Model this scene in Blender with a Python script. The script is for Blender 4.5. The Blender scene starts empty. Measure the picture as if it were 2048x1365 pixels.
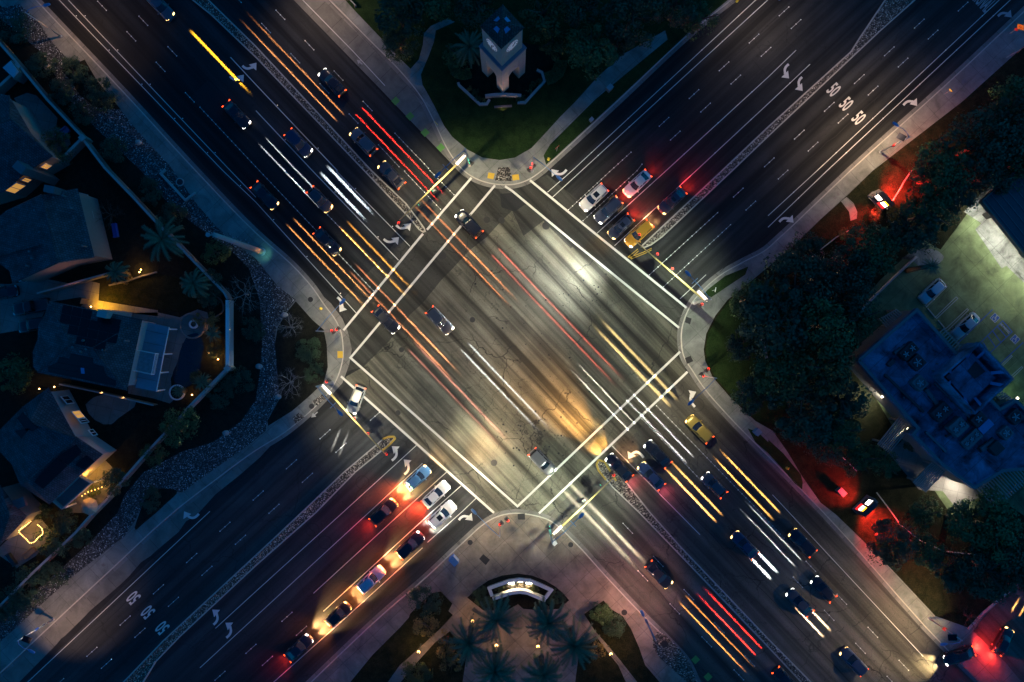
import bpy, bmesh, math, random
from mathutils import Vector, Matrix
random.seed(11)
S = bpy.context.scene
COL = S.collection
R = math.radians
PI = math.pi
HC = 120.0          # height of the camera over the road, m
K = 13.0            # photograph pixels per metre on the road

# ------------------------------------------------------------------ camera, sky, sun, exposure
cam = bpy.data.cameras.new('camera'); camo = bpy.data.objects.new('camera', cam); COL.objects.link(camo)
camo.location = (0, 0, HC); camo.rotation_euler = (0, 0, 0)
cam.sensor_width = 36; cam.lens = 36 * HC / (2048 / K); cam.clip_start = 1; cam.clip_end = 3000
S.camera = camo
w = bpy.data.worlds.new('World'); S.world = w; w.use_nodes = True
nt = w.node_tree
sky = nt.nodes.new('ShaderNodeTexSky'); sky.sky_type = 'NISHITA'; sky.sun_disc = False
sky.sun_elevation = R(12); sky.sun_rotation = R(60); sky.ozone_density = 8.0; sky.air_density = 1.0; sky.dust_density = 0.3
bg = nt.nodes['Background']
tint = nt.nodes.new('ShaderNodeMix'); tint.data_type = 'RGBA'; tint.blend_type = 'MULTIPLY'; tint.inputs[0].default_value = 1.0
tint.inputs[7].default_value = (.03, .80, .98, 1)      # the blue hour's white balance
nt.links.new(sky.outputs[0], tint.inputs[6]); nt.links.new(tint.outputs[2], bg.inputs[0]); bg.inputs[1].default_value = 0.14
sl = bpy.data.lights.new('sun', 'SUN'); so = bpy.data.objects.new('sun', sl); COL.objects.link(so)
sl.energy = 0.025; sl.angle = R(25); sl.color = (0.45, 0.66, 1.0); so.rotation_euler = (R(48), 0, R(-60 + 180))
vs = S.view_settings; vs.view_transform = 'Standard'; vs.look = 'None'; vs.exposure = 0; vs.gamma = 1; vs.use_curve_mapping = False
S.cycles.use_denoising = True
S.cycles.max_bounces = 5; S.cycles.diffuse_bounces = 2; S.cycles.glossy_bounces = 2; S.cycles.transmission_bounces = 3
S.cycles.sample_clamp_indirect = 3.0; S.cycles.sample_clamp_direct = 0
S.cycles.use_light_tree = True

# ------------------------------------------------------------------ helpers
def P(px, py, z=0.0):
    """the point at height z that the photograph shows at pixel px, py"""
    s = (HC - z) / HC
    return Vector(((px - 1024) / K * s, (682.5 - py) / K * s, z))
def PP(pts, z=0.0): return [P(a, b, z) for a, b in pts]
ROW = (0, 342, 684, 1023)
def T(c, r, *zz):
    """tile-enlargement coordinates to photograph pixels"""
    return [(c * 512 + x / 3.992, ROW[r] + y / 3.992) for x, y in zz]
def Z(x0, y0, f, *zz): return [(x0 + x / f, y0 + y / f) for x, y in zz]
def onplane(px, py, a, b, c, off=0.0):
    n = (b - a).cross(c - a).normalized()
    if n.z < 0: n = -n
    o = Vector((0, 0, HC)); d = P(px, py, 0) - o
    t = (a + n * off - o).dot(n) / d.dot(n)
    return o + d * t

def tag(o, label=None, cat=None, group=None, kind=None):
    if label: o['label'] = label
    if cat: o['category'] = cat
    if group: o['group'] = group
    if kind: o['kind'] = kind
    return o
def thing(name, label, cat, loc=(0, 0, 0), rot=0, group=None):
    o = bpy.data.objects.new(name, None); COL.objects.link(o); o.empty_display_size = .3
    o.location = loc; o.rotation_euler = (0, 0, rot)
    return tag(o, label, cat, group)

def wm(o):
    b = Matrix.LocRotScale(o.location, o.rotation_euler, o.scale)
    return wm(o.parent) @ o.matrix_parent_inverse @ b if o.parent else b

class MB:
    def __init__(s): s.v = []; s.f = []; s.uv = None
    def poly(s, pts, flip=False):
        i = len(s.v); s.v += [tuple(p) for p in pts]; f = list(range(i, i + len(pts)))
        s.f.append(f[::-1] if flip else f); return s
    def prism(s, pts, z0, z1):
        """pts: 2-D outline (x, y[, z]); straight walls z0..z1"""
        A = sum(pts[i][0] * pts[(i + 1) % len(pts)][1] - pts[(i + 1) % len(pts)][0] * pts[i][1] for i in range(len(pts)))
        if A < 0: pts = pts[::-1]
        n = len(pts); i = len(s.v)
        s.v += [(p[0], p[1], z0) for p in pts] + [(p[0], p[1], z1) for p in pts]
        s.f.append(list(range(i + n - 1, i - 1, -1))); s.f.append(list(range(i + n, i + 2 * n)))
        for k in range(n): s.f.append([i + k, i + (k + 1) % n, i + n + (k + 1) % n, i + n + k])
        return s
    def box(s, c, d, rz=0.0, M=None):
        cx, cy, cz = c; a, b, h = d[0] / 2, d[1] / 2, d[2] / 2
        m = Matrix.Translation(Vector(c)) @ (M if M else Matrix.Rotation(rz, 4, 'Z'))
        i = len(s.v)
        s.v += [tuple(m @ Vector((x * a, y * b, z * h))) for x in (-1, 1) for y in (-1, 1) for z in (-1, 1)]
        s.f += [[i + q for q in f] for f in ((0, 1, 3, 2), (4, 6, 7, 5), (0, 4, 5, 1), (2, 3, 7, 6), (0, 2, 6, 4), (1, 5, 7, 3))]
        return s
    def bar(s, p0, p1, wd, ht):
        p0 = Vector(p0); p1 = Vector(p1); d = p1 - p0
        x = d.normalized(); y = Vector((0, 0, 1)).cross(x)
        y = Vector((0, 1, 0)) if y.length < 1e-4 else y.normalized()
        z = x.cross(y); M = Matrix((x, y, z)).transposed().to_4x4()
        return s.box((p0 + p1) / 2, (d.length, wd, ht), M=M)
    def tube(s, pts, r, n=8, cap=True):
        pts = [Vector(p) for p in pts]; rs = r if isinstance(r, (list, tuple)) else [r] * len(pts)
        i = len(s.v); up = None
        for k, p in enumerate(pts):
            d = (pts[min(k + 1, len(pts) - 1)] - pts[max(k - 1, 0)]).normalized()
            a = d.orthogonal().normalized() if up is None else (up - d * up.dot(d)).normalized()
            up = a; b = d.cross(a)
            for j in range(n):
                t = 2 * PI * j / n; s.v.append(tuple(p + (a * math.cos(t) + b * math.sin(t)) * rs[k]))
        for k in range(len(pts) - 1):
            for j in range(n):
                q = i + k * n; s.f.append([q + j, q + (j + 1) % n, q + n + (j + 1) % n, q + n + j])
        if cap:
            s.f.append(list(range(i + n - 1, i - 1, -1))); q = i + (len(pts) - 1) * n; s.f.append(list(range(q, q + n)))
        return s
    def lathe(s, c, prof, n=16):
        i = len(s.v); c = Vector(c)
        for r, z in prof:
            for j in range(n):
                t = 2 * PI * j / n; s.v.append((c.x + r * math.cos(t), c.y + r * math.sin(t), c.z + z))
        for k in range(len(prof) - 1):
            for j in range(n):
                q = i + k * n; s.f.append([q + j, q + (j + 1) % n, q + n + (j + 1) % n, q + n + j])
        s.f.append(list(range(i + n - 1, i - 1, -1))); q = i + (len(prof) - 1) * n; s.f.append(list(range(q, q + n)))
        return s
    def ball(s, c, r, n=8):
        rr = r if isinstance(r, (tuple, list)) else (r, r, r)
        i = len(s.v); m = n // 2 + 1
        for k in range(1, m):
            a = PI * k / m
            for j in range(n):
                t = 2 * PI * j / n
                s.v.append((c[0] + rr[0] * math.sin(a) * math.cos(t), c[1] + rr[1] * math.sin(a) * math.sin(t), c[2] + rr[2] * math.cos(a)))
        s.v += [(c[0], c[1], c[2] + rr[2]), (c[0], c[1], c[2] - rr[2])]
        T0 = i + (m - 1) * n
        for k in range(m - 2):
            for j in range(n): s.f.append([i + k * n + j, i + (k + 1) * n + j, i + (k + 1) * n + (j + 1) % n, i + k * n + (j + 1) % n])
        for j in range(n):
            s.f.append([T0, i + j, i + (j + 1) % n]); q = i + (m - 2) * n; s.f.append([T0 + 1, q + (j + 1) % n, q + j])
        return s
    def grid(s, rows):
        i = len(s.v); n = len(rows[0])
        for r in rows: s.v += [tuple(p) for p in r]
        for a in range(len(rows) - 1):
            for b in range(n - 1): s.f.append([i + a * n + b, i + a * n + b + 1, i + (a + 1) * n + b + 1, i + (a + 1) * n + b])
        return s
    def ribbon(s, pts, wd, z=None, d0=0.0):
        """flat strip along a 2-D polyline, offsets d0-wd/2 .. d0+wd/2 to its left"""
        L = offset(pts, d0 + wd / 2); Q = offset(pts, d0 - wd / 2)
        zz = pts[0][2] if z is None else z
        for k in range(len(pts) - 1):
            s.poly([(Q[k][0], Q[k][1], zz), (Q[k + 1][0], Q[k + 1][1], zz), (L[k + 1][0], L[k + 1][1], zz), (L[k][0], L[k][1], zz)])
        return s
    def wall(s, pts, wd, z0, z1, d0=0.0):
        L = offset(pts, d0 + wd / 2); Q = offset(pts, d0 - wd / 2)
        return s.prism([tuple(p) for p in Q] + [tuple(p) for p in L[::-1]], z0, z1)
    def build(s, name, m, parent=None, smooth=False, world=True, solid=0, bevel=0):
        me = bpy.data.meshes.new(name); me.from_pydata(s.v, [], s.f)
        for mm in (m if isinstance(m, (list, tuple)) else [m]): me.materials.append(mm)
        if smooth:
            for p in me.polygons: p.use_smooth = True
        me.update()
        o = bpy.data.objects.new(name, me); COL.objects.link(o)
        if parent:
            o.parent = parent
            if world:
                o.matrix_parent_inverse = wm(parent).inverted()
        if solid:
            md = o.modifiers.new('thickness', 'SOLIDIFY'); md.thickness = solid; md.offset = -1
        if bevel:
            md = o.modifiers.new('bevel', 'BEVEL'); md.width = bevel; md.segments = 2; md.limit_method = 'ANGLE'
        return o

def offset(pts, d):
    pts = [Vector((p[0], p[1])) for p in pts]; out = []
    for i, p in enumerate(pts):
        a = pts[max(i - 1, 0)]; b = pts[min(i + 1, len(pts) - 1)]
        n1 = (p - a); n2 = (b - p)
        if n1.length < 1e-6: n1 = n2
        if n2.length < 1e-6: n2 = n1
        n1 = Vector((-n1.y, n1.x)).normalized(); n2 = Vector((-n2.y, n2.x)).normalized()
        n = (n1 + n2).normalized(); c = max(n.dot(n1), 0.5)
        out.append(p + n * (d / c))
    return out
def smoothline(pts, n=6):
    """smooth curve through 2-D points (tangents weighted by span, so long spans do not overshoot)"""
    p = [Vector(q[:2]) for q in pts]; L = len(p); h = [max((p[i + 1] - p[i]).length, 1e-6) for i in range(L - 1)]; m = []
    for i in range(L):
        if i == 0: m.append((p[1] - p[0]) / h[0])
        elif i == L - 1: m.append((p[-1] - p[-2]) / h[-1])
        else: m.append(((p[i] - p[i - 1]) / h[i - 1] * h[i] + (p[i + 1] - p[i]) / h[i] * h[i - 1]) / (h[i] + h[i - 1]))
    out = []
    for i in range(L - 1):
        for k in range(n):
            t = k / n; a = 2 * t ** 3 - 3 * t * t + 1; b = t ** 3 - 2 * t * t + t; c = -2 * t ** 3 + 3 * t * t; d = t ** 3 - t * t
            q = a * p[i] + b * h[i] * m[i] + c * p[i + 1] + d * h[i] * m[i + 1]; out.append((q.x, q.y))
    out.append(tuple(p[-1])); return out

# ------------------------------------------------------------------ materials
MATS = {}
class N:
    def __init__(s, name):
        s.m = bpy.data.materials.new(name); s.m.use_nodes = True; s.t = s.m.node_tree; s.b = s.t.nodes['Principled BSDF']; s.co = None
    def n(s, typ, **kw):
        x = s.t.nodes.new(typ)
        for k, v in kw.items():
            if k in x.inputs.keys() if isinstance(k, str) else False: x.inputs[k].default_value = v
            else: setattr(x, k, v)
        return x
    def l(s, a, b): s.t.links.new(a, b)
    def coord(s, rot=0.0, scale=(1, 1, 1)):
        g = s.n('ShaderNodeTexCoord'); mp = s.n('ShaderNodeMapping'); mp.vector_type = 'POINT'
        r = s.n('ShaderNodeVectorRotate', rotation_type='Z_AXIS'); r.inputs['Angle'].default_value = -rot
        s.l(g.outputs['Object'], r.inputs['Vector']); s.l(r.outputs[0], mp.inputs['Vector']); mp.inputs['Scale'].default_value = scale
        return mp.outputs[0]
    def noise(s, co, scale, detail=3, rough=.55, dist=0):
        x = s.n('ShaderNodeTexNoise'); x.inputs['Scale'].default_value = scale; x.inputs['Detail'].default_value = detail
        x.inputs['Roughness'].default_value = rough; x.inputs['Distortion'].default_value = dist; s.l(co, x.inputs['Vector']); return x.outputs[0]
    def ramp(s, fac, stops):
        x = s.n('ShaderNodeValToRGB'); e = x.color_ramp.elements
        while len(e) < len(stops): e.new(0.5)
        for k, (p, c) in enumerate(stops):
            e[k].position = p; e[k].color = (*c, 1) if isinstance(c, (tuple, list)) else (c, c, c, 1)
        s.l(fac, x.inputs[0]); return x.outputs[0]
    def mix(s, fac, a, b, mode='MIX'):
        x = s.n('ShaderNodeMix', data_type='RGBA', blend_type=mode)
        for sock, v in ((x.inputs[0], fac), (x.inputs[6], a), (x.inputs[7], b)):
            if isinstance(v, (int, float)): sock.default_value = v if sock.type == 'VALUE' else (v, v, v, 1)
            elif isinstance(v, (tuple, list)): sock.default_value = (*v, 1)
            else: s.l(v, sock)
        return x.outputs[2]
    def math(s, op, a, b=0.0):
        x = s.n('ShaderNodeMath', operation=op)
        for k, v in enumerate((a, b)):
            if isinstance(v, (int, float)): x.inputs[k].default_value = v
            else: s.l(v, x.inputs[k])
        return x.outputs[0]
    def out(s, col, rough=.8, bump=None, bs=.3, bd=.02, spec=.5, metal=0.0):
        if isinstance(col, (tuple, list)): s.b.inputs['Base Color'].default_value = (*col, 1)
        else: s.l(col, s.b.inputs['Base Color'])
        if isinstance(rough, (int, float)): s.b.inputs['Roughness'].default_value = rough
        else: s.l(rough, s.b.inputs['Roughness'])
        s.b.inputs['Specular IOR Level'].default_value = spec; s.b.inputs['Metallic'].default_value = metal
        if bump is not None:
            x = s.n('ShaderNodeBump'); x.inputs['Strength'].default_value = bs; x.inputs['Distance'].default_value = bd
            s.l(bump, x.inputs['Height']); s.l(x.outputs[0], s.b.inputs['Normal'])
        return s.m

def plain(name, col, rough=.6, amt=.18, sc=3.0, metal=0.0, spec=.5, bump=.15):
    if name in MATS: return MATS[name]
    k = N(name); co = k.coord(); f = k.noise(co, sc, 4)
    c = k.mix(f, tuple(v * (1 - amt) for v in col), tuple(min(1, v * (1 + amt)) for v in col))
    MATS[name] = k.out(c, rough, k.noise(co, sc * 6, 3), bump, .01, spec, metal); return MATS[name]
def glow(name, col, strength, base=None):
    if name in MATS: return MATS[name]
    k = N(name); co = k.coord(); f = k.noise(co, 4.0, 2)
    k.b.inputs['Base Color'].default_value = (*(base or col), 1)
    k.l(k.mix(f, tuple(v * .9 for v in col), col), k.b.inputs['Emission Color']); k.b.inputs['Emission Strength'].default_value = strength
    MATS[name] = k.m; return k.m

A_NW = math.atan2(-1.05, 1.0)          # direction of the north-west / south-east road
A_NE = math.atan2(0.93, 1.0)           # direction of the north-east / south-west road

def asphalt(name, col, rot, wear=.35, cracks=0.0, speck=.35, tint=(1, 1, 1)):
    k = N(name); co = k.coord(rot)
    fine = k.noise(k.coord(rot, (1, 1, 1)), 9.0, 4, .75)
    blot = k.noise(co, .09, 5, .6, .6)
    strk = k.noise(k.coord(rot, (.012, .55, 1)), 1.0, 3, .6)
    c = k.mix(k.ramp(blot, [(.3, 0.0), (.7, 1.0)]), tuple(v * (1 - wear * .55) for v in col), tuple(v * (1 + wear * .5) * t for v, t in zip(col, tint)))
    c = k.mix(k.ramp(strk, [(.38, 0.0), (.62, 1.0)]), c, k.mix(1.0, c, (1 - wear,) * 3, 'MULTIPLY'))
    big = k.noise(k.coord(rot, (.45, 1, 1)), .045, 4, .6, 1.2)
    c = k.mix(1.0, c, k.ramp(big, [(.36, 1 - wear * .6), (.64, 1 + wear * .35)]), 'MULTIPLY')
    spt = k.noise(co, 1.4, 2, .5)
    c = k.mix(k.ramp(spt, [(.66, 0.0), (.74, .6)]), c, k.mix(1.0, c, (.45, .45, .45), 'MULTIPLY'))
    c = k.mix(1.0, c, k.ramp(fine, [(.3, 1 - speck), (.7, 1 + speck)]), 'MULTIPLY')
    if cracks:
        w1 = k.n('ShaderNodeTexNoise'); w1.inputs['Scale'].default_value = .5; w1.inputs['Detail'].default_value = 5; k.l(co, w1.inputs['Vector'])
        va = k.n('ShaderNodeVectorMath', operation='SCALE'); k.l(w1.outputs['Color'], va.inputs[0]); va.inputs['Scale'].default_value = 2.2
        vb = k.n('ShaderNodeVectorMath', operation='ADD'); k.l(co, vb.inputs[0]); k.l(va.outputs[0], vb.inputs[1])
        for sc, wd, st in ((.13, .011, .95), (.42, .016, .6)):
            vo = k.n('ShaderNodeTexVoronoi', feature='DISTANCE_TO_EDGE'); vo.inputs['Scale'].default_value = sc; k.l(vb.outputs[0], vo.inputs['Vector'])
            m = k.ramp(vo.outputs['Distance'], [(0.0, 1.0), (wd, 0.0)])
            gate = k.ramp(k.noise(co, .11 if sc < .2 else .07, 2), [(.46, 0.0), (.56, 1.0)])
            c = k.mix(k.math('MULTIPLY', m, k.math('MULTIPLY', gate, st * cracks)), c, (.012, .012, .012))
    return k.out(c, k.ramp(blot, [(.3, .72), (.7, .92)]), fine, .14, .010, .3)

def gravel(name, cols, sc=3.6):
    k = N(name); co = k.coord()
    vo = k.n('ShaderNodeTexVoronoi'); vo.inputs['Scale'].default_value = sc; k.l(co, vo.inputs['Vector'])
    sep = k.n('ShaderNodeSeparateColor'); k.l(vo.outputs['Color'], sep.inputs[0])
    c = k.ramp(sep.outputs[0], cols)
    c = k.mix(k.ramp(vo.outputs['Distance'], [(.25, 0.0), (.55, .85)]), c, (.012, .012, .011))
    return k.out(c, .8, k.math('SUBTRACT', 1.0, vo.outputs['Distance']), .9, .12, .3)

def concrete(name, col, rot, jw=1.5, jh=1.5, joint=.5, stain=.3):
    k = N(name); co = k.coord(rot)
    br = k.n('ShaderNodeTexBrick', offset=0.0); k.l(co, br.inputs['Vector'])
    br.inputs['Scale'].default_value = 1.0; br.inputs['Brick Width'].default_value = jw; br.inputs['Row Height'].default_value = jh
    br.inputs['Mortar Size'].default_value = .035; br.inputs['Mortar Smooth'].default_value = .2
    br.inputs['Color1'].default_value = (.9, .9, .9, 1); br.inputs['Color2'].default_value = (1.08, 1.08, 1.08, 1); br.inputs['Mortar'].default_value = (joint,) * 3 + (1,)
    blot = k.noise(co, .35, 5, .65, .5); fine = k.noise(co, 11, 3, .7)
    c = k.mix(k.ramp(blot, [(.3, 0.0), (.7, 1.0)]), tuple(v * (1 - stain) for v in col), tuple(v * (1 + stain * .4) for v in col))
    c = k.mix(1.0, c, br.outputs['Color'], 'MULTIPLY'); c = k.mix(1.0, c, k.ramp(fine, [(.3, .85), (.7, 1.15)]), 'MULTIPLY')
    return k.out(c, .85, fine, .2, .01, .3)

def ground(name, a, b, sc=1.3, fine=8.0, bs=.8):
    k = N(name); co = k.coord(); f = k.noise(co, sc, 6, .7, .4); g = k.noise(co, fine, 3, .8)
    c = k.mix(k.ramp(f, [(.35, 0.0), (.68, 1.0)]), a, b); c = k.mix(1.0, c, k.ramp(g, [(.3, .45), (.7, 1.6)]), 'MULTIPLY')
    return k.out(c, .95, g, bs, .08, .1)

def foliage(name, a, b, trans=.0):
    k = N(name); g = k.n('ShaderNodeNewGeometry')
    f = k.noise(k.coord(), .9, 2)
    c = k.mix(k.math('MULTIPLY_ADD', g.outputs['Random Per Island'], .7), a, b)
    c = k.mix(k.ramp(f, [(.35, 0.0), (.65, .8)]), c, k.mix(.5, a, b))
    return k.out(c, .6, None, spec=.25)

def paint(name, col, worn=.35, rough=.7):
    k = N(name); co = k.coord(); f = k.noise(co, 5.0, 5, .75); g = k.noise(co, .7, 3)
    m = k.math('ADD', f, k.math('MULTIPLY', g, .35))
    c = k.mix(k.ramp(m, [(.38, 1.0), (.52, 0.0)]), col, tuple(v * (1 - worn) for v in col))
    return k.out(c, rough, f, .1, .004, .4)

def carpaint(name, col, metal=.0, rough=.28):
    if name in MATS: return MATS[name]
    k = N(name); co = k.coord(); f = k.noise(co, 2.0, 3); g = k.noise(co, 160.0, 2)
    c = k.mix(f, tuple(v * .93 for v in col), col); c = k.mix(1.0, c, k.ramp(g, [(.35, .92), (.65, 1.06)]), 'MULTIPLY')
    k.b.inputs['Coat Weight'].default_value = .6; k.b.inputs['Coat Roughness'].default_value = .08
    MATS[name] = k.out(c, rough, None, metal=metal); return MATS[name]

def shingle(name, col, rot):
    k = N(name); co = k.coord(rot)
    br = k.n('ShaderNodeTexBrick'); k.l(co, br.inputs['Vector']); br.inputs['Scale'].default_value = 1.0
    br.inputs['Brick Width'].default_value = .35; br.inputs['Row Height'].default_value = .32; br.inputs['Mortar Size'].default_value = .03
    br.inputs['Color1'].default_value = (*[v * .75 for v in col], 1); br.inputs['Color2'].default_value = (*[v * 1.25 for v in col], 1); br.inputs['Mortar'].default_value = (*[v * .35 for v in col], 1)
    f = k.noise(co, .6, 5); c = k.mix(1.0, br.outputs['Color'], k.ramp(f, [(.3, .55), (.7, 1.3)]), 'MULTIPLY')
    return k.out(c, .8, br.outputs['Fac'], .5, -.03, .3)

M = dict(
    asph_ne=asphalt('new_asphalt_cross_road', (.036, .037, .036), A_NE, .75, .5),
    asph_nw=asphalt('new_asphalt_main_road', (.031, .033, .034), A_NW, .75, .45),
    asph_sw=asphalt('worn_asphalt_cross_road', (.050, .053, .054), A_NE, .6, .8),
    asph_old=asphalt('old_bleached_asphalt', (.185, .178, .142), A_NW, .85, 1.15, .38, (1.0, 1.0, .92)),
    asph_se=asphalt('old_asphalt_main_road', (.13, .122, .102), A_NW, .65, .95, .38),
    asph_x=asphalt('midtone_crossing_asphalt', (.062, .062, .054), A_NW, .7, .7, .36),  # mid-tone added between the dark and the bleached asphalt at the crosswalks
    patch=asphalt('dark_asphalt_patch', (.022, .023, .025), A_NW, .3, .1),
    strip=concrete('concrete_lane', (.17, .165, .145), A_NW, 3.6, 9.0, .45, .4),
    strip_ne=concrete('concrete_lane_west', (.19, .182, .158), A_NE, 4.4, 9.0, .45, .4),
    gutter=concrete('gutter_concrete', (.20, .19, .175), A_NE, 3.0, 3.0, .5, .35),
    walk=concrete('sidewalk_concrete', (.235, .24, .215), A_NE, 3.1, 3.1, .62, .45),
    plaza=concrete('plaza_concrete', (.25, .205, .165), A_NE, 3.1, 3.1, .55, .5),
    kerb=plain('kerb_concrete', (.42, .39, .34), .8, .25, 2.0),
    yellow_kerb=plain('yellow_kerb_paint', (.36, .24, .03), .7, .3, 3.0),
    soil=ground('planting_soil', (.010, .011, .009), (.024, .024, .016)),
    lawn=ground('lawn_turf', (.010, .024, .007), (.026, .050, .014), .5, 9.0),
    lawn_dry=ground('dry_turf', (.008, .012, .005), (.030, .028, .013), .8, 6.0, 1.0),
    rock=gravel('river_rock', [(0.0, (.05, .055, .06)), (.55, (.16, .17, .17)), (.85, (.34, .35, .34)), (1.0, (.95, .95, .9))], 6.2),
    medrock=gravel('median_cobble', [(0.0, (.04, .036, .03)), (.45, (.22, .19, .155)), (.8, (.5, .43, .34)), (1.0, (.98, .9, .76))], 6.5),
    white=paint('white_road_paint', (.62, .60, .56), .4), white_old=paint('faded_white_paint', (.34, .34, .33), .5),
    yellow=paint('yellow_road_paint', (.55, .34, .03), .45), green=paint('green_bike_lane_paint', (.10, .28, .06), .6),
    blue=paint('blue_bay_paint', (.03, .09, .30), .3),
    tact=plain('yellow_tactile_tile', (.60, .38, .03), .7, .15, 8.0),
    marker=plain('ceramic_marker', (.9, .9, .88), .3, .05, 3.0),
    iron=plain('cast_iron', (.035, .035, .035), .7, .3, 8.0, .4),
    steel=plain('galvanised_steel', (.36, .37, .38), .5, .15, 4.0, .5), dark=plain('dark_housing', (.02, .02, .02), .5, .2, 5.0),
    arm=plain('mast_arm_paint', (.48, .38, .14), .5, .12, 4.0, .1),
    tyre=plain('rubber', (.018, .018, .018), .85, .2, 9.0), rim=plain('alloy_rim', (.35, .35, .36), .35, .1, 6.0, .8),
    glass=plain('car_glass', (.010, .012, .016), .08, .1, 2.0, 0, .7, 0.0), trimd=plain('dark_trim', (.03, .03, .033), .5, .1, 6.0),
    stucco=plain('pale_stucco', (.20, .18, .155), .9, .12, 2.5, 0, .2), stucco_w=plain('white_stucco', (.34, .33, .31), .9, .1, 2.5, 0, .2),
    brick=plain('tower_stone', (.40, .30, .25), .9, .2, 1.8, 0, .2), cap=plain('block_wall_cap', (.42, .36, .33), .85, .2, 2.0, 0, .2),
    wallb=plain('block_wall', (.17, .15, .14), .9, .2, 2.5, 0, .2),
    shing=shingle('grey_shingles', (.085, .085, .09), R(-13)), shing2=shingle('slate_shingles', (.07, .074, .082), R(-42)),
    tile_red=shingle('clay_roof_tiles', (.11, .065, .06), A_NE),
    solar=plain('solar_cells', (.006, .006, .010), .35, .3, 1.2, 0, .2, 0.0),
    wtrim=plain('white_trim', (.70, .70, .68), .6, .08, 4.0), roofmem=concrete('roof_membrane', (.15, .20, .30), A_NE, 6.5, 2.6, .45, .95),
    equip=plain('rooftop_sheet_metal', (.14, .145, .15), .55, .2, 2.5, .3), wood=plain('weathered_wood', (.24, .18, .12), .8, .3, 5.0, 0, .2),
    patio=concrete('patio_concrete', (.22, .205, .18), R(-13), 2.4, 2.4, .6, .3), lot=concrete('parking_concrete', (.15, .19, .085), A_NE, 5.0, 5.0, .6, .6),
    bark=plain('tree_bark', (.085, .065, .048), .95, .35, 6.0, 0, .1), bare=plain('pale_bare_bark', (.26, .24, .21), .9, .2, 6.0, 0, .1),
    leaf_a=foliage('deep_green_leaves', (.020, .044, .016), (.070, .13, .040)), leaf_b=foliage('olive_leaves', (.022, .034, .012), (.075, .095, .030)),
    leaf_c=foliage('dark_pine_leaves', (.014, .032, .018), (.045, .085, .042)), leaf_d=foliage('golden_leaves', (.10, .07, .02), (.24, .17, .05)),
    frond=foliage('palm_fronds', (.030, .052, .026), (.11, .14, .075)),
    pool=plain('pool_water', (.006, .016, .03), .05, .2, .5, 0, .6), cloth=plain('tan_canvas', (.42, .30, .20), .9, .1, 3.0),
    signred=plain('red_sign_face', (.45, .02, .02), .5, .1, 3.0), signblue=plain('blue_sign_face', (.03, .10, .40), .5, .1, 3.0), signora=plain('orange_sign_face', (.75, .22, .01), .5, .1, 3.0),
    signyel=plain('yellow_sign_face', (.75, .55, .04), .5, .1, 3.0), signwht=plain('white_sign_face', (.75, .75, .72), .5, .06, 3.0), luma=plain('luminaire_housing', (.10, .22, .42), .45, .12, 4.0, .3),
    lampglow=glow('luminaire_lens', (1.0, .86, .62), 5.0), namesign=glow('lit_street_name_sign', (1.0, .88, .74), 2.5),
    red_l=glow('red_signal_lens', (1.0, .03, .01), 6.0), green_l=glow('green_signal_lens', (.05, 1.0, .55), 3.0), amber_l=glow('amber_signal_lens', (1.0, .45, .03), 3.0),
    tail=glow('tail_lamp_lens', (1.0, .07, .01), 6.0), tail_dim=glow('unlit_tail_lens', (.3, .01, .01), 0.0, (.2, .01, .01)),
    head=glow('head_lamp_lens', (1.0, .93, .82), 8.0), head_warm=glow('warm_head_lamp_lens', (1.0, .58, .18), 7.0), head_dim=glow('unlit_head_lens', (.5, .5, .5), 0.0, (.5, .5, .5)),
    winlit=glow('lit_window_pane', (1.0, .48, .10), .55), windark=plain('dark_window_pane', (.02, .025, .035), .1, .1, 2.0, 0, .6, 0.0),
    bulb=glow('warm_bulb', (1.0, .55, .16), 12.0), bulbw=glow('white_flood_lens', (1.0, .9, .7), 40.0),
    pricew=glow('price_display', (1.0, .85, .75), 9.0), pricer=glow('red_sign_panel', (1.0, .03, .03), 1.3), pricey=glow('amber_sign_panel', (1.0, .55, .02), 4.0),
)

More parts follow.
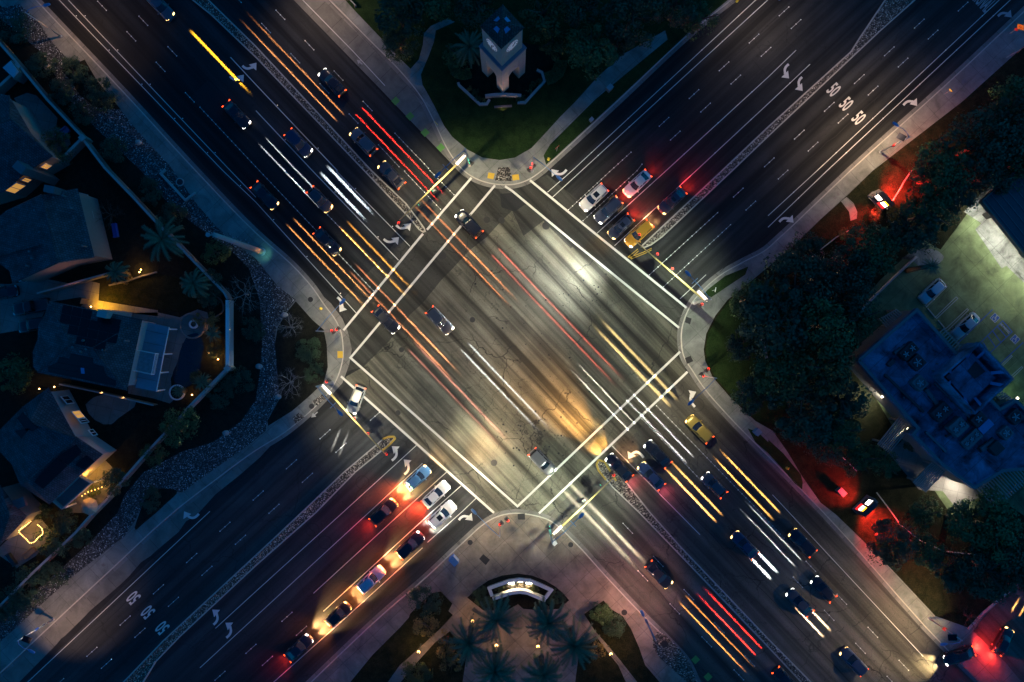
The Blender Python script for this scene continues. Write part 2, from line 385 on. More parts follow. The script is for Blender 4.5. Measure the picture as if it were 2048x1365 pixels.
def spot(loc, target, power, col, ang, blend=.6, size=.05, parent=None, name='lamp_light', wide=1.0):
    l = bpy.data.lights.new(name, 'SPOT'); l.energy = power; l.color = col; l.spot_size = R(ang); l.spot_blend = blend; l.shadow_soft_size = size
    o = bpy.data.objects.new(name, l); COL.objects.link(o); o.location = loc
    o.rotation_euler = (Vector(target) - Vector(loc)).to_track_quat('-Z', 'Y').to_euler(); o.scale = (wide, 1, 1)
    if parent: o.parent = parent
    return o
def point(loc, power, col, size=.08, name='lamp_light', parent=None):
    l = bpy.data.lights.new(name, 'POINT'); l.energy = power; l.color = col; l.shadow_soft_size = size
    o = bpy.data.objects.new(name, l); COL.objects.link(o); o.location = loc
    if parent: o.parent = parent
    return o
def beam(loc, yaw, h, length, width, level, col, parent, name='headlamp_and_trail_light', start=2.7):
    """a lamp with the flat-topped throw of a projector lens: it lights a strip of road of even brightness
    from start to length metres ahead (intensity rises with the cube of the distance, to keep the strip even)"""
    l = bpy.data.lights.new(name, 'SPOT'); l.energy = level * 900 * .3 * length ** 3; l.color = col; l.spot_size = R(30); l.spot_blend = .1; l.shadow_soft_size = .04
    o = bpy.data.objects.new(name, l); COL.objects.link(o); o.location = loc; o.parent = parent
    o.rotation_euler = Vector((math.cos(yaw), math.sin(yaw), 0)).to_track_quat('-Z', 'Z').to_euler()
    o.rotation_euler = (PI / 2, 0, yaw - PI / 2)
    l.use_nodes = True; t = l.node_tree; em = next(n for n in t.nodes if n.type == 'EMISSION')
    def nd(op, a, b=0.0, c=0.0, clamp=False):
        x = t.nodes.new('ShaderNodeMath'); x.operation = op; x.use_clamp = clamp
        for k, v in enumerate((a, b, c)):
            if isinstance(v, (int, float)): x.inputs[k].default_value = v
            else: t.links.new(v, x.inputs[k])
        return x.outputs[0]
    g = t.nodes.new('ShaderNodeTexCoord'); sp = t.nodes.new('ShaderNodeSeparateXYZ'); t.links.new(g.outputs['Normal'], sp.inputs[0])
    x_, y_, z_ = sp.outputs
    down = nd('MAXIMUM', nd('ABSOLUTE', y_), 1e-4); dist = nd('MULTIPLY', nd('DIVIDE', nd('ABSOLUTE', z_), down), h)
    side = nd('MULTIPLY', nd('DIVIDE', nd('ABSOLUTE', x_), down), h)
    below = nd('GREATER_THAN', nd('MULTIPLY', y_, z_), 0.0)
    m1 = nd('DIVIDE', nd('SUBTRACT', dist, start), 1.2, clamp=True); m2 = nd('DIVIDE', nd('SUBTRACT', length, dist), 1.0 + length * .12, clamp=True)
    m3 = nd('DIVIDE', nd('SUBTRACT', width * .75, side), width * .5, clamp=True)
    d3 = nd('MULTIPLY', nd('POWER', nd('MINIMUM', dist, length), 3.0), 1 / (.3 * length ** 3))
    t.links.new(nd('MULTIPLY', nd('MULTIPLY', nd('MULTIPLY', m1, m2), nd('MULTIPLY', m3, below)), d3), em.inputs['Strength'])
    return o
def wparent(o, p):
    """parent o to p, keeping its world place (p has no parent)"""
    o.parent = p; o.matrix_parent_inverse = Matrix.LocRotScale(p.location, p.rotation_euler, p.scale).inverted()
# ------------------------------------------------------------------ the setting: ground, roads, blocks, kerbs
def flat(name, pts, z, m, parent=None, px=True):
    b = MB(); q = PP(pts) if px else pts
    A = sum(q[i][0] * q[(i + 1) % len(q)][1] - q[(i + 1) % len(q)][0] * q[i][1] for i in range(len(q)))
    q = [(p[0], p[1], z) for p in q]
    b.poly(q if A > 0 else q[::-1])
    o = b.build(name, m, parent); return o
def struct(o): o['kind'] = 'structure'; return o
def xy(pts): return [(v.x, v.y) for v in PP(pts)]

struct(flat('ground', [(-14000, -14000), (16000, -14000), (16000, 15000), (-14000, 15000)], -.03, M['soil']))
road = struct(flat('road', [(-2200, -2300), (4200, -2300), (4200, 3700), (-2200, 3700)], 0, M['asph_ne']))
NWROAD = [(-925, -1000), (657, 0), (812, 155), (918, 326), (1024, 373), (1024, 422), (1003, 442), (973, 475), (938, 502), (903, 540), (883, 560), (845, 607), (820, 630), (777, 684), (727, 734), (687, 745), (672, 640), (597, 542), (393, 342), (73, 0), (-900, -1000)]
NWROAD = [(-300, -940)] + NWROAD[1:-1] + [(-890, -1000)]
flat('main_road_surface', NWROAD, .004, M['asph_nw'], road)
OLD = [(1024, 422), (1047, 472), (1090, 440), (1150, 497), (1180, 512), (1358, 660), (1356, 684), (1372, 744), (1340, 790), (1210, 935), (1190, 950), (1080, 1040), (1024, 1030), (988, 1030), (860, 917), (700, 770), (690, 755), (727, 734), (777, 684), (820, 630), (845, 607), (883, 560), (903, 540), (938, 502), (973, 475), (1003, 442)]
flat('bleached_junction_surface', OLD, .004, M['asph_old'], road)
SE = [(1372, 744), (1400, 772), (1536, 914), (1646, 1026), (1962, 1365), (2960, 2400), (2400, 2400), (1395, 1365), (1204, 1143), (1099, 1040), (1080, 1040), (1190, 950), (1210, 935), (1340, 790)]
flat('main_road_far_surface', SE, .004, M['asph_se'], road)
SW = [(700, 770), (860, 917), (988, 1030), (960, 1053), (913, 1096), (762, 1231), (632, 1354), (-420, 2350), (-1150, 2310), (40, 1365), (250, 1165), (512, 930), (610, 836), (655, 792), (687, 745)]
flat('cross_road_surface', SW, .004, M['asph_sw'], road)
flat('crossing_surface', [(912, 338), (840, 300), (900, 395), (800, 505), (700, 610), (640, 560), (672, 640), (687, 690), (687, 745), (727, 734), (777, 684), (820, 630), (845, 607), (883, 560), (903, 540), (938, 502), (973, 475), (1003, 442), (1024, 422), (1024, 373), (975, 370), (948, 360)][0:1] + [(885, 370), (770, 510), (660, 625), (672, 640), (687, 690), (687, 745), (727, 734), (777, 684), (820, 630), (845, 607), (883, 560), (903, 540), (938, 502), (973, 475), (1003, 442), (1024, 422), (1024, 374), (975, 371), (948, 361)], .007, M['asph_x'], road)
flat('crossing_surface', [(1024, 374), (1024, 422), (1047, 472), (1090, 440), (1150, 497), (1180, 512), (1358, 660), (1362, 645), (1380, 608), (1395, 592), (1250, 470), (1130, 380), (1095, 350), (1060, 364)], .007, M['asph_x'], road)
flat('asphalt_patch', [(1000, 388), (1035, 386), (1060, 402), (1030, 424), (1003, 415)], .0105, M['patch'], road)
flat('asphalt_patch', T(0, 0, (1660, 640), (1850, 820), (1710, 985), (1520, 780)), .008, M['patch'], road)
flat('asphalt_patch', T(2, 1, (300, 300), (560, 520), (470, 620), (250, 400)), .0105, M['asph_x'], road)

# concrete lanes beside the kerb (the western cycle lane and the right-turn lane)
flat('concrete_lane', [(-300, -940), (657, 0), (810, 155), (858, 225), (888, 288), (922, 330), (908, 333), (762, 180), (587, 0), (-370, -930)], .008, M['strip'], road)
flat('concrete_lane', [(616, 838), (512, 902), (430, 962), (353, 1021), (220, 1143), (0, 1348), (-1050, 2320), (-1010, 2320), (38, 1365), (125, 1277), (188, 1215), (252, 1160), (310, 1104), (398, 1030), (470, 966), (512, 929), (560, 880)], .008, M['strip_ne'], road)
seep = [(560, 872), (520, 915), (480, 950), (430, 990), (394, 1030), (372, 1043), (352, 1072), (320, 1100), (282, 1125), (258, 1153), (230, 1180), (212, 1195), (180, 1222), (140, 1265), (122, 1278), (100, 1306), (70, 1335), (36, 1368), (42, 1370), (82, 1338), (118, 1300), (140, 1280), (180, 1240), (222, 1198), (250, 1170), (300, 1122), (345, 1086), (380, 1056), (410, 1028), (470, 970), (512, 932), (560, 884)]
flat('damp_gutter', seep, .012, M['patch'], road)

# corner blocks: a raised slab of paving with a concrete kerb and a gutter
N_K = [(-300, -940), (657, 0), (735, 78), (810, 155), (840, 193), (858, 225), (874, 258), (888, 288), (902, 312), (922, 338), (948, 357), (975, 367), (1003, 371), (1030, 370), (1057, 361), (1080, 346), (1107, 322), (1180, 255), (1250, 190), (1392, 58), (1465, 0), (2560, -1015)]
E_K = [(3080, -945), (2048, 22), (1887, 173), (1699, 342), (1640, 398), (1555, 478), (1530, 500), (1487, 523), (1440, 550), (1405, 580), (1385, 603), (1370, 632), (1362, 662), (1362, 690), (1366, 712), (1385, 744), (1405, 774), (1455, 832), (1536, 914), (1646, 1026), (1899, 1306), (1962, 1368), (2940, 2390)]
S_K = [(2380, 2400), (1395, 1365), (1375, 1324), (1337, 1281), (1287, 1231), (1204, 1143), (1157, 1091), (1142, 1076), (1124, 1058), (1099, 1040), (1062, 1029), (1024, 1026), (988, 1035), (960, 1053), (938, 1073), (913, 1096), (855, 1151), (762, 1231), (687, 1301), (632, 1354), (-420, 2350)]
W_K = [(-1045, 2320), (0, 1348), (220, 1143), (353, 1021), (430, 962), (512, 902), (570, 866), (610, 834), (640, 806), (665, 777), (680, 745), (687, 715), (687, 690), (683, 664), (672, 640), (650, 610), (625, 574), (597, 542), (512, 465), (393, 342), (258, 195), (73, 0), (-870, -990)]
def block(name, kerb, cap, walk):
    k = smoothline(xy(kerb), 5); outer = xy(cap)
    b = MB(); b.prism(k + outer, -.2, .13); o = struct(b.build(name, walk))
    # kerb stone 15 cm wide sits just proud of the paving; kerb lists run with the block on the left or right
    side = 1 if cap[0] == 'L' else -1
    return o, k
def corner(name, kerb, cap, walk='walk'):
    k = smoothline(xy(kerb), 5); outer = xy(cap)
    poly = k + outer
    A = sum(poly[i][0] * poly[(i + 1) % len(poly)][1] - poly[(i + 1) % len(poly)][0] * poly[i][1] for i in range(len(poly)))
    sgn = 1 if A > 0 else -1          # block interior lies to the left (+1) of the kerb line
    inner = [tuple(p) for p in offset(k, sgn * .16)]
    b = MB(); b.prism(inner + outer, -.2, .13); slab = struct(b.build(name, M[walk]))
    b = MB(); L = offset(k, 0.0); Q = offset(k, sgn * .157)
    for i in range(len(k) - 1):
        a0, a1, c0, c1 = L[i], L[i + 1], Q[i], Q[i + 1]
        for q in ([(a0.x, a0.y, 0), (a1.x, a1.y, 0), (a1.x, a1.y, .125), (a0.x, a0.y, .125)], [(a0.x, a0.y, .125), (a1.x, a1.y, .125), (c1.x, c1.y, .14), (c0.x, c0.y, .14)], [(c0.x, c0.y, .14), (c1.x, c1.y, .14), (c1.x, c1.y, 0), (c0.x, c0.y, 0)]):
            b.poly(q if sgn < 0 else q[::-1])
    b.build('kerb', M['kerb'], slab)
    b = MB(); b.ribbon(k, .55, .016, -sgn * .275); g = b.build('gutter', M['gutter'], road)
    if sgn > 0: pass
    return slab
CN = corner('north_pavement', N_K, [(2560, -2200), (-300, -2200)])
CE = corner('east_pavement', E_K, [(4150, 2390), (4150, -945)])
CS = corner('south_pavement', S_K, [(-420, 3650), (2380, 3650)], 'plaza')
CW = corner('west_pavement', W_K, [(-2150, -990), (-2150, 2320)])
# wide gutters on the west corner, dark apron in front of the crossing
flat('gutter_apron', T(1, 1, (340, 830), (480, 950), (600, 1060), (690, 1180), (735, 1290), (752, 1365), (705, 1365), (690, 1280), (640, 1190), (500, 1060), (400, 935)) , .020, M['gutter'], road)
flat('gutter_apron', T(1, 2, (752, 0), (765, 60), (745, 180), (690, 330), (600, 430), (560, 450), (660, 290), (700, 130), (706, 0)), .020, M['gutter'], road)

G = .134
def bed(name, pts, m, z=G, stuff=False, smooth=0):
    q = xy(pts)
    if smooth: q = smoothline(q + [q[0]], smooth)[:-1]
    o = flat(name, q, z, m, None, False); o['kind'] = 'stuff' if stuff else 'structure'; return o
# west block: gravel strip, planting, gardens
bed('garden_soil', [(-2000, -1500), (-900, -900), (0, 10), (83, 105), (140, 200), (190, 255), (283, 342), (321, 390), (363, 430), (411, 465), (463, 502), (498, 537), (520, 600), (525, 690), (520, 750), (512, 800), (484, 842), (426, 885), (363, 904), (288, 945), (250, 990), (236, 1030), (212, 1068), (130, 1150), (0, 1262), (-1000, 2200), (-2000, 2200)], M['soil'])
bed('river_rock_bed', [(-20, 20), (40, 10), (75, 40), (105, 85), (165, 150), (185, 185), (212, 215), (243, 222), (275, 262), (340, 332), (395, 410), (432, 452), (463, 482), (515, 520), (555, 572), (592, 600), (570, 628), (552, 660), (550, 690), (556, 740), (560, 795), (535, 840), (532, 862), (505, 885), (420, 945), (365, 985), (330, 980), (290, 1000), (272, 1040), (250, 1072), (215, 1100), (150, 1150), (110, 1185), (0, 1285), (-40, 1270), (115, 1145), (180, 1085), (236, 1026), (250, 990), (288, 945), (363, 904), (426, 885), (484, 842), (512, 800), (520, 750), (525, 690), (520, 600), (498, 537), (463, 502), (411, 465), (363, 430), (321, 390), (283, 342), (190, 255), (140, 200), (83, 105)], M['rock'], .139, True)
bed('planting_bed', [(592, 603), (625, 640), (648, 660), (654, 690), (656, 735), (648, 765), (620, 792), (585, 822), (537, 852), (535, 842), (560, 797), (555, 740), (550, 690), (556, 655), (572, 628)], M['soil'], .143)
bed('planting_bed', [(285, 1010), (300, 985), (330, 977), (355, 982), (330, 1010), (290, 1045), (272, 1060)], M['soil'], .143, smooth=4)
bed('planting_bed', T(0, 0, (490, 560), (680, 480), (780, 650), (970, 880), (760, 860), (640, 760), (560, 640)), M['soil'], .143)
# north block: lawn, paths
bed('corner_lawn', [(690, 0), (715, 28), (760, 75), (800, 118), (833, 150), (852, 182), (870, 215), (888, 252), (905, 275), (935, 300), (965, 316), (1000, 321), (1030, 316), (1063, 297), (1090, 268), (1120, 235), (1150, 205), (1195, 155), (1245, 110), (1330, 62), (1335, 80), (1250, 150), (1190, 200), (1150, 240), (1100, 290), (1087, 312), (1092, 330), (1107, 318), (1250, 186), (1390, 54), (1462, -4), (2500, -990), (2500, -2100), (-200, -2100), (-200, -870)], M['lawn'], G, True)
bed('garden_path', [(812, 152), (822, 138), (838, 120), (846, 90), (848, 68), (862, 53), (895, 38), (910, 45), (872, 62), (868, 85), (858, 112), (842, 150), (846, 176), (835, 182)], M['walk'], .139)
bed('planting_bed', Z(900, 0, 5.935, (0, 620), (60, 560), (350, 480), (900, 520), (1250, 570), (1330, 700), (1290, 900), (1130, 985), (890, 1235), (800, 1235), (740, 1150), (540, 1150), (440, 1250), (355, 1250), (100, 1010), (10, 800)), M['soil'], .139)
# east block
bed('verge_soil', [(2048, 92), (1925, 203), (1745, 342), (1735, 352), (1693, 392), (1640, 440), (1580, 498), (1505, 560), (1455, 600), (1430, 632), (1412, 668), (1407, 700), (1410, 722), (1425, 755), (1460, 795), (1510, 842), (1545, 862), (1575, 905), (1605, 955), (1640, 1005), (1672, 1030), (1765, 1120), (1870, 1232), (1935, 1255), (1965, 1225), (2020, 1178), (2100, 1110), (3000, 300), (3000, -700)], M['lawn_dry'], G, True)
bed('verge_soil', T(3, 2, (0, 780), (120, 890), (260, 1060), (275, 1120), (270, 1180), (210, 1130), (100, 1000), (0, 890)), M['lawn'], .139, True)
bed('verge_soil', T(2, 2, (1880, 690), (1960, 720), (2044, 800), (2044, 890), (1940, 800)), M['lawn'], .139, True)
bed('verge_soil', T(2, 1, (1885, 765), (1860, 830), (1590, 1010), (1530, 985), (1560, 950), (1700, 840)), M['lawn'], .139, True)
bed('corner_turf', [(1505, 562), (1458, 602), (1434, 634), (1416, 668), (1411, 700), (1414, 722), (1430, 755), (1465, 795), (1515, 842), (1560, 850), (1600, 700), (1570, 560)], M['lawn'], .140, True)
bed('garden_path', T(3, 1, (580, 245), (625, 210), (680, 260), (710, 330), (705, 385), (655, 400), (645, 330)), M['walk'], .140)
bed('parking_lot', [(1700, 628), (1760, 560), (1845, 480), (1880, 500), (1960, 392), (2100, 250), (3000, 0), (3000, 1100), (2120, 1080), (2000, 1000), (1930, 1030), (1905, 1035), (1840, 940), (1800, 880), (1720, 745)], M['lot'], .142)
LIT_CONCRETE = concrete('lit_ground_concrete', (.24, .24, .215), A_NE, 4.0, 4.0, .5, .95)  # paler concrete paints the canopy's bright pools of light onto the ground
bed('lit_ground', T(3, 1, (1650, 470), (1700, 420), (1560, 330), (1700, 180), (2044, 0), (2400, 300), (2400, 1300), (2044, 900), (1900, 760), (1860, 780)), LIT_CONCRETE, .147)
bed('lit_ground', T(3, 1, (1060, 700), (1170, 640), (1350, 640), (1400, 690), (1330, 760), (1240, 790), (1150, 720)), LIT_CONCRETE, .147, smooth=3)
bed('patio', T(3, 2, (960, 890), (1110, 750), (1300, 940), (1430, 960), (1700, 1230), (1500, 1330), (1390, 1190), (1200, 1180)), M['patio'], .146)
bed('driveway', [(1900, 1306), (1945, 1262), (1968, 1230), (2025, 1178), (2500, 760), (3000, 1400), (2500, 1900), (1990, 1395), (1962, 1365)], M['asph_se'], .146)
bed('driveway_apron', [(1899, 1306), (1945, 1262), (2010, 1325), (2040, 1362), (2000, 1400), (1962, 1368)], M['strip'], .150)
# south block
bed('plaza_lawn', [(700, 1365), (745, 1310), (800, 1255), (818, 1235), (820, 1228), (845, 1202), (865, 1186), (882, 1183), (905, 1207), (897, 1222), (906, 1230), (880, 1258), (845, 1290), (800, 1330), (770, 1372), (-200, 2350), (-380, 2340)], M['lawn_dry'], G, True)
bed('plaza_lawn', [(795, 1372), (840, 1318), (870, 1285), (900, 1262), (935, 1300), (925, 1365), (900, 1500), (600, 2000)], M['lawn_dry'], G, True)
bed('plaza_lawn', [(1168, 1228), (1207, 1201), (1222, 1218), (1245, 1232), (1262, 1258), (1278, 1295), (1290, 1330), (1320, 1365), (2200, 2300), (1800, 2300), (1275, 1365), (1240, 1320), (1215, 1290), (1190, 1262)], M['lawn_dry'], G, True)
bed('plaza_lawn', [(1192, 1272), (1212, 1300), (1236, 1330), (1252, 1365), (1500, 1900), (1300, 1900), (1150, 1365), (1160, 1290)], M['lawn_dry'], G, True)
bed('planting_bed', Z(920, 1120, 7.583, (110, 570), (260, 430), (430, 310), (640, 235), (880, 205), (1090, 235), (1290, 310), (1450, 405), (1560, 500), (1655, 610), (1500, 740), (1180, 760), (960, 740), (880, 670), (700, 770), (350, 760)), M['soil'], .140)
bed('planting_bed', T(2, 3, (1125, 1020), (1160, 950), (1230, 990), (1330, 1090), (1400, 1180), (1450, 1280), (1475, 1365), (1400, 1365), (1180, 1170), (1125, 1090)), M['medrock'], .142, True)

# medians
def median(name, left, right, m=M['medrock']):
    q = xy(left + right[::-1])
    if sum(q[i][0] * q[(i + 1) % len(q)][1] - q[(i + 1) % len(q)][0] * q[i][1] for i in range(len(q))) < 0: q = q[::-1]
    c = q + [q[0]]
    inn = [tuple(p) for p in offset(c[-2:-1] + c + c[1:2], .2)][1:-2]
    o = struct(MB().prism(inn, -.1, .12).build(name, m))
    b = MB()
    n = len(q)
    for i in range(n):
        a0, a1, c0, c1 = q[i], q[(i + 1) % n], inn[i], inn[(i + 1) % n]
        b.poly([(*a0, 0), (*a1, 0), (*a1, .15), (*a0, .15)]); b.poly([(*a0, .15), (*a1, .15), (*c1, .16), (*c0, .16)]); b.poly([(*c0, .16), (*c1, .16), (*c1, .1), (*c0, .1)])
    b.build('kerb', M['kerb'], o); return o, q
median('north_west_median', [(-590, -990), (383, 0), (423, 32), (512, 117), (727, 342), (818, 437), (837, 460), (846, 466)], [(-550, -990), (418, 0), (512, 92), (745, 342), (813, 407), (838, 440), (850, 457), (852, 464)])
median('north_east_median', [(2700, -985), (1769, 0), (1718, 76), (1701, 103), (1536, 253), (1442, 342), (1284, 490), (1281, 495)], [(2790, -985), (1832, 0), (1761, 63), (1711, 110), (1536, 275), (1466, 342), (1325, 475), (1303, 491), (1288, 497)])
median('south_west_median', [(-800, 2320), (245, 1365), (326, 1281), (512, 1109), (602, 1025), (687, 944), (750, 891), (765, 878), (777, 873), (789, 873)], [(-740, 2320), (288, 1365), (313, 1324), (361, 1274), (512, 1133), (632, 1027), (712, 945), (765, 902), (777, 892), (790, 878)])
median('south_east_median', [(2570, 2350), (1601, 1365), (1525, 1284), (1335, 1086), (1277, 1026), (1224, 975), (1197, 942), (1193, 929)], [(2595, 2350), (1624, 1365), (1536, 1276), (1360, 1091), (1302, 1026), (1242, 950), (1209, 923), (1197, 919)])
# yellow-painted kerb noses
for pts in ([(765, 879), (777, 874), (789, 874), (790, 878), (777, 892), (765, 901)], [(1232, 962), (1209, 924), (1197, 920), (1193, 929), (1197, 941), (1212, 960)]):
    q = xy(pts); b = MB()
    for i in range(len(q) - 1):
        b.bar((*q[i], .085), (*q[i + 1], .085), .3, .19)
    b.build('yellow_kerb_nose', M['yellow_kerb'], road)

# ------------------------------------------------------------------ markings: parts of the road
ZM = .024
def mark(name, segs, wd, m='white', z=ZM):
    b = MB()
    for s in segs: b.ribbon(xy(s), wd, z)
    return b.build(name, M[m], road)
mark('crosswalk_line', [[(943, 356), (854, 460)], [(846, 468), (687, 661)]], .34)
mark('crosswalk_line', [[(990, 371), (728, 684), (701, 716), (1024, 1003), (1035, 1013), (1360, 704)]], .34)
mark('crosswalk_line', [[(682, 753), (988, 1026)]], .34)
mark('crosswalk_line', [[(1078, 1027), (1375, 744)]], .34)
mark('crosswalk_line', [[(1010, 373), (1024, 382), (1150, 487), (1358, 656)]], .34)
mark('crosswalk_line', [[(1060, 361), (1150, 435), (1373, 616)]], .34)
def ln(a, b): return [a, b]
solid = [[(118, 0), (446, 342), (512, 405), (712, 626)], [(136, 0), (461, 342), (512, 395)],
    [(672, 342), (820, 493)], [(461, 115), (512, 170), (675, 342)], [(512, 222), (625, 342), (797, 521)],
    [(1512, 0), (1144, 342), (1095, 385)], [(1536, 0), (1163, 342), (1105, 395)], [(1592, 101), (1536, 155), (1332, 342), (1194, 467)], [(1620, 129), (1536, 208), (1392, 342), (1229, 492)],
    [(2400, -370), (1999, 0), (1634, 342), (1536, 432)], [(2400, -350), (2021, 0), (1654, 342), (1536, 455)], [(1412, 550), (1360, 598)],
    [(420, 1023), (55, 1365)], [(833, 891), (685, 1026), (512, 1183), (431, 1257)], [(845, 927), (737, 1026), (512, 1233), (400, 1336)], [(895, 943), (806, 1023), (627, 1187)],
    [(922, 972), (865, 1023), (647, 1223)], [(952, 997), (925, 1023), (855, 1085)], [(845, 1096), (700, 1228), (547, 1365)],
    [(605, 0), (705, 102), (770, 172)], [(1545, 990), (1576, 1023), (1846, 1313)], [(1224, 892), (1400, 1070)]]
mark('lane_line', solid[:3] + solid[5:], .10); mark('lane_line', solid[3:5], .12)
dash = []
def dashes(p, step, n, ln_):
    for k in range(n):
        a = (p[0] + step[0] * k, p[1] + step[1] * k); dash.append([a, (a[0] + ln_[0], a[1] + ln_[1])])
dl = (17.5, 18.5)
dashes((195.5, 3), (58.5, 61), 4, dl); dashes((278, 33), (58, 61), 2, dl)
dashes((523.5, 47.5), (58.3, 60.3), 4, dl); dashes((552, 21), (58.2, 60.8), 4, dl); dashes((465, -13), (58, 60), 1, dl)
du = (-19, 17.5)
dashes((1517.5, 69), (-60, 55.5), 4, du); dashes((1577.5, 14.5), (30, -28), 1, du); dashes((1481, 151), (-60.5, 56), 3, du)
dashes((1601.5, 40), (-60, 55.5), 2, du); dashes((1848, 39), (-60, 55.5), 6, du); dashes((1935.5, 5), (-60, 56), 7, du); dashes((1486, 377), (25, 26), 1, du); dashes((1511, 403), (25, 26), 1, du)
dashes((660, 860), (-66, 61), 1, (-20, 18)); dashes((692, 887), (-66, 60), 1, (-20, 18)); dashes((593, 920), (-66.5, 62.5), 8, (-20, 18)); dashes((625, 947), (-67, 62), 8, (-20, 18)); dashes((759, 825), (1, 1), 1, (-18, 16))
dashes((584, 1225), (1, 1), 1, (-20, 18)); dashes((613, 1253), (-68, 60), 2, (-20, 18)); dashes((512, 1289), (-62, 54), 2, (-20, 18))
dd = (19, 20)
dashes((1246, 1047), (61, 66.3), 5, dd); dashes((1276, 1142), (64, 66), 4, dd); dashes((1612, 1123), (62, 66), 4, dd); dashes((1586, 1155), (62.7, 66), 4, dd)
mark('lane_dashes', dash, .09, 'white_old')
# rows of ceramic markers: the stippled lane lines near the stop bars
dots = []
def dotrow(a, b, step=11.0, line=True):
    L = math.hypot(b[0] - a[0], b[1] - a[1]); n = max(1, int(L / step))
    for k in range(n + 1): dots.append((a[0] + (b[0] - a[0]) * k / n, a[1] + (b[1] - a[1]) * k / n))
    if line: thin.append([a, b])
thin = []
for a, b in (((519, 342), (747, 582)), ((400, 215), (519, 342)), ((570, 342), (772, 551)), ((757, 290), (798, 334)), ((809, 343), (881, 419)), ((790, 267), (857, 337)), ((860, 342), (908, 390)),
             ((1262, 305), (1219, 344)), ((1219, 344), (1137, 420)), ((1274, 342), (1166, 442)), ((1284, 329), (1274, 342)), ((1435, 426), (1299, 550)), ((1461, 450), (1327, 574)), ((1313, 812), (1515, 1020)), ((1284, 838), (1417, 977)), ((1515, 1020), (1568, 1077))):
    dotrow(a, b)
mark('lane_line_thin', thin, .07, 'white_old')
for s in dash:
    (x0, y0), (x1, y1) = s; dots += [(x0, y0), ((x0 + x1) / 2, (y0 + y1) / 2), (x1, y1)]
rr = random.Random(3)
for s in solid[:12]:
    for k in range(len(s) - 1):
        n = int(math.hypot(s[k + 1][0] - s[k][0], s[k + 1][1] - s[k][1]) / 84)
        for j in range(n): dots.append((s[k][0] + (s[k + 1][0] - s[k][0]) * (j + .5) / n + 2, s[k][1] + (s[k + 1][1] - s[k][1]) * (j + .5) / n - 2))
b = MB()
for d in dots:
    p = P(*d)
    b.lathe((p.x, p.y, ZM + .002), [(.085, 0), (.07, .02), (.035, .028)], 6)
o = b.build('lane_marker', M['marker'], road); o['kind'] = 'stuff'
# arrows and numerals
def arrow(tail, ctrl, head, wd=.36, hw=.72, hl=.95, m='white', name='turn_arrow'):
    p0, p1, p2 = [Vector((v.x, v.y)) for v in (P(*tail), P(*ctrl), P(*head))]
    pts = [(1 - t) ** 2 * p0 + 2 * t * (1 - t) * p1 + t * t * p2 for t in [i / 8 for i in range(9)]]
    d = (p2 - p1).normalized(); n = Vector((-d.y, d.x)); base = p2 - d * hl
    pts = [q for q in pts if (q - p2).dot(d) < -hl * .95]; pts = pts + [base + d * .05]
    b = MB(); b.ribbon([tuple(q) for q in pts], wd, ZM)
    b.poly([(base + n * hw).to_tuple() + (ZM + .002,), (base - n * hw).to_tuple() + (ZM + .002,), p2.to_tuple() + (ZM + .002,)])
    return b.build(name, M[m], road)
def tz(c, r, *z): return T(c, r, *z)
arrow(*tz(1, 1, (1120, 435), (1165, 490), (1238, 420))); arrow(*tz(1, 1, (1020, 545), (1070, 600), (1142, 530)))
arrow((485, 132), (497, 146), (513, 126)); arrow((460, 153), (472, 168), (488, 150))
arrow(*tz(1, 1, (650, 1010), (715, 1060), (668, 1128)))
arrow(*tz(3, 0, (165, 515), (100, 560), (168, 628))); arrow(*tz(3, 0, (272, 618), (215, 660), (276, 728)))
arrow(*tz(3, 0, (1080, 842), (1130, 775), (1190, 848))); arrow(*tz(3, 0, (1835, 132), (1880, 75), (1945, 142)), m='white_old'); arrow(*tz(3, 1, (90, 408), (135, 345), (204, 415)))
arrow(*Z(880, 290, 7.585, (1920, 380), (1820, 520), (1690, 370)))
arrow(*tz(1, 2, (1085, 948), (1160, 895), (1085, 835))); arrow(*tz(1, 2, (1185, 1058), (1255, 1010), (1180, 940)))
arrow(*tz(0, 3, (1705, 905), (1775, 850), (1695, 785))); arrow(*tz(0, 3, (1808, 1010), (1885, 950), (1800, 890)))
arrow(*tz(0, 3, (1588, 20), (1530, 95), (1470, 0))); arrow(*tz(1, 3, (1620, 70), (1660, 5), (1730, 75)))
arrow(*tz(2, 2, (1460, 520), (1385, 440), (1470, 400))); arrow(*tz(2, 2, (1050, 925), (990, 830), (930, 935)))
arrow(*tz(1, 2, (492, 560), (470, 580), (440, 605)), wd=.2, hw=.4, hl=.7, m='white_old', name='cycle_arrow'); arrow(*tz(1, 0, (850, 515), (830, 500), (805, 480)), wd=.2, hw=.35, hl=.6, m='white_old', name='cycle_arrow')
def text_mark(txt, at, ang, sx, sy, m='white', name='road_text', z=ZM, parent=None, bold=.02, kind='center'):
    c = bpy.data.curves.new(name, 'FONT'); c.body = txt; c.align_x = 'CENTER'; c.align_y = 'CENTER'; c.size = 1; c.offset = bold; c.space_character = 1.02
    t = bpy.data.objects.new('t', c); COL.objects.link(t)
    dg = bpy.context.evaluated_depsgraph_get(); me = bpy.data.meshes.new_from_object(t.evaluated_get(dg)); bpy.data.objects.remove(t)
    me.materials.clear(); me.materials.append(M[m]); o = bpy.data.objects.new(name, me); COL.objects.link(o)
    p = P(*at) if len(at) == 2 else Vector(at)
    o.location = (p.x, p.y, z if len(at) == 2 else at[2]); o.rotation_euler = (0, 0, ang); o.scale = (sx, sy, 1)
    if parent is None: parent = road
    o.parent = parent; o.matrix_parent_inverse = wm(parent).inverted()
    return o
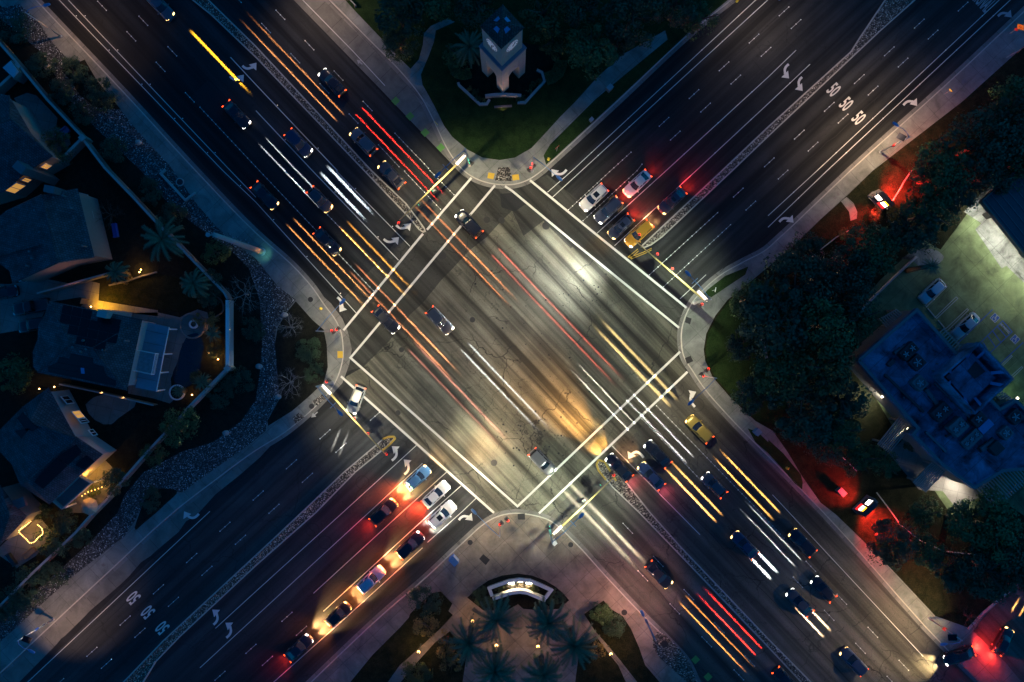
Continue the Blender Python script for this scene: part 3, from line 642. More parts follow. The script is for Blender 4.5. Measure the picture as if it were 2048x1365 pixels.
for at in tz(3, 0, (520, 722), (620, 836), (720, 947)): text_mark('50', at, A_NE - PI / 2, 1.35, 3.0, name='speed_numeral')
for at in tz(0, 3, (1070, 687), (1185, 802), (1300, 927)): text_mark('50', at, A_NE + PI / 2, 1.35, 3.0, name='speed_numeral')
text_mark('SIGNAL', (1967, 3), A_NE - PI / 2, .82, 3.6, 'white_old', name='road_word')
for at in tz(1, 0, (1115, 808), (1230, 930), (1350, 1060), (1475, 1180)) + tz(2, 3, (1465, 1185), (1565, 1322)):
    p = P(*at); MB().box((p.x, p.y, ZM - .006), (.95, 1.0, .004), A_NW).build('green_cycle_patch', M['green'], road)
mark('hatch_line', [T(2, 1, (925, 690), (1005, 625)), T(2, 1, (945, 700), (1010, 640)), T(2, 1, (930, 695), (1050, 650), (1115, 618)), T(2, 1, (950, 705), (1060, 660), (1115, 632))], .12, 'yellow')
# seams between paving passes and tar-filled joints
b = MB(); rr = random.Random(21)
for a, c in (((150, 0), (690, 575)), ((300, 10), (760, 500)), ((560, 60), (880, 400)), ((1560, 30), (1190, 372)), ((1450, 60), (1150, 335)), ((1960, 60), (1440, 545)), ((1780, 170), (1400, 520)), ((470, 1000), (120, 1330)), ((560, 1000), (230, 1310)), ((760, 960), (380, 1300)), ((880, 1000), (560, 1290)), ((1260, 900), (1700, 1365)), ((1420, 860), (1860, 1330)), ((1180, 1030), (1480, 1365))):
    n = 24; q = [(a[0] + (c[0] - a[0]) * i / n + rr.gauss(0, 1.2), a[1] + (c[1] - a[1]) * i / n + rr.gauss(0, 1.2)) for i in range(n + 1)]
    b.ribbon(xy(q), .07, .019)
for k in range(26):
    x, y = rr.choice([(250, 180), (350, 300), (1350, 230), (1650, 180), (1750, 300), (330, 1180), (480, 1180), (1500, 1150), (1700, 1250)]); x += rr.gauss(0, 70); y += rr.gauss(0, 60); t = rr.choice((A_NE, A_NW)); l = rr.uniform(18, 70)
    q = [(x + math.cos(t) * l * i / 6 + rr.gauss(0, 1.5), y - math.sin(t) * l * i / 6 + rr.gauss(0, 1.5)) for i in range(7)]
    b.ribbon(xy(q), .06, .0195)
b.build('tar_seam', M['patch'], road)
# manhole covers, loop cuts
b = MB()
for x, y, r in ((1003, 441, .5), (945, 640, .42), (1092, 452, .6), (803, 700, .4), (796, 826, .4), (988, 926, .5), (852, 1090, .5), (758, 478, .4), (885, 512, .6), (1394, 875, .55), (974, 440, .5)):
    p = P(x, y); b.lathe((p.x, p.y, .006), [(r, 0), (r, .012), (r * .8, .014)], 16)
b.build('manhole_cover', M['iron'], road)
b = MB()
for x, y in ((625, 1060), (650, 1085), (912, 962), (938, 980), (1310, 895), (1340, 870), (1395, 810), (917, 1050), (865, 935), (725, 965), (870, 972), (960, 1005), (1355, 780)):
    p = P(x, y); q = [(p.x + 1.0 * math.cos(t * PI / 9), p.y + 1.0 * math.sin(t * PI / 9)) for t in range(19)]; b.ribbon(q, .06, .018)
for s in ([(1065, 1120), (1190, 1020)], ): pass
for x in range(8):
    u = 760 + 22 * x; v = 950 + 19 * x
    b.ribbon(xy([(u, v), (u + 26, v + 26)]), .05, .018); b.ribbon(xy([(u + 4, v + 60), (u + 30, v + 86)]), .05, .018)
b.build('loop_cut', M['patch'], road)
# oil drips and grit on the junction
b = MB(); rr = random.Random(8)
for k in range(150):
    t = rr.random(); c = rr.choice([((960, 560), (1240, 900)), ((1090, 620), (1250, 560)), ((1000, 860), (1110, 880))])
    x = c[0][0] + (c[1][0] - c[0][0]) * t + rr.gauss(0, 22); y = c[0][1] + (c[1][1] - c[0][1]) * t + rr.gauss(0, 22); p = P(x, y); r = rr.choice([.05, .07, .1, .16])
    b.poly([(p.x + r * math.cos(a * PI / 3) * rr.uniform(.7, 1.3), p.y + r * math.sin(a * PI / 3) * rr.uniform(.7, 1.3), .013) for a in range(6)])
o = b.build('oil_drips', M['patch'], road); o['kind'] = 'stuff'

# tactile tiles and vault lids: parts of the pavements
for pts, sl in ((Z(880, 290, 7.585, (735, 423), (832, 438), (808, 528), (718, 508)), CN), (Z(880, 290, 7.585, (1090, 460), (1192, 447), (1205, 535), (1105, 545)), CN), (T(1, 2, (652, 75), (695, 75), (695, 130), (652, 130)), CW)):
    flat('tactile_tile', pts, .148, M['tact'], sl)
flat('cobble_panel', Z(880, 290, 7.585, (885, 350), (1055, 340), (1105, 555), (835, 545)), .146, M['medrock'], CN)
flat('cobble_panel', T(1, 2, (445, 480), (530, 415), (575, 440), (490, 510)), .146, M['medrock'], CW); flat('cobble_panel', T(1, 2, (290, 610), (345, 565), (390, 600), (320, 655)), .146, M['medrock'], CW)
for pts, sl in ((T(2, 1, (1390, 1165), (1432, 1180), (1420, 1225), (1378, 1210)), CE), (T(2, 2, (1378, 130), (1425, 112), (1445, 155), (1395, 178)), CE), (T(1, 3, (1815, 340), (1868, 385), (1835, 428), (1782, 378)), CS), (T(2, 3, (45, 20), (102, 15), (104, 65), (48, 65)), CS)):
    flat('vault_lid', pts, .148, M['iron'], sl)
for pts, sl in ((T(3, 1, (510, 205), (525, 195), (545, 220), (530, 232)), CE), (T(3, 1, (540, 178), (553, 170), (570, 192), (556, 203)), CE), (T(0, 3, (810, 425), (830, 412), (848, 430), (825, 442)), CW), (T(1, 2, (600, 275), (615, 262), (622, 280), (605, 292)), CW)):
    flat('meter_lid', pts, .148, M['gutter'], sl)
b = MB()
for x, y, r in ((437, 1028, .45), (446, 514, .5)): pass
for (x, y), r in zip(T(1, 1, (437, 1028)) + T(1, 2, (446, 515)) + T(2, 3, (895, 805)) + T(2, 3, (1218, 1055)) + T(0, 1, (1442, 92)) + T(1, 3, (1710, 247)) + T(2, 3, (468, 265)), (.4, .4, .45, .55, .5, .4, .4)):
    p = P(x, y); b.lathe((p.x, p.y, .147), [(r, 0), (r, .02), (r * .8, .025)], 16)
b.build('well_cover', M['iron'], CW)
# ------------------------------------------------------------------ vehicles
SHAPE = {
 'sedan': dict(L=4.8, W=1.84, body=[(-.5, .70, .74), (-.487, .83, .90), (-.44, .94, 1.0), (-.30, .99, 1.02), (0, 1, .97), (.2, .995, .97), (.34, .97, .91), (.43, .92, .83), (.48, .80, .72), (.5, .62, .58)],
     gh=(-.41, -.235, .055, .235), zr=1.46, wr=.70, wbse=.86),
 'suv': dict(L=4.75, W=1.93, body=[(-.5, .80, .80), (-.492, .90, 1.02), (-.46, .97, 1.06), (-.30, 1, 1.08), (0, 1, 1.06), (.2, 1, 1.06), (.34, .98, 1.02), (.43, .94, .95), (.48, .84, .84), (.5, .68, .66)],
     gh=(-.485, -.425, .06, .225), zr=1.72, wr=.74, wbse=.87),
 'hatch': dict(L=4.35, W=1.80, body=[(-.5, .76, .78), (-.49, .88, .98), (-.45, .95, 1.03), (-.30, 1, 1.03), (0, 1, 1.0), (.2, .995, 1.0), (.34, .97, .95), (.43, .92, .87), (.48, .80, .76), (.5, .62, .62)],
     gh=(-.475, -.36, .07, .25), zr=1.52, wr=.71, wbse=.86),
 'pickup': dict(L=5.6, W=1.98, body=[(-.5, .92, .95), (-.49, .97, 1.05), (-.44, 1, 1.06), (-.20, 1, 1.06), (0, 1, 1.06), (.2, 1, 1.1), (.34, .99, 1.08), (.43, .95, 1.02), (.48, .86, .92), (.5, .72, .74)],
     gh=(-.13, -.10, .10, .21), zr=1.82, wr=.74, wbse=.88),
}
def vehicle(kind, col, px, py, ang, label, head='off', tails='off', group=None, sunroof=False, rails=False, name='parked_car', cat='car', metal=.25, z=0.0):
    s = SHAPE[kind]; L, W = s['L'], s['W']; c = P(px, py, .7)
    r = thing(name, label, cat, (c.x, c.y, z), ang, group)
    pm = carpaint('paint_' + '_'.join('%d' % (v * 100) for v in col), col, metal)
    b = MB(); rows = []
    for x, wf, zt in s['body']:
        w_ = W / 2 * wf; X = x * L
        rows.append([(X, -w_ * .97, .22), (X, -w_, .50), (X, -w_ * .985, zt - .16), (X, -w_ * .90, zt - .03), (X, -w_ * .6, zt + .005), (X, 0, zt + .02), (X, w_ * .6, zt + .005), (X, w_ * .90, zt - .03), (X, w_ * .985, zt - .16), (X, w_, .50), (X, w_ * .97, .22)])
    b.grid(rows); b.poly(rows[0][::-1]); b.poly(rows[-1])
    b.poly([rows[0][0], rows[-1][0], rows[-1][-1], rows[0][-1]])
    b.build('body', pm, r, True, False, bevel=0)
    def zdeck(x):
        B = s['body']
        for k in range(len(B) - 1):
            if B[k][0] <= x <= B[k + 1][0]: return B[k][2] + (B[k + 1][2] - B[k][2]) * (x - B[k][0]) / (B[k + 1][0] - B[k][0])
        return .9
    g0, g1, g2, g3 = [v * L for v in s['gh']]; zr = s['zr']; wr = W / 2 * s['wr']; wb = W / 2 * s['wbse']
    zb0, zb1 = zdeck(s['gh'][0]) - .02, zdeck(s['gh'][3]) - .02
    def ring(x0, x1, w_, z0, z1, cf, cb):
        pts = []
        for t in (-1, -.6, 0, .6, 1): pts.append((x1 - cf * t * t, w_ * t * (.97 if abs(t) == 1 else 1), z1))
        for f in (.66, .33): pts.append((x0 + (x1 - x0) * f, w_ * 1.0, z0 + (z1 - z0) * f))
        for t in (1, .6, 0, -.6, -1): pts.append((x0 + cb * t * t, w_ * t * (.97 if abs(t) == 1 else 1), z0))
        for f in (.33, .66): pts.append((x0 + (x1 - x0) * f, -w_ * 1.0, z0 + (z1 - z0) * f))
        return pts
    A = ring(g0, g3, wb, zb0, zb1, .22, .10); Bq = ring(g1, g2, wr, zr - .03, zr - .04, .16, .07)
    b = MB(); b.grid([A + [A[0]], Bq + [Bq[0]]]); b.poly(Bq)
    b.build('window_glass', M['glass'], r, True, False)
    C0 = ring(g1 - .03, g2 + .04, wr * 1.02, zr - .02, zr - .03, .17, .08); C1 = ring(g1 + .12, g2 - .12, wr * .82, zr + .03, zr + .02, .14, .05)
    b = MB(); b.grid([C0 + [C0[0]], C1 + [C1[0]]]); b.poly(C1)
    for i, j in ((0, 0), (4, 4), (7, 7), (11, 11)): b.tube([A[i], Bq[j]], .055, 5)
    for i in (5, 12): b.tube([Vector(A[i]) * .55 + Vector(A[i + 1]) * .45, Vector(Bq[i]) * .55 + Vector(Bq[i + 1]) * .45], .045, 5)
    b.build('roof', pm, r, True, False)
    if sunroof: MB().box(((g1 + g2) / 2 + (g2 - g1) * .18, 0, zr + .028), ((g2 - g1) * .34, wr * 1.15, .012)).build('sunroof', M['glass'], r, False, False)
    if rails:
        for q in (-1, 1): MB().tube([(g1 + .1, q * wr * .93, zr + .02), (g1 + .25, q * wr * .93, zr + .07), (g2 - .35, q * wr * .93, zr + .07), (g2 - .2, q * wr * .93, zr + .01)], .025, 6).build('roof_rail', M['trimd'], r, True, False)
    if kind == 'pickup': MB().box((-.315 * L, 0, 1.075), (.33 * L, W * .80, .03)).build('cargo_bed', M['trimd'], r, False, False)
    for q in (-1, 1):
        MB().ball((g3 - .32, q * (W / 2 + .10), zb1 + .06), (.10, .13, .08)).build('mirror', pm, r, True, False)
        for x in (.31 * L, -.30 * L):
            wh = MB().tube([(x, q * (W / 2 - .20), .33), (x, q * (W / 2 + .01), .33)], .33, 14).build('wheel', M['tyre'], r, False, False)
            MB().tube([(x, q * (W / 2 + .005), .33), (x, q * (W / 2 + .02), .33)], .2, 10).build('rim', M['rim'], wh, False, False)
        hz = s['body'][-2][2] - .03
        hm = {'off': 'head_dim', 'white': 'head', 'warm': 'head_warm'}[head]
        b = MB(); hy = W / 2 * .70
        b.grid([[(L * .496 - .02, q * (hy - .24), hz - .02), (L * .452, q * (hy - .17), hz + .085)], [(L * .484, q * (hy + .03), hz - .01), (L * .44, q * (hy + .02), hz + .10)], [(L * .462, q * (hy + .17), hz + .0), (L * .425, q * (hy + .18), hz + .05)]])
        b.build('headlight', M[hm], r, False, False, solid=.05)
        tzv = s['body'][1][2] - .04
        b = MB(); b.box((-L * .487, q * W / 2 * .72, tzv - .02), (.10, .34, .13), q * .35); b.build('taillight', M['tail' if tails != 'off' else 'tail_dim'], r, False, False)
    if head != 'off' or tails != 'off':
        r['lit'] = 1
    return r
WARM = (1.0, .56, .20); WHITE = (1.0, .90, .74); COOL = (.80, .92, 1.0); RED = (1.0, .03, .02); ORANGE = (1.0, .38, .06); PINK = (1.0, .35, .22)
LS = 1.0
def lamps(r, kind, beam=None, low=None, brake=0, bcol=RED, tail_trail=None, throw=None, sides=(-1, 1)):
    L, W = SHAPE[kind]['L'], SHAPE[kind]['W']
    for q in sides:
        if beam:
            col_, pw, ln_, wd_ = beam; beam_ = globals()['beam']
            beam_((L / 2 + .10, q * W * .38, .66), 0, .66, ln_, wd_, pw, col_, r)  # added strip light, shaped to imitate a headlamp's trail on the road
        if low:
            col, pw = low; x = L / 2 + .12; y = q * W * .36
            spot((x, y, .66), (x + 4.8, y * 1.1, 0), pw * 1.25 * LS, col, 64, 1.0, .15, r, 'headlamp_and_trail_light')
        if throw:
            col, pw = throw; x = L / 2 + .12; y = q * W * .36
            spot((x, y, .66), (x + 26, y * 1.4, 0), pw * 3.0 * LS, col, 15, 1.0, .12, r, 'headlamp_throw', 3.4)
        if tail_trail:
            col_, pw, ln_, wd_ = tail_trail; beam_ = globals()['beam']
            beam_((-L / 2 - .12, q * W * .38, .85), PI, .85, ln_, wd_, pw, col_, r, 'tail_trail_light')  # added strip light, shaped to imitate a tail lamp's trail
    if brake: spot((-L / 2 - .14, 0, .85), (-L / 2 - 3.2, 0, 0), brake * LS, bcol, 150, 1.0, .35, r, 'taillamp_glow')
WB, EB, SB, NB = A_NE + PI, A_NE, A_NW, A_NW + PI
GQ = 'cars queued at the north-east stop line'
c = vehicle('suv', (.62, .60, .58), 1187, 396, WB, 'white hatchback with dark sunroof, nearest the kerb in the north-east queue', 'white', 'on', GQ, True, True, 'car'); lamps(c, 'suv', low=(WHITE, 120), brake=260, throw=((.95, 1, .9), 11000))
c = vehicle('sedan', (.62, .60, .60), 1274, 368, WB, 'white saloon glowing pink on its bonnet, second row of the north-east queue', 'warm', 'on', GQ, name='car'); lamps(c, 'sedan', low=(WARM, 900), brake=700)
c = vehicle('suv', (.035, .045, .075), 1216, 421, WB, 'dark blue estate car with ribbed roof beside the white hatchback', 'white', 'on', GQ, False, True, 'car'); lamps(c, 'suv', low=(WHITE, 150), brake=1700, throw=((1, .97, .86), 14000))
c = vehicle('hatch', (.030, .038, .065), 1241, 454, WB, 'dark car with black sunroof between the dark estate and the yellow car', 'warm', 'on', GQ, True, False, 'car'); lamps(c, 'hatch', low=(WARM, 380), brake=2600, throw=((.97, 1, .92), 22000))
c = vehicle('suv', (.52, .27, .02), 1277, 468, WB, 'yellow sport utility car beside the median nose', 'white', 'on', GQ, False, True, 'car'); lamps(c, 'suv', low=(WHITE, 150), brake=300, throw=((.95, 1, .92), 22000))
c = vehicle('sedan', (.030, .032, .055), 1344, 402, WB, 'dark saloon waiting alone behind the yellow car along the median', 'warm', 'on', GQ, True, name='car'); lamps(c, 'sedan', low=(WARM, 2300), brake=1500)
GS = 'cars queued at the south-west stop line'
c = vehicle('hatch', (.10, .24, .42), 836, 956, EB, 'blue roofed silver hatchback, farthest left at the south-west stop line', 'warm', 'on', GS, name='car'); lamps(c, 'hatch', low=(WARM, 1100), brake=14000, bcol=(1.0, .12, .02), throw=((1, .9, .6), 11000))
c = vehicle('sedan', (.66, .65, .64), 872, 989, EB, 'white saloon with one red high brake lamp, middle of the south-west queue front', 'white', 'on', GS, name='car'); lamps(c, 'sedan', low=(WHITE, 700), brake=13000, bcol=(1.0, .05, .015), throw=((1, .66, .34), 22000))
c = vehicle('suv', (.64, .63, .64), 885, 1029, EB, 'white sport utility car with black sunroof, nearest the south plaza', 'white', 'on', GS, True, True, 'car'); lamps(c, 'suv', low=(WHITE, 600), brake=500, throw=((1, .85, .6), 14000))
c = vehicle('suv', (.012, .012, .014), 768, 1024, EB, 'black sport utility car with glowing headlights behind the blue roofed hatchback', 'warm', 'on', GS, name='car'); lamps(c, 'suv', low=(WARM, 12000), brake=1600)
c = vehicle('suv', (.012, .014, .022), 821, 1090, EB, 'black van like car with one white headlight, behind the white sport utility car', 'white', 'on', GS, False, True, 'car'); lamps(c, 'suv', low=(WHITE, 6000), brake=6000, bcol=(1.0, .2, .04))
c = vehicle('suv', (.56, .50, .58), 743, 1159, EB, 'pale lilac sport utility car, third from last in the kerb lane queue', 'warm', 'on', GS, False, True, 'car'); lamps(c, 'suv', low=(WARM, 9500), brake=4500, bcol=(1.0, .24, .04))
c = vehicle('hatch', (.014, .015, .018), 677, 1229, EB, 'black hatchback, second from last in the kerb lane queue', 'warm', 'on', GS, name='car'); lamps(c, 'hatch', low=(WARM, 6500), brake=3600, bcol=(1.0, .26, .05))
c = vehicle('sedan', (.012, .013, .03), 598, 1296, EB, 'dark car still rolling up at the tail of the south-west queue', 'white', 'on', GS, name='car'); lamps(c, 'sedan', low=(WARM, 13000), brake=1000)
c = vehicle('sedan', (.014, .015, .02), 1238, 935, NB, 'dark saloon with bright headlights waiting beside the south-east median nose', 'white', 'on', name='car'); lamps(c, 'sedan', low=((1, .50, .12), 8500), brake=700, bcol=(1, .08, .15), throw=((1, .47, .12), 52000))
c = vehicle('sedan', (.012, .014, .02), 1918, 1312, math.atan2(-.35, -.94) , 'dark saloon nosing out of the south-east driveway', 'white', 'on', name='car'); lamps(c, 'sedan', low=((1, .72, .35), 5000), brake=5200)

# traffic on the move: the vehicles whose added strip lights imitate drawn-out lamp trails, standing where those streaks begin
GM = 'moving traffic on the main road'
def mover(kind, col, px, py, ang, label, beam=None, tail_trail=None, low=None, brake=0, head='white', **k):
    c = vehicle(kind, col, px, py, ang, label, head, 'on', GM, name='moving_car'); lamps(c, kind, beam, low, brake, tail_trail=tail_trail, **k); return c
BK = (.014, .015, .02); GR = (.06, .06, .07); BL = (.02, .035, .08)
OR = (1, .38, .12); PK = (1, .22, .18); AM = (1, .46, .02)
mover('suv', (.10, .10, .12), 322, 14, SB, 'grey van like car signalling amber in the north-west turn lane', beam=(AM, 2.6, 16, .34), head='warm', sides=(1,))
mover('suv', (.12, .12, .13), 727, 284, NB, 'grey car on warm orange streaks beside the north-west median', beam=(OR, 1.5, 24, .20), head='warm')
mover('sedan', BK, 664, 165, NB, 'black car ahead of the twin red streaks on the north-west road', tail_trail=(RED, 2.4, 22, .18))
mover('sedan', BK, 474, 230, SB, 'black car entering the photo behind thin white streaks, south-east bound', beam=(COOL, 1.1, 17, .15))
mover('suv', BL, 598, 287, SB, 'dark blue car behind the broad white streaks near the north-west median', beam=(COOL, 1.9, 13, .34))
mover('sedan', BK, 530, 392, SB, 'black car behind the long orange streaks in the north-west kerb lane', beam=((1, .42, .12), 1.8, 21, .20), head='warm')
mover('hatch', GR, 640, 400, SB, 'grey hatchback behind the amber streaks of the second north-west lane', beam=((1, .42, .06), 1.5, 18, .22), head='warm')
mover('sedan', BK, 655, 484, SB, 'black car behind the orange streaks that cross the north-west crosswalk', beam=((1, .34, .14), 1.1, 26, .22), head='warm')
mover('sedan', GR, 783, 350, NB, 'grey car leaving orange streaks across the junction, beside the median nose', tail_trail=((1, .30, .10), .55, 25, .22), head='warm')
mover('suv', BK, 938, 448, NB, 'black car leaving pink red streaks across the junction', tail_trail=((1, .16, .13), .55, 31, .24))
mover('sedan', BK, 772, 640, SB, 'black saloon behind the pink streaks near the west corner', beam=((1, .34, .28), .5, 25, .24))
mover('suv', (.05, .06, .08), 880, 642, SB, 'dark blue car in the middle of the junction behind blue white streaks', beam=((.78, .86, 1), .5, 21, .26))
mover('suv', (.30, .22, .04), 1398, 858, NB, 'yellow van like car just outside the south-east crosswalk', beam=((1, .72, .30), .8, 20, .40), head='warm')
mover('sedan', BK, 1315, 908, NB, 'black car on the thin white pair of streaks beside the turn arrow', beam=((1, .94, .86), .9, 16, .16))
mover('hatch', (.08, .08, .09), 1428, 970, NB, 'grey hatchback on the pale streaks in the middle south-east lane', beam=((.92, .95, 1), .9, 17, .22))
mover('sedan', BL, 1489, 1090, NB, 'dark blue saloon between the orange and the white pair of streaks', beam=((1, .50, .14), 2.0, 14.5, .26), head='warm')
mover('suv', BK, 1604, 1085, NB, 'black car at the end of the orange streaks nearest the east kerb', beam=((1, .50, .12), 1.9, 16, .24), head='warm')
mover('sedan', GR, 1599, 1205, NB, 'grey saloon behind the thick white streaks in the far south-east lane', beam=(COOL, 2.4, 8.6, .34))
mover('hatch', BK, 1646, 1178, NB, 'black hatchback on the thin silver streaks next to the grey saloon', beam=(COOL, .9, 15, .14))
mover('suv', BL, 1706, 1322, NB, 'dark blue van like car at the lower right on cream streaks', beam=((1, .72, .46), 1.8, 9.5, .26), head='warm')
mover('suv', (.14, .14, .14), 1085, 925, SB, 'grey van like car leaving the junction towards the south-east', beam=((1, .9, .7), .45, 20, .5))
mover('sedan', BK, 1318, 1150, SB, 'black car on the thin orange streaks along the south plaza', beam=((1, .40, .08), 1.2, 18, .15), head='warm')
mover('sedan', BK, 1572, 1362, SB, 'black saloon ahead of the red streaks at the bottom edge by the median', tail_trail=(RED, 1.9, 16, .18))
mover('hatch', (.36, .35, .30), 712, 800, R(-112), 'pale yellow hatchback turning right round the west corner', beam=((.95, .9, .8), .5, 7, .3))
mover('hatch', BK, 2006, 1282, R(60), 'black hatchback turning into the south-east driveway', beam=((1, .5, .15), 1.2, 6, .3), brake=3500, head='warm')
mover('sedan', (.03, .05, .12), 1302, 952, NB, 'dark blue saloon edging forward in the turn lane beside the waiting dark saloon', low=((1, .5, .2), 1500), brake=500, bcol=(1, .1, .2), head='warm')

GP = 'parked cars'
vehicle('hatch', (.50, .52, .54), 1864, 583, A_NE + PI, 'white car parked at the left end of the lit car park', group=GP)
vehicle('sedan', (.40, .40, .40), 1931, 652, A_NE + PI, 'silver saloon parked beside the disabled bays', group=GP)
vehicle('pickup', (.012, .013, .016), 62, 614, R(190), 'black pickup on the driveway between the western houses', group=GP, name='pickup_truck', cat='pickup truck')
vehicle('sedan', (.012, .014, .022), 4, 586, R(10), 'black car cut by the left edge of the photo on the driveway', group=GP)
vehicle('suv', (.010, .011, .016), 68, 650, R(190), 'black car half hidden beside the solar roofed house', group=GP)
# ------------------------------------------------------------------ signals, street lamps, signs
def sub(a, b, t): return Vector(a) * (1 - t) + Vector(b) * t
def signal_head(p, face, lens, parent, n3=True):
    """three-lamp head hanging at p, facing the direction face (radians)"""
    h = MB(); m = Matrix.Rotation(face, 4, 'Z'); p = Vector(p)
    h.box(p, (.24, .36, 1.1), face); h.box(p - (m @ Vector((.14, 0, 0))), (.02, .62, 1.36), face)
    for z in (.36, 0, -.36): h.tube([p + m @ Vector((.1, 0, z + .1)), p + m @ Vector((.36, 0, z + .06))], .155, 10, False)
    o = h.build('signal_head', M['dark'], parent)
    zz = {'red_l': .36, 'amber_l': 0, 'green_l': -.36}[lens]
    q = p + m @ Vector((.30, 0, zz)); MB().ball(q, (.19, .19, .19), 10).build('lit_lens', M[lens], o)
    col = {'red_l': (1, .05, .02), 'green_l': (.1, 1, .6)}[lens]
    sl_ = point(q + m @ Vector((.3, 0, 0)), 14, col, .1); wparent(sl_, parent)
    return o
LUMP = 2600
def luminaire(end, d, parent, power=LUMP, col=(1.0, .80, .55), ang=150, tilt=(0, 0)):
    d = Vector((d.x, d.y, 0)).normalized(); n = Vector((-d.y, d.x, 0)); e = Vector(end)
    b = MB(); b.grid([[e - d * .1 + n * k * .1 + Vector((0, 0, .05 - abs(k) * .04)) for k in (-1, -.5, 0, .5, 1)], [e + d * .25 + n * k * .2 + Vector((0, 0, .09 - abs(k) * .07)) for k in (-1, -.5, 0, .5, 1)],
                      [e + d * .75 + n * k * .18 + Vector((0, 0, .08 - abs(k) * .07)) for k in (-1, -.5, 0, .5, 1)], [e + d * .95 + n * k * .08 + Vector((0, 0, .04 - abs(k) * .03)) for k in (-1, -.5, 0, .5, 1)]])
    b.build('lamp_head', M['luma'], parent, True, True, solid=.06)
    b = MB(); b.box(e + d * .45 - Vector((0, 0, .07)), (.4, .24, .03), math.atan2(d.y, d.x)); b.build('lens', M['lampglow'], parent)
    s_ = spot(e + d * .45 - Vector((0, 0, .15)), e + d * .45 + Vector((tilt[0], tilt[1], -10)), power, col, ang, .5, .18); wparent(s_, parent)
def mast(label, base, armend, lumend, sign, heads, ped, power=LUMP, col=(1.0, .80, .55), hz=10.0, tilt=(0, 0)):
    bp = P(*base); r = thing('traffic_signal_mast', label, 'traffic signal', (bp.x, bp.y, .13), 0, 'mast arm traffic signals at the corners')
    top = Vector((bp.x, bp.y, hz)); B0 = Vector((bp.x, bp.y, .13))
    MB().tube([B0, Vector((bp.x, bp.y, 7)), top], [.20, .15, .10], 12).lathe(B0, [(.34, 0), (.34, .12), (.22, .2)], 12).build('pole', M['steel'], r, True)
    ae = P(*armend, 6.5); a0 = Vector((bp.x, bp.y, 6.3))
    MB().tube([a0, sub(a0, ae, .5) + Vector((0, 0, .12)), ae], [.16, .12, .07], 10).build('mast_arm', M['arm'], r, True)
    le = P(*lumend, hz + .6); d = le - top
    MB().tube([top - Vector((0, 0, .5)), sub(top, le, .4) + Vector((0, 0, .25)), le], [.06, .05, .04], 8).tube([sub(top, le, .78) + Vector((-d.y, d.x, 0)).normalized() * .55 + Vector((0, 0, .1)), sub(top, le, .78) - Vector((-d.y, d.x, 0)).normalized() * .55 + Vector((0, 0, .1))], .05, 6).build('lamp_arm', M['luma'], r, True)
    tl = -le.xy.normalized() * 4.0
    luminaire(le, d, r, power * 4.9, col, 140, (tl.x, tl.y))
    s0, s1 = P(*sign[0], 7.1), P(*sign[1], 7.1)
    MB().bar(s0, s1, .30, .5).build('street_name_sign', M['namesign'], r)
    MB().bar(s0 + Vector((0, 0, .28)), s1 + Vector((0, 0, .28)), .10, .05).tube([sub(s0, s1, .5) + Vector((0, 0, .2)), top * .2 + Vector((bp.x, bp.y, 7.4)) * .8], .03, 6).build('sign_frame', M['steel'], r)
    ar = ae - a0
    for (hx, hy, lens, f) in heads: signal_head(P(hx, hy, 6.0), f, lens, r)
    for (hx, hy, lens, f, z) in ped: signal_head(P(hx, hy, z), f, lens, r)
    return r
rd = 'red_l'; gn = 'green_l'
mast('signal mast at the east corner with yellow arm over the north-east exit lanes', (1389, 606), (1272, 484), (1380, 552), ((1396, 583), (1415, 602)), [(1311, 512, rd, A_NE), (1341, 541, rd, A_NE), (1275, 473, rd, A_NE)], [(1400, 612, rd, A_NE, 3.4)], 1500, (.90, 1, .74))
mast('signal mast at the north corner with green lamps over the north-west lanes', (938, 330), (799, 441), (880, 346), ((913, 329), (930, 311)), [(869, 383, gn, NB), (841, 411, gn, NB), (801, 450, rd, NB)], [(943, 327, gn, NB, 3.4)], 1500, (1, .84, .52))
mast('signal mast at the west corner with yellow arm and red lamps above the turning hatchback', (665, 766), (772, 910), (676, 822), ((644, 771), (661, 788)), [(713, 834, rd, A_NE + PI), (740, 864, rd, A_NE + PI), (777, 905, rd, A_NE + PI)], [(657, 761, rd, A_NE + PI, 3.4)], 1300, (1, .88, .60))
mast('signal mast at the south corner with green lamps over the south-east exit lanes', (1098, 1053), (1230, 953), (1158, 1036), ((1107, 1069), (1123, 1053)), [(1166, 1000, gn, SB), (1197, 970, gn, SB), (1224, 947, rd, SB)], [(1095, 1053, gn, SB, 3.4)], 1700, (.92, 1, .74))
def ped_post(label, base, lumend, head, power=1300, col=(1.0, .86, .54), hz=9.5):
    bp = P(*base); r = thing('signal_post', label, 'signal post', (bp.x, bp.y, .13), 0, 'slim signal posts with lamp arms')
    top = Vector((bp.x, bp.y, hz)); B0 = Vector((bp.x, bp.y, .13))
    MB().tube([B0, top], [.11, .07], 10).lathe(B0, [(.22, 0), (.22, .1), (.14, .16)], 10).build('pole', M['steel'], r, True)
    le = P(*lumend, hz + .5); d = le - top
    MB().tube([top - Vector((0, 0, .4)), sub(top, le, .4) + Vector((0, 0, .2)), le], [.05, .045, .035], 8).build('lamp_arm', M['luma'], r, True)
    tl = -le.xy.normalized() * 2.0; luminaire(le, d, r, power * 3.5, col, 142, (tl.x, tl.y)); signal_head(P(head[0], head[1], 3.3), head[3], head[2], r); signal_head(P(head[0] + 10, head[1] - 8, 3.0), head[3] + PI / 2, head[2], r)
    return r
ped_post('slim signal post near the lawn tip at the north corner', (1064, 343), (1114, 353), (1058, 340, rd, A_NE), 1500)
ped_post('slim signal post beside the white turn arrow at the west corner', (663, 664), (681, 608), (667, 665, rd, NB), 1200)
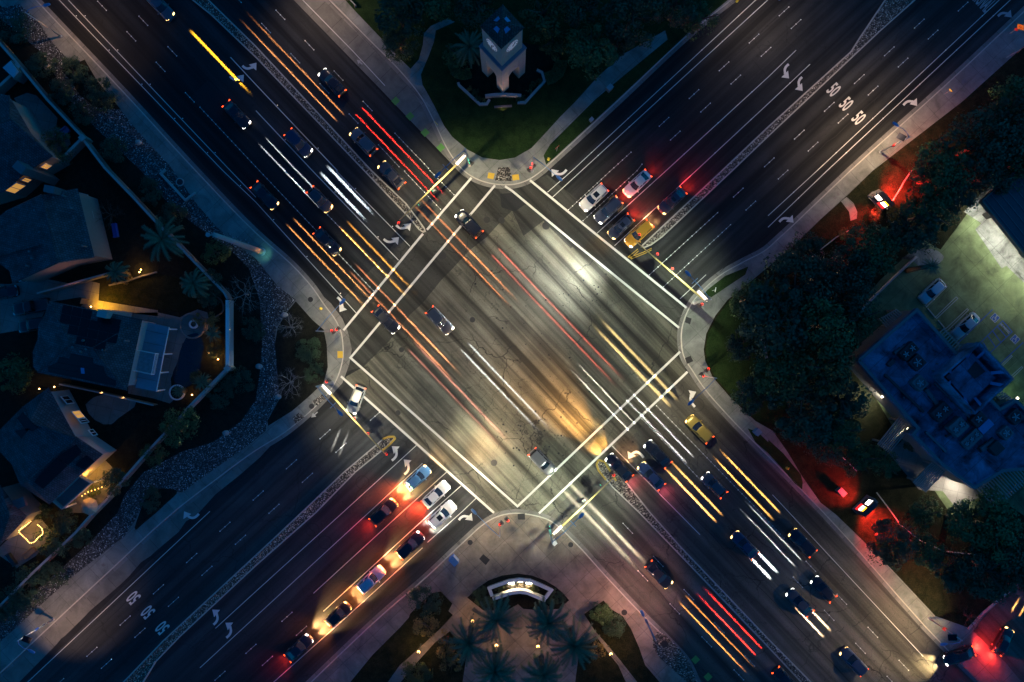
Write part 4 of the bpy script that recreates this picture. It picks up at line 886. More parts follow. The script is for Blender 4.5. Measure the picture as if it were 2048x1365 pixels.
ped_post('slim signal post on the pavement at the east corner facing the south-east road', (1401, 751), (1386, 801), (1403, 749, rd, SB), 1500)
ped_post('slim signal post on the plaza at the south corner', (1001, 1044), (952, 1028), (1003, 1046, rd, A_NE + PI), 1700)
def street_lamp(label, base, lumend, power, col=(1.0, .62, .32), panel=None, h=9.0, ang=140, tilt=(0, 0)):
    bp = P(*base); r = thing('street_lamp', label, 'street lamp', (bp.x, bp.y, .13), 0, 'tall street lamps along the kerbs')
    top = Vector((bp.x, bp.y, h)); B0 = Vector((bp.x, bp.y, .13)); le = P(*lumend, h + .4); d = le - top
    MB().tube([B0, top], [.13, .08], 10).lathe(B0, [(.24, 0), (.24, .12), (.15, .2)], 10).build('pole', M['steel'], r, True)
    MB().tube([top - Vector((0, 0, .3)), top + d * .25 + Vector((0, 0, .3)), top + d * .7 + Vector((0, 0, .4)), le], [.05, .05, .04, .035], 8).build('lamp_arm', M['luma'], r, True)
    luminaire(le, d, r, power, col, ang, tilt)
    if panel:
        q = Vector((bp.x, bp.y, 7.6)); dd = Vector((d.x, d.y, 0)).normalized()
        MB().box(q + dd * .6, (1.2, .9, .05), math.atan2(dd.y, dd.x), Matrix.Rotation(math.atan2(dd.y, dd.x), 4, 'Z') @ Matrix.Rotation(.25, 4, 'Y')).build('solar_panel', M['solar'], r)
        MB().box(Vector((bp.x, bp.y, 4.5)), (.5, .25, .6), .8).build('control_box', M[panel], r)
    return r
street_lamp('street lamp with magenta box and solar panel on the east pavement by the north-east road', (1760, 305), (1796, 253), 8000, (1, .68, .40), 'signred')
street_lamp('street lamp with red pole base beside the south-east driveway', (1857, 1237), (1893, 1288), 8000, (1, .72, .40), 'signred', ang=125, tilt=(-4, 2))
street_lamp('street lamp with solar panel on the south-west verge', (108, 1238), (58, 1300), 3000, (1, .60, .34), 'signblue', ang=100, tilt=(1, 3))
street_lamp('street lamp on the cobbled verge at the top left corner', (123, 74), (88, 12), 2600, (1, .58, .24), ang=115, tilt=(1, 0))
street_lamp('street lamp beside the cobble patch along the south plaza', (1292, 1241), (1287, 1232), 4500, (1, .50, .34), h=8, tilt=(-3, 0))
street_lamp('street lamp just above the top edge over the north-west road', (650, -75), (612, -42), 3600, (1, .68, .44), ang=120, tilt=(1, -4))
street_lamp('street lamp just above the top edge over the north-east road', (1530, -40), (1560, -12), 3200, (1, .70, .46), tilt=(3, -4))
# tall steel mast with a teal foot lamp
bp = P(524, 504); r = thing('steel_mast', 'tall thick steel mast with teal foot light on the west pavement', 'mast', (bp.x, bp.y, .13))
MB().tube([(bp.x, bp.y, .13), (bp.x, bp.y, 10), (bp.x, bp.y, 19)], [.42, .36, .30], 16).build('shaft', plain('pinkish_concrete_shaft', (.42, .33, .30), .8, .15, 2.0), r, True)
MB().lathe((bp.x, bp.y, .13), [(.62, 0), (.62, .25), (.45, .4)], 16).build('base_ring', M['steel'], r)
MB().tube([(bp.x, bp.y, 18.2), (bp.x - .9, bp.y + .1, 18.5)], .06, 8).lathe((bp.x - 1.1, bp.y + .1, 18.35), [(.15, 0), (.3, .1), (.3, .25), (.1, .32)], 12).build('mast_lamp', M['steel'], r)
g_ = P(536, 512); wparent(spot((g_.x + .3, g_.y - .2, 1.6), (g_.x - .8, g_.y + .4, 0), 60, (.25, 1, .8), 120, 1, .1), r)
# signs, cabinets, hydrants
def post_sign(label, base, h, w_, hh, m, face, rotd=0.0, extra=None, back=False, name='road_sign', txt=None):
    bp = P(*base); r = thing(name, label, 'sign', (bp.x, bp.y, .13), 0)
    MB().tube([(bp.x, bp.y, .13), (bp.x, bp.y, h)], .04, 6).build('post', M['steel'], r)
    mm = Matrix.Rotation(face, 4, 'Z') @ Matrix.Rotation(rotd, 4, 'X')
    MB().box((bp.x + .05 * math.cos(face), bp.y + .05 * math.sin(face), h - hh / 2), (.03, w_, hh), M=mm).build('sign_face', M[m], r)
    if extra: MB().box((bp.x + .05 * math.cos(face), bp.y + .05 * math.sin(face), h - hh - .45), (.03, .6, .5), face).build('lower_plate', M[extra], r)
    if name == 'warning_sign':
        for q in (-.12, .12): MB().box((bp.x + .075 * math.cos(face) - q * math.sin(face), bp.y + .075 * math.sin(face) + q * math.cos(face), h - hh / 2), (.02, .05, .5), face).build('chevron_mark', M['dark'], r)
    return r
post_sign('orange diamond warning sign over a pink plate at the right edge', (2018, 68), 3.2, .95, .95, 'signora', A_NE + PI, PI / 4, 'signred', name='warning_sign')
post_sign('red slanted sign standing in the verge under the orange diamond', (2012, 116), 4.2, 2.4, .35, 'signred', A_NE + PI / 2, .1)
post_sign('small yellow sign on the north pavement by the cycle lane', (876, 255), 2.6, .75, .4, 'signyel', NB + PI / 2)
post_sign('small red sign in the grass tip at the north corner', (1113, 303), 2.6, .8, .5, 'signred', A_NE + PI / 2)
post_sign('cream sign on the grass tip at the east corner', (1424, 582), 2.4, .7, .3, 'signwht', A_NE + 2.2)
post_sign('black framed yellow sign on the kerb of the north-east road', (1886, 190), 2.2, .6, .3, 'signyel', A_NE)
def cabinet(label, px, py, d, rot, m='equip', name='utility_cabinet', lidm=None):
    p = P(px, py); r = thing(name, label, 'cabinet', (p.x, p.y, .13), rot)
    MB().box((0, 0, d[2] / 2), d).build('body', M[m], r, False, False, bevel=.03); MB().box((0, 0, d[2] + .025), (d[0] * 1.06, d[1] * 1.06, .05)).build('lid', M[lidm or 'steel'], r, False, False)
    MB().box((d[0] / 2 + .012, 0, d[2] * .5), (.02, d[1] * .8, d[2] * .8)).build('door', M['steel'], r, False, False); return r
cabinet('pale cabinet on the grass by the north-east path', 1218, 180, (.9, .7, 1.1), A_NE)
cabinet('low round-edged cabinet at the kerb grass of the north-east road', 1182, 242, (.6, .5, .7), A_NE)
cabinet('red and blue traffic cabinet on the plaza kerb beside the queued cars', 909, 1117, (.9, 1.3, 1.6), A_NE, 'signblue', lidm='luma')
cabinet('white cabinet behind the south corner signal mast', 1108, 1082, (.6, .6, 1.4), A_NE, 'signwht', lidm='signwht')
cabinet('grey box in the shrubs beside the north-east exit', 1629, 490, (.8, .6, .9), A_NE)
cabinet('teal green box in the grass nose by the south-east road', 1511, 863, (.8, .9, 1.2), A_NW, 'luma')
cabinet('pale box by the shrubs on the path below the price sign', 1678, 982, (1.2, .8, 1.1), A_NW)
def hydrant(label, px, py):
    p = P(px, py); r = thing('fire_hydrant', label, 'hydrant', (p.x, p.y, .13), .4, 'yellow hydrants')
    MB().lathe((0, 0, 0), [(.2, 0), (.2, .06), (.13, .08), (.13, .55), (.17, .6), (.12, .72), (.04, .8)], 10).build('barrel', M['signyel'], r, True, False)
    for a in (0, PI / 2, PI, -PI / 2): MB().tube([(0, 0, .45), (.24 * math.cos(a), .24 * math.sin(a), .45)], .07, 8).build('outlet', M['signyel'], r, True, False)
hydrant('yellow hydrant on the west pavement above the signal post', 643, 618); hydrant('yellow hydrant in the grass tip at the north corner', 1097, 320); hydrant('yellow hydrant on the verge of the south-east road', 1573, 936); hydrant('yellow hydrant at the kerb top right of the north block', 1473, 4)
# lit price signs of the filling station
def price_sign(label, px, py, face, gp):
    p = P(px, py); r = thing('price_sign', label, 'sign', (p.x, p.y, .13), face, 'lit price signs on the verge')
    MB().box((0, 0, .25), (1.0, 3.2, .5)).build('plinth', M['wallb'], r, False, False, bevel=.03)
    MB().box((0, .2, 1.9), (.7, 2.7, 2.8)).build('cabinet', M['trimd'], r, False, False, bevel=.05)
    MB().box((0, -1.3, 1.5), (.8, .55, 2.2)).build('end_pier', M['stucco'], r, False, False)
    for sgn in (-1, 1):
        a = MB(); 
        for k, (y, z, w_, h_, m) in enumerate(((-.62, 2.1, 1.0, 1.1, 'pricew'), (.75, 1.9, .9, .85, 'pricew'), (.72, 2.72, .85, .35, 'pricey'), (.72, .95, 1.25, .8, 'pricer'))):
            MB().box((sgn * .36, y, z), (.04, w_, h_)).build('price_panel' if m == 'pricew' else 'sign_panel', M[m], r, False, False)
        spot((sgn * .55, .5, 2.2), (sgn * 3.6, .7, 0), gp[0] if sgn > 0 else gp[1], (1, .02, .015), 98, 1.0, .5, r, 'sign_glow')
price_sign('lit price sign on the north-east verge throwing red light uphill', 1752, 404, A_NE + PI, (6000, 30000))
price_sign('lit price sign on the south-east verge throwing red light downhill', 1722, 1008, A_NW + PI, (11000, 26000))
# clock tower
ct = P(1007, 145); r = thing('clock_tower', 'square stone clock tower with tiled pyramid roof and white clock faces', 'clock tower', (ct.x, ct.y, .14), A_NE)
s2 = 2.33
b = MB()
for ix in (-1, 1):
    for iy in (-1, 1): b.box((ix * (s2 - .65), iy * (s2 - .65), 3.7), (1.3, 1.3, 7.4))
b.build('arch_pier', M['brick'], r, False, False)
b = MB(); arc = [(.95 * math.cos(t * PI / 10), 4.9 - .15 + .95 * math.sin(t * PI / 10)) for t in range(11)]
for ax in (0, 1):
    for sg in (-1, 1):
        def q(u, z, o_): return (u, sg * (s2 - o_), z) if ax == 0 else (sg * (s2 - o_), u, z)
        for k in range(10):
            (u0, z0), (u1, z1) = arc[k], arc[k + 1]
            b.poly([q(u0, z0, .02), q(u1, z1, .02), q(u1, 9.8, .02), q(u0, 9.8, .02)]); b.poly([q(u0, z0, .02), q(u1, z1, .02), q(u1, z1, 1.2), q(u0, z0, 1.2)])
        b.box(((s2 + .95) / 2, sg * (s2 - .32), 8.6) if ax == 0 else (sg * (s2 - .32), (s2 + .95) / 2, 8.6), ((s2 - .95), .6, 2.4) if ax == 0 else (.6, (s2 - .95) - .02, 2.4)); b.box((-(s2 + .95) / 2, sg * (s2 - .32), 8.6) if ax == 0 else (sg * (s2 - .32), -(s2 + .95) / 2, 8.6), ((s2 - .95), .6, 2.4) if ax == 0 else (.6, (s2 - .95) - .02, 2.4))
b.build('arch_wall', M['brick'], r, False, False)
MB().box((0, 0, 10.05), (s2 * 2 + .1, s2 * 2 + .1, .5)).build('cornice', plain('blue_grey_ledge', (.12, .15, .20), .7, .15, 2), r, False, False)
MB().box((0, 0, 3.0), (s2 * 2 + .06, s2 * 2 + .06, .12)).build('string_course', M['trimd'], r, False, False) if False else None
MB().box((0, 0, 13.7), (3.85, 3.85, 6.9)).build('clock_stage', M['brick'], r, False, False)
rf = MB(); e = 2.08; A_ = [(-e, -e, 17.15), (e, -e, 17.15), (e, e, 17.15), (-e, e, 17.15)]
for k in range(4): rf.poly([A_[k], A_[(k + 1) % 4], (0, 0, 18.5)])
rf.poly(A_[::-1])
for k in range(4):
    a0, a1 = Vector(A_[k]), Vector(A_[(k + 1) % 4]); ap = Vector((0, 0, 18.5))
    for j in range(1, 12):
        f = j / 12; p0 = sub(a0, a1, f); g = 1 - abs(2 * f - 1); p1 = sub(p0, sub(sub(a0, a1, .5), ap, 1), g * .93) if False else p0 + (ap - sub(a0, a1, .5)) * (g * .95)
        rf.tube([p0 + Vector((0, 0, .03)), p1 + Vector((0, 0, .03))], .05, 5)
    rf.tube([a0, ap], .09, 6)
ro = rf.build('roof', M['tile_red'], r, False, False)
for k in range(4):
    a0, a1 = Vector(A_[k]), Vector(A_[(k + 1) % 4]); ap = Vector((0, 0, 18.5)); mid = sub(a0, a1, .5); up = (ap - mid).normalized(); al = (a1 - a0).normalized(); nrm = al.cross(up); cc = sub(mid, ap, .58)
    MB().poly([cc + nrm * .09 + al * u + up * v for u, v in ((-.42, -.3), (.42, -.3), (.28, .3), (-.28, .3))]).build('roof_window', M['luma'], ro, False, False, solid=.04)
for k in range(4):
    a = k * PI / 2; d = Vector((math.cos(a), math.sin(a), 0)); n = Vector((-d.y, d.x, 0)); cc = d * 1.94 + Vector((0, 0, 14.4))
    f = MB().tube([cc, cc + d * .06], 1.05, 28).build('clock_face', glow('backlit_clock_dial', (1.0, .86, .84), .10), r, False, False)
    b = MB()
    for h in range(12):
        t = h * PI / 6; u = n * math.cos(t) + Vector((0, 0, 1)) * math.sin(t); b.bar(cc + d * .07 + u * .78, cc + d * .07 + u * .97, .07, .02)
    b.bar(cc + d * .09, cc + d * .09 + n * .15 + Vector((0, 0, -.62)), .16, .02); b.bar(cc + d * .09, cc + d * .09 + n * .5 + Vector((0, 0, .55)), .12, .02)
    b.build('clock_hands', M['dark'], f, False, False)
wparent(spot((ct.x + .3, ct.y - 5.2, .5), (ct.x, ct.y, 10), 700, (1, .66, .5), 80, 1, .2), r)
# low sign wall and planter walls in front of the tower
def wallobj(name, label, pts, wd, h, m, cat='wall', capm=None, group=None, z0=.1, px=True, smooth=0):
    q = xy(pts) if px else pts
    if smooth: q = smoothline(q, smooth)
    r = thing(name, label, cat, (q[0][0], q[0][1], z0), 0, group)
    MB().wall(q, wd, z0, h, 0).build('wall', M[m], r)
    if capm: MB().wall(q, wd + .08, h, h + .09, 0).build('coping', M[capm], r)
    return r
sw = wallobj('sign_wall', 'low curved name wall in front of the clock tower', Z(900, 0, 5.935, (420, 1165), (520, 1152), (630, 1146), (740, 1152), (845, 1160)), .35, 1.0, 'brick', 'sign wall', 'cap')
c_ = P(1006, 195.5); t_ = text_mark('TERRA VISTA', (c_.x, c_.y, .62), 0, .62, .62, 'dark', 'wall_lettering', 0, sw); t_.rotation_euler = (PI / 2, 0, 0); t_.location = (c_.x, c_.y - .22, .62)
wallobj('planter_wall', 'angled planter wall on the left front of the clock tower', Z(900, 0, 5.935, (100, 1000), (110, 1030), (355, 1255), (438, 1252), (470, 1200)), .3, .7, 'wallb', 'wall', 'cap')
wallobj('planter_wall', 'angled planter wall on the right front of the clock tower', Z(900, 0, 5.935, (800, 1235), (890, 1235), (1120, 985), (1090, 880), (1030, 850)), .3, .7, 'wallb', 'wall', 'cap')
wallobj('step_kerb', 'short blue step in the lawn below the clock tower wall', Z(900, 0, 5.935, (525, 1278), (735, 1265)), .3, .35, 'wallb', 'step')
wparent(spot((c_.x, c_.y - 2.2, .35), (c_.x, c_.y, .7), 90, (1, .6, .3), 130, .8, .1), sw)
# monument on the south plaza: a ring planter wall with floodlights
mw = wallobj('monument_wall', 'curved pale monument wall lit by floodlights on the south plaza', Z(920, 1120, 7.583, (1290, 560), (1380, 440), (1210, 360), (1060, 298), (900, 282), (740, 305), (580, 360), (445, 410), (490, 530)), .4, .75, 'stucco_w', 'monument', 'wtrim')
mb = wallobj('monument_wall', 'taller back wall of the floodlit monument under the palms', Z(920, 1120, 7.583, (500, 545), (640, 500), (780, 455), (900, 440), (1020, 455), (1150, 510), (1290, 570)), .4, 1.5, 'stucco_w', 'monument', 'wtrim')
flat('gravel_infill', Z(920, 1120, 7.583, (700, 400), (760, 340), (900, 320), (1060, 335), (1110, 400), (1000, 440), (820, 440)), .17, M['medrock'], mw)
for (x, y), pw in zip(Z(920, 1120, 7.583, (775, 330), (915, 322), (1045, 340)), (1500, 350, 500)):
    p = P(x, y); f = thing('flood_lamp', {1500: 'brightest floodlight at the left of the monument planter', 350: 'middle dark-cased floodlight in the monument planter', 500: 'right floodlight in the monument planter'}[pw], 'flood lamp', (p.x, p.y, .17), 0, 'monument floodlights')
    MB().box((0, 0, .16), (.95, .2, .14)).build('housing', M['dark'], f, False, False); MB().box((0, -.02, .245), (.85 if pw != 350 else .75, .17 if pw < 1000 else .5, .03)).build('lens', M['bulbw' if pw > 400 else 'lampglow'], f, False, False)
    l_ = spot((p.x, p.y, .5), (p.x, p.y - 1.6, .5), pw, (1, .74, .40), 150, .8, .2); wparent(l_, f)
# globe path lamps in the plaza garden
def globe(label, px, py, pw=90, h=3.2, base=None, col=(1, .55, .18)):
    p = P(px, py, h); r = thing('path_lamp', label, 'path lamp', (p.x, p.y, .13), 0, 'globe path lamps')
    MB().tube([(0, 0, 0), (0, 0, h - .35)], .05, 8).lathe((0, 0, 0), [(.14, 0), (.14, .15), (.07, .25)], 10).build('post', M['dark'], r, True, False)
    MB().ball((0, 0, h - .13), (.22, .22, .22), 10).build('globe', M['bulb'], r, True, False)
    MB().lathe((0, 0, h + .08), [(.16, 0), (.12, .05), (.03, .09)], 10).build('cap', M['dark'], r, True, False)
    point((0, 0, h - .5), pw, col, .15, parent=r); return r
globe('path lamp beside the left palm behind the monument', 945, 1243, 260); globe('path lamp between the two lower left palms', 993, 1292, 220); globe('path lamp between the two lower right palms', 1076, 1294, 220)
globe('path lamp on the left garden path', 837, 1305, 420); globe('path lamp on the right garden path', 1222, 1309, 260)
def garden_light(label, px, py, pw, h=.5, col=(1, .5, .12), r_=.11):
    p = P(px, py, h); r = thing('garden_light', label, 'garden light', (p.x, p.y, .13), 0, 'small garden lights of the western houses')
    MB().tube([(0, 0, 0), (0, 0, h)], .03, 6).build('stake', M['dark'], r, True, False); MB().ball((0, 0, h + .05), r_, 8).build('bulb', M['bulb'], r, True, False)
    point((0, 0, h + .35), pw, col, .1, parent=r)
garden_light('brightest garden light against the white garden wall', 458, 660, 130, 1.6, (1, .7, .4), .2)
garden_light('garden light in shrubs left of the white garden wall', 428, 672, 40); garden_light('garden light by the lower palm cluster of the pool garden', 419, 706, 60); garden_light('garden light just right of the lower cluster light', 437, 719, 90, .6)
garden_light('garden light near the bottom end of the pool', 385, 790, 30); garden_light('light on the fence path above the lower house gable', 80, 778, 60, 1.5); garden_light('light left of the lower house gable peak', 110, 774, 25, 1.5)
garden_light('left light along the side wall of the solar house', 205, 786, 15, 1.2); garden_light('right light along the side wall of the solar house', 248, 796, 15, 1.2); garden_light('garden light under the palms right of the second house', 283, 540, 90, .6)
garden_light('garden light under shrubs by the second house corner', 280, 545, 50, .6)
# ------------------------------------------------------------------ buildings
def W3(pts): return [P(*p) for p in pts]
def house(label, foot, ze, faces, roofm, wallm, inset=.5, name='house', cat='house'):
    """foot: eave outline as seen in the photograph at height ze; faces: roof planes as (px, py, z)"""
    q = [(v.x, v.y) for v in PP(foot, ze)]
    A = sum(q[i][0] * q[(i + 1) % len(q)][1] - q[(i + 1) % len(q)][0] * q[i][1] for i in range(len(q)))
    if A < 0: q = q[::-1]
    ctr = sum((Vector(p) for p in q), Vector((0, 0))) / len(q)
    r = thing(name, label, cat, (ctr.x, ctr.y, .13))
    c = q[-1:] + q + q[:1] + q[1:2]
    inn = [tuple(p) for p in offset(c, inset)][1:-2]
    MB().prism(inn, .1, ze - .02).build('wall', M[wallm], r)
    b = MB()
    for f in faces:
        pts = W3(f); n = (pts[1] - pts[0]).cross(pts[2] - pts[0])
        b.poly(pts if n.z > 0 else pts[::-1])
    rf = b.build('roof', M[roofm], r, solid=.16)
    # ridge and hip caps
    return r, rf
def edges(rf, segs, m, rad=.09, name='ridge_cap'):
    b = MB()
    for a, c in segs: b.tube([P(*a) + Vector((0, 0, .03)), P(*c) + Vector((0, 0, .03))], rad, 6)
    return b.build(name, M[m], rf)
def onroof(rf, name, face, polys, m, off=.06, solid=.05, parent=None):
    a, b_, c_ = [P(*p) for p in face[:3]]; mb_ = MB()
    for pl in polys:
        q = [onplane(x, y, a, b_, c_, off) for x, y in pl]; n = (q[1] - q[0]).cross(q[2] - q[0]); mb_.poly(q if n.z > 0 else q[::-1])
    return mb_.build(name, M[m], rf if parent is None else parent, solid=solid)
def wallpanel(r, name, p0, p1, z0, z1, m, out=.06, frame=None, sub_=None):
    """upright panel between two ground points p0, p1 (world xy)"""
    a = Vector((p0[0], p0[1], (z0 + z1) / 2)); c = Vector((p1[0], p1[1], (z0 + z1) / 2))
    o = MB().bar(a, c, out, z1 - z0).build(name, M[m], r)
    if frame:
        d = (c - a).normalized(); b = MB()
        for z in (z0, z1): b.bar(a + Vector((0, 0, z - a.z)) - d * .06, c + Vector((0, 0, z - a.z)) + d * .06, out + .05, .09)
        for p in (a, c, (a + c) / 2): b.box(p, (.08, out + .05, z1 - z0), math.atan2(d.y, d.x))
        b.build('frame', M[frame], o)
    return o
def windows(r, a, b_, za, zb, spans, m, frame='wtrim'):
    """windows along the wall line seen from pixel a to pixel b_ at height za; spans = fractions"""
    A_, B_ = P(*a, za), P(*b_, za)
    for (f0, f1, z0, z1, mm) in spans:
        p0, p1 = sub(A_, B_, f0), sub(A_, B_, f1); wallpanel(r, 'window', (p0.x, p0.y), (p1.x, p1.y), z0, z1, mm or m, .08, frame)

# solar roofed pool house
S3 = lambda *z: Z(0, 560, 5.055, *z)
ev = S3((500, 215), (1440, 400), (1285, 1120), (385, 940), (335, 880), (330, 730), (380, 600), (385, 470), (450, 350)); zr3 = 8.6; ze3 = 6.0
e_ = [(x, y, ze3) for x, y in ev]; r0, r1 = [(x, y, zr3) for x, y in S3((715, 645), (935, 690))]
fN = [e_[0], e_[1], r1, r0]; fE = [e_[1], e_[2], r1]; fS = [e_[2], e_[3], r0, r1]; fW = [e_[3], e_[4], e_[5], e_[6], e_[7], e_[8], e_[0], r0]
fw = [[e_[k], e_[k + 1], r0] for k in range(3, 8)] + [[e_[8], e_[0], r0]]
H3, R3 = house('house with black solar panels on a hipped slate roof beside the pool', ev, ze3, [fN, fE, fS] + fw, 'shing', 'stucco_w', .55)
edges(R3, [(e_[1], r1), (e_[2], r1), (r0, r1), (e_[0], r0), (e_[3], r0)], 'shing2')
def panels(x0, y0, ux, uy, vx, vy, rows): 
    out = []
    for j, (i0, i1) in enumerate(rows):
        for i in range(i0, i1):
            a = (x0 + ux * i + vx * j, y0 + uy * i + vy * j); g = .94
            out.append([a, (a[0] + ux * g, a[1] + uy * g), (a[0] + ux * g + vx * g, a[1] + uy * g + vy * g), (a[0] + vx * g, a[1] + vy * g)])
    return [S3(*p) for p in out]
onroof(R3, 'solar_array', fN, panels(640, 250, 100, 21, -20, 92, [(0, 3), (0, 6), (1, 6), (2, 5)]), 'solar')
onroof(R3, 'solar_array', fN, [S3((1000, 360), (1230, 405), (1205, 465), (980, 420))], 'solar')
onroof(R3, 'solar_array', fS, [S3(*p) for p in ([(715, 745), (935, 790), (940, 850), (700, 800)], [(600, 780), (945, 850), (1050, 880), (1055, 925), (580, 830)], [(580, 835), (1055, 925), (1080, 985), (480, 880)], [(485, 885), (1085, 985), (1170, 1020), (1172, 1075), (490, 935)])], 'solar')
onroof(R3, 'skylight', fS, [S3((815, 890), (850, 893), (855, 950), (820, 948))], 'luma', .12, .08)
b = MB()
for x, y in S3((850, 615), (745, 680), (880, 700), (825, 725), (1050, 710), (1275, 620)):
    p = P(x, y, 8.2); MB().lathe((p.x, p.y, 7.4), [(.16, 0), (.16, 1.1), (.2, 1.15), (.1, 1.3)], 8).build('roof_vent', M['equip'], R3)

p = P(*S3((1055, 345))[0], 7); MB().box((p.x, p.y, 4.0), (1.4, 1.1, 7.4), R(-12)).build('chimney', M['stucco_w'], H3)
po = [(v.x, v.y) for v in PP(S3((1490, 430), (1710, 480), (1645, 760), (1580, 1130), (1370, 1090), (1420, 760)), 2.9)]
pc = MB().prism(po, 2.75, 2.9).build('patio_cover', plain('blue_patio_roof', (.20, .25, .30), .6, .15, 1.5), H3)
b = MB()
for t in (.12, .3, .48, .66, .84):
    a0, a1 = sub(P(*S3((1490, 430))[0], 2.95), P(*S3((1370, 1090))[0], 2.95), t), sub(P(*S3((1710, 480))[0], 2.95), P(*S3((1580, 1130))[0], 2.95), t); b.bar(a0, a1, .06, .06)
b.build('rafter', M['equip'], pc)
b = MB(); g0, g1 = P(*S3((1710, 480))[0], 2.95), P(*S3((1580, 1130))[0], 2.95); b.bar(g0, g1, .12, .16)
for t in (.03, .42, .71, .99): q = sub(g0, g1, t); b.tube([(q.x, q.y, .13), (q.x, q.y, 2.8)], .11, 8)
b.build('patio_post', M['wtrim'], pc)
bo = [(v.x, v.y) for v in PP(S3((1420, 712), (1600, 748), (1560, 955), (1375, 915)), 3.4)]
bk = MB().prism(bo, 3.15, 3.4).build('balcony_deck', plain('bleached_deck_boards', (.22, .25, .28), .85, .45, 2.4), H3)
MB().wall([bo[0], bo[1], bo[2], bo[3]], .08, 4.3, 4.4).wall([bo[0], bo[1], bo[2], bo[3]], .05, 3.55, 3.62).tube([(*bo[1], 3.4), (*bo[1], 4.4)], .06, 6).tube([(*bo[2], 3.4), (*bo[2], 4.4)], .06, 6).wall([bo[1], bo[2]], .05, 3.9, 3.96).build('railing', M['wtrim'], bk)
windows(H3, S3((1425, 440))[0], S3((1300, 1080))[0], 4.0, 0, [(.02, .12, 3.4, 5.0, None), (.25, .34, 3.4, 5.0, None), (.46, .62, 3.4, 5.3, None), (.88, .97, 3.4, 4.8, None)], 'windark')
# side passage lit amber
pz = S3((820, 270), (905, 198), (1000, 210), (1300, 260), (1600, 310), (1600, 370), (1300, 335), (1000, 315))
flat('side_path', [(p[0], p[1]) for p in xy(pz)], .146, M['patio'], H3, False)
q = P(*S3((880, 250))[0], 2.3); wallpanel(H3, 'passage_gate', tuple(P(*S3((845, 245))[0], 1)[:2]), tuple(P(*S3((862, 190))[0], 1)[:2]), .15, 2.0, 'wood', .08)
wparent(spot((q.x + .9, q.y - .3, 2.6), (q.x + 2.2, q.y + .3, 0), 1900, (1, .46, .02), 150, 1, .15), H3)
MB().ball((q.x + .8, q.y - .35, 2.7), (.12, .12, .12)).build('wall_lamp', M['bulb'], H3)
# garden of the pool house
bed('patio', S3((1300, 335), (1600, 330), (1820, 380), (2000, 300), (2100, 330), (2130, 480), (2040, 560), (1960, 600), (1850, 640), (1790, 860), (1730, 1000), (1740, 1120), (1800, 1180), (1720, 1250), (1560, 1200), (1300, 1150)), M['patio'], .146)
pl = S3((1900, 560), (2000, 540), (2060, 640), (2040, 800), (2000, 980), (1900, 1080), (1790, 1060), (1750, 960), (1800, 830), (1830, 700))
sw_ = tag(flat('swimming_pool', smoothline(xy(pl + pl[:1]), 4)[:-1], .152, M['pool'], None, False), 'dark swimming pool with curved edge east of the solar roofed house', 'pool')
def ring(name, label, cat, px, py, r_, wd, h, m, mid=None):
    p = P(px, py); o = thing(name, label, cat, (p.x, p.y, .13)); MB().wall([(p.x + r_ * math.cos(t * PI / 12), p.y + r_ * math.sin(t * PI / 12)) for t in range(25)], wd, .1, h).build('rim', M[m], o)
    if mid: MB().lathe((p.x, p.y, .14), [(r_ - wd / 2, 0), (r_ - wd / 2, h * .5), (r_ * .3, h * .6)], 16).build('basin', M[mid], o)
    return o
ring('fire_pit', 'round pale fire pit on the patio above the pool', 'fire pit', 389, 649, .55, .25, .5, 'wtrim', 'dark')
ring('spa_rim', 'curved bench wall round the fire pit patio', 'bench', 386, 652, 1.9, .25, .5, 'patio')
ring('planter_ring', 'round stone planter at the lower end of the pool', 'planter', 356, 785, 1.1, .2, .5, 'wtrim', 'soil')
bed('side_yard', S3((870, 1260), (950, 1190), (1080, 1160), (1280, 1200), (1380, 1240), (1200, 1400), (1130, 1460), (900, 1350)), M['patio'], .146, smooth=3)

# gabled house upper left
ev2 = T(0, 1, (330, 185), (620, 140), (755, 690), (460, 735)); e2 = [(x, y, 6.2) for x, y in ev2]
E5 = lambda *z: T(0, 1, *z)
la, lb = [(x, y, 8.2) for x, y in E5((335, 190), (462, 735))]
ea = [(x, y, 6.2) for x, y in E5((620, 140), (755, 690), (462, 745), (100, 900), (75, 800), (-60, 700), (-120, 460), (50, 318), (330, 185))]
lw = [(x, y, 7.6) for x, y in E5((390, 570), (-80, 690))]
f1 = [la, ea[0], ea[1], lb]; f2 = [la, lb, lw[0], lw[1], ea[6], ea[7]]; f3 = [lb, ea[3], ea[4], ea[5], lw[1], lw[0]]
H2, R2 = house('gabled house with grey shingles and a pink lit south wall at the left', [(a[0], a[1]) for a in (ea[0], ea[1], ea[2], ea[3], ea[4], ea[5], ea[6], ea[7], ea[8])], 6.2, [f1, [la, lb, ea[7]], [lb, lw[0], ea[7]], [lw[0], lw[1], ea[7]], [lw[1], ea[6], ea[7]], [lb, ea[3], lw[0]], [ea[3], ea[4], lw[0]], [ea[4], ea[5], lw[1], lw[0]], [la, ea[8], ea[7]]], 'shing', 'stucco', .4)
edges(R2, [(la, lb), (lw[0], lw[1]), (lb, ea[3])], 'shing2')
p = P(*E5((420, 155))[0], 8); MB().box((p.x, p.y, 4.6), (1.5, 1.0, 8.6), R(-10)).build('chimney', M['equip'], H2)
b = MB()
for x, y in E5((430, 212), (505, 200), (310, 265), (280, 315), (570, 300), (355, 440), (320, 490), (235, 645), (255, 700), (215, 760), (490, 680), (660, 600)):
    p = P(x, y, 7.5); MB().lathe((p.x, p.y, 6.3), [(.14, 0), (.14, 1.3), (.18, 1.35), (.1, 1.5)], 8).build('roof_vent', M['equip'], R2)

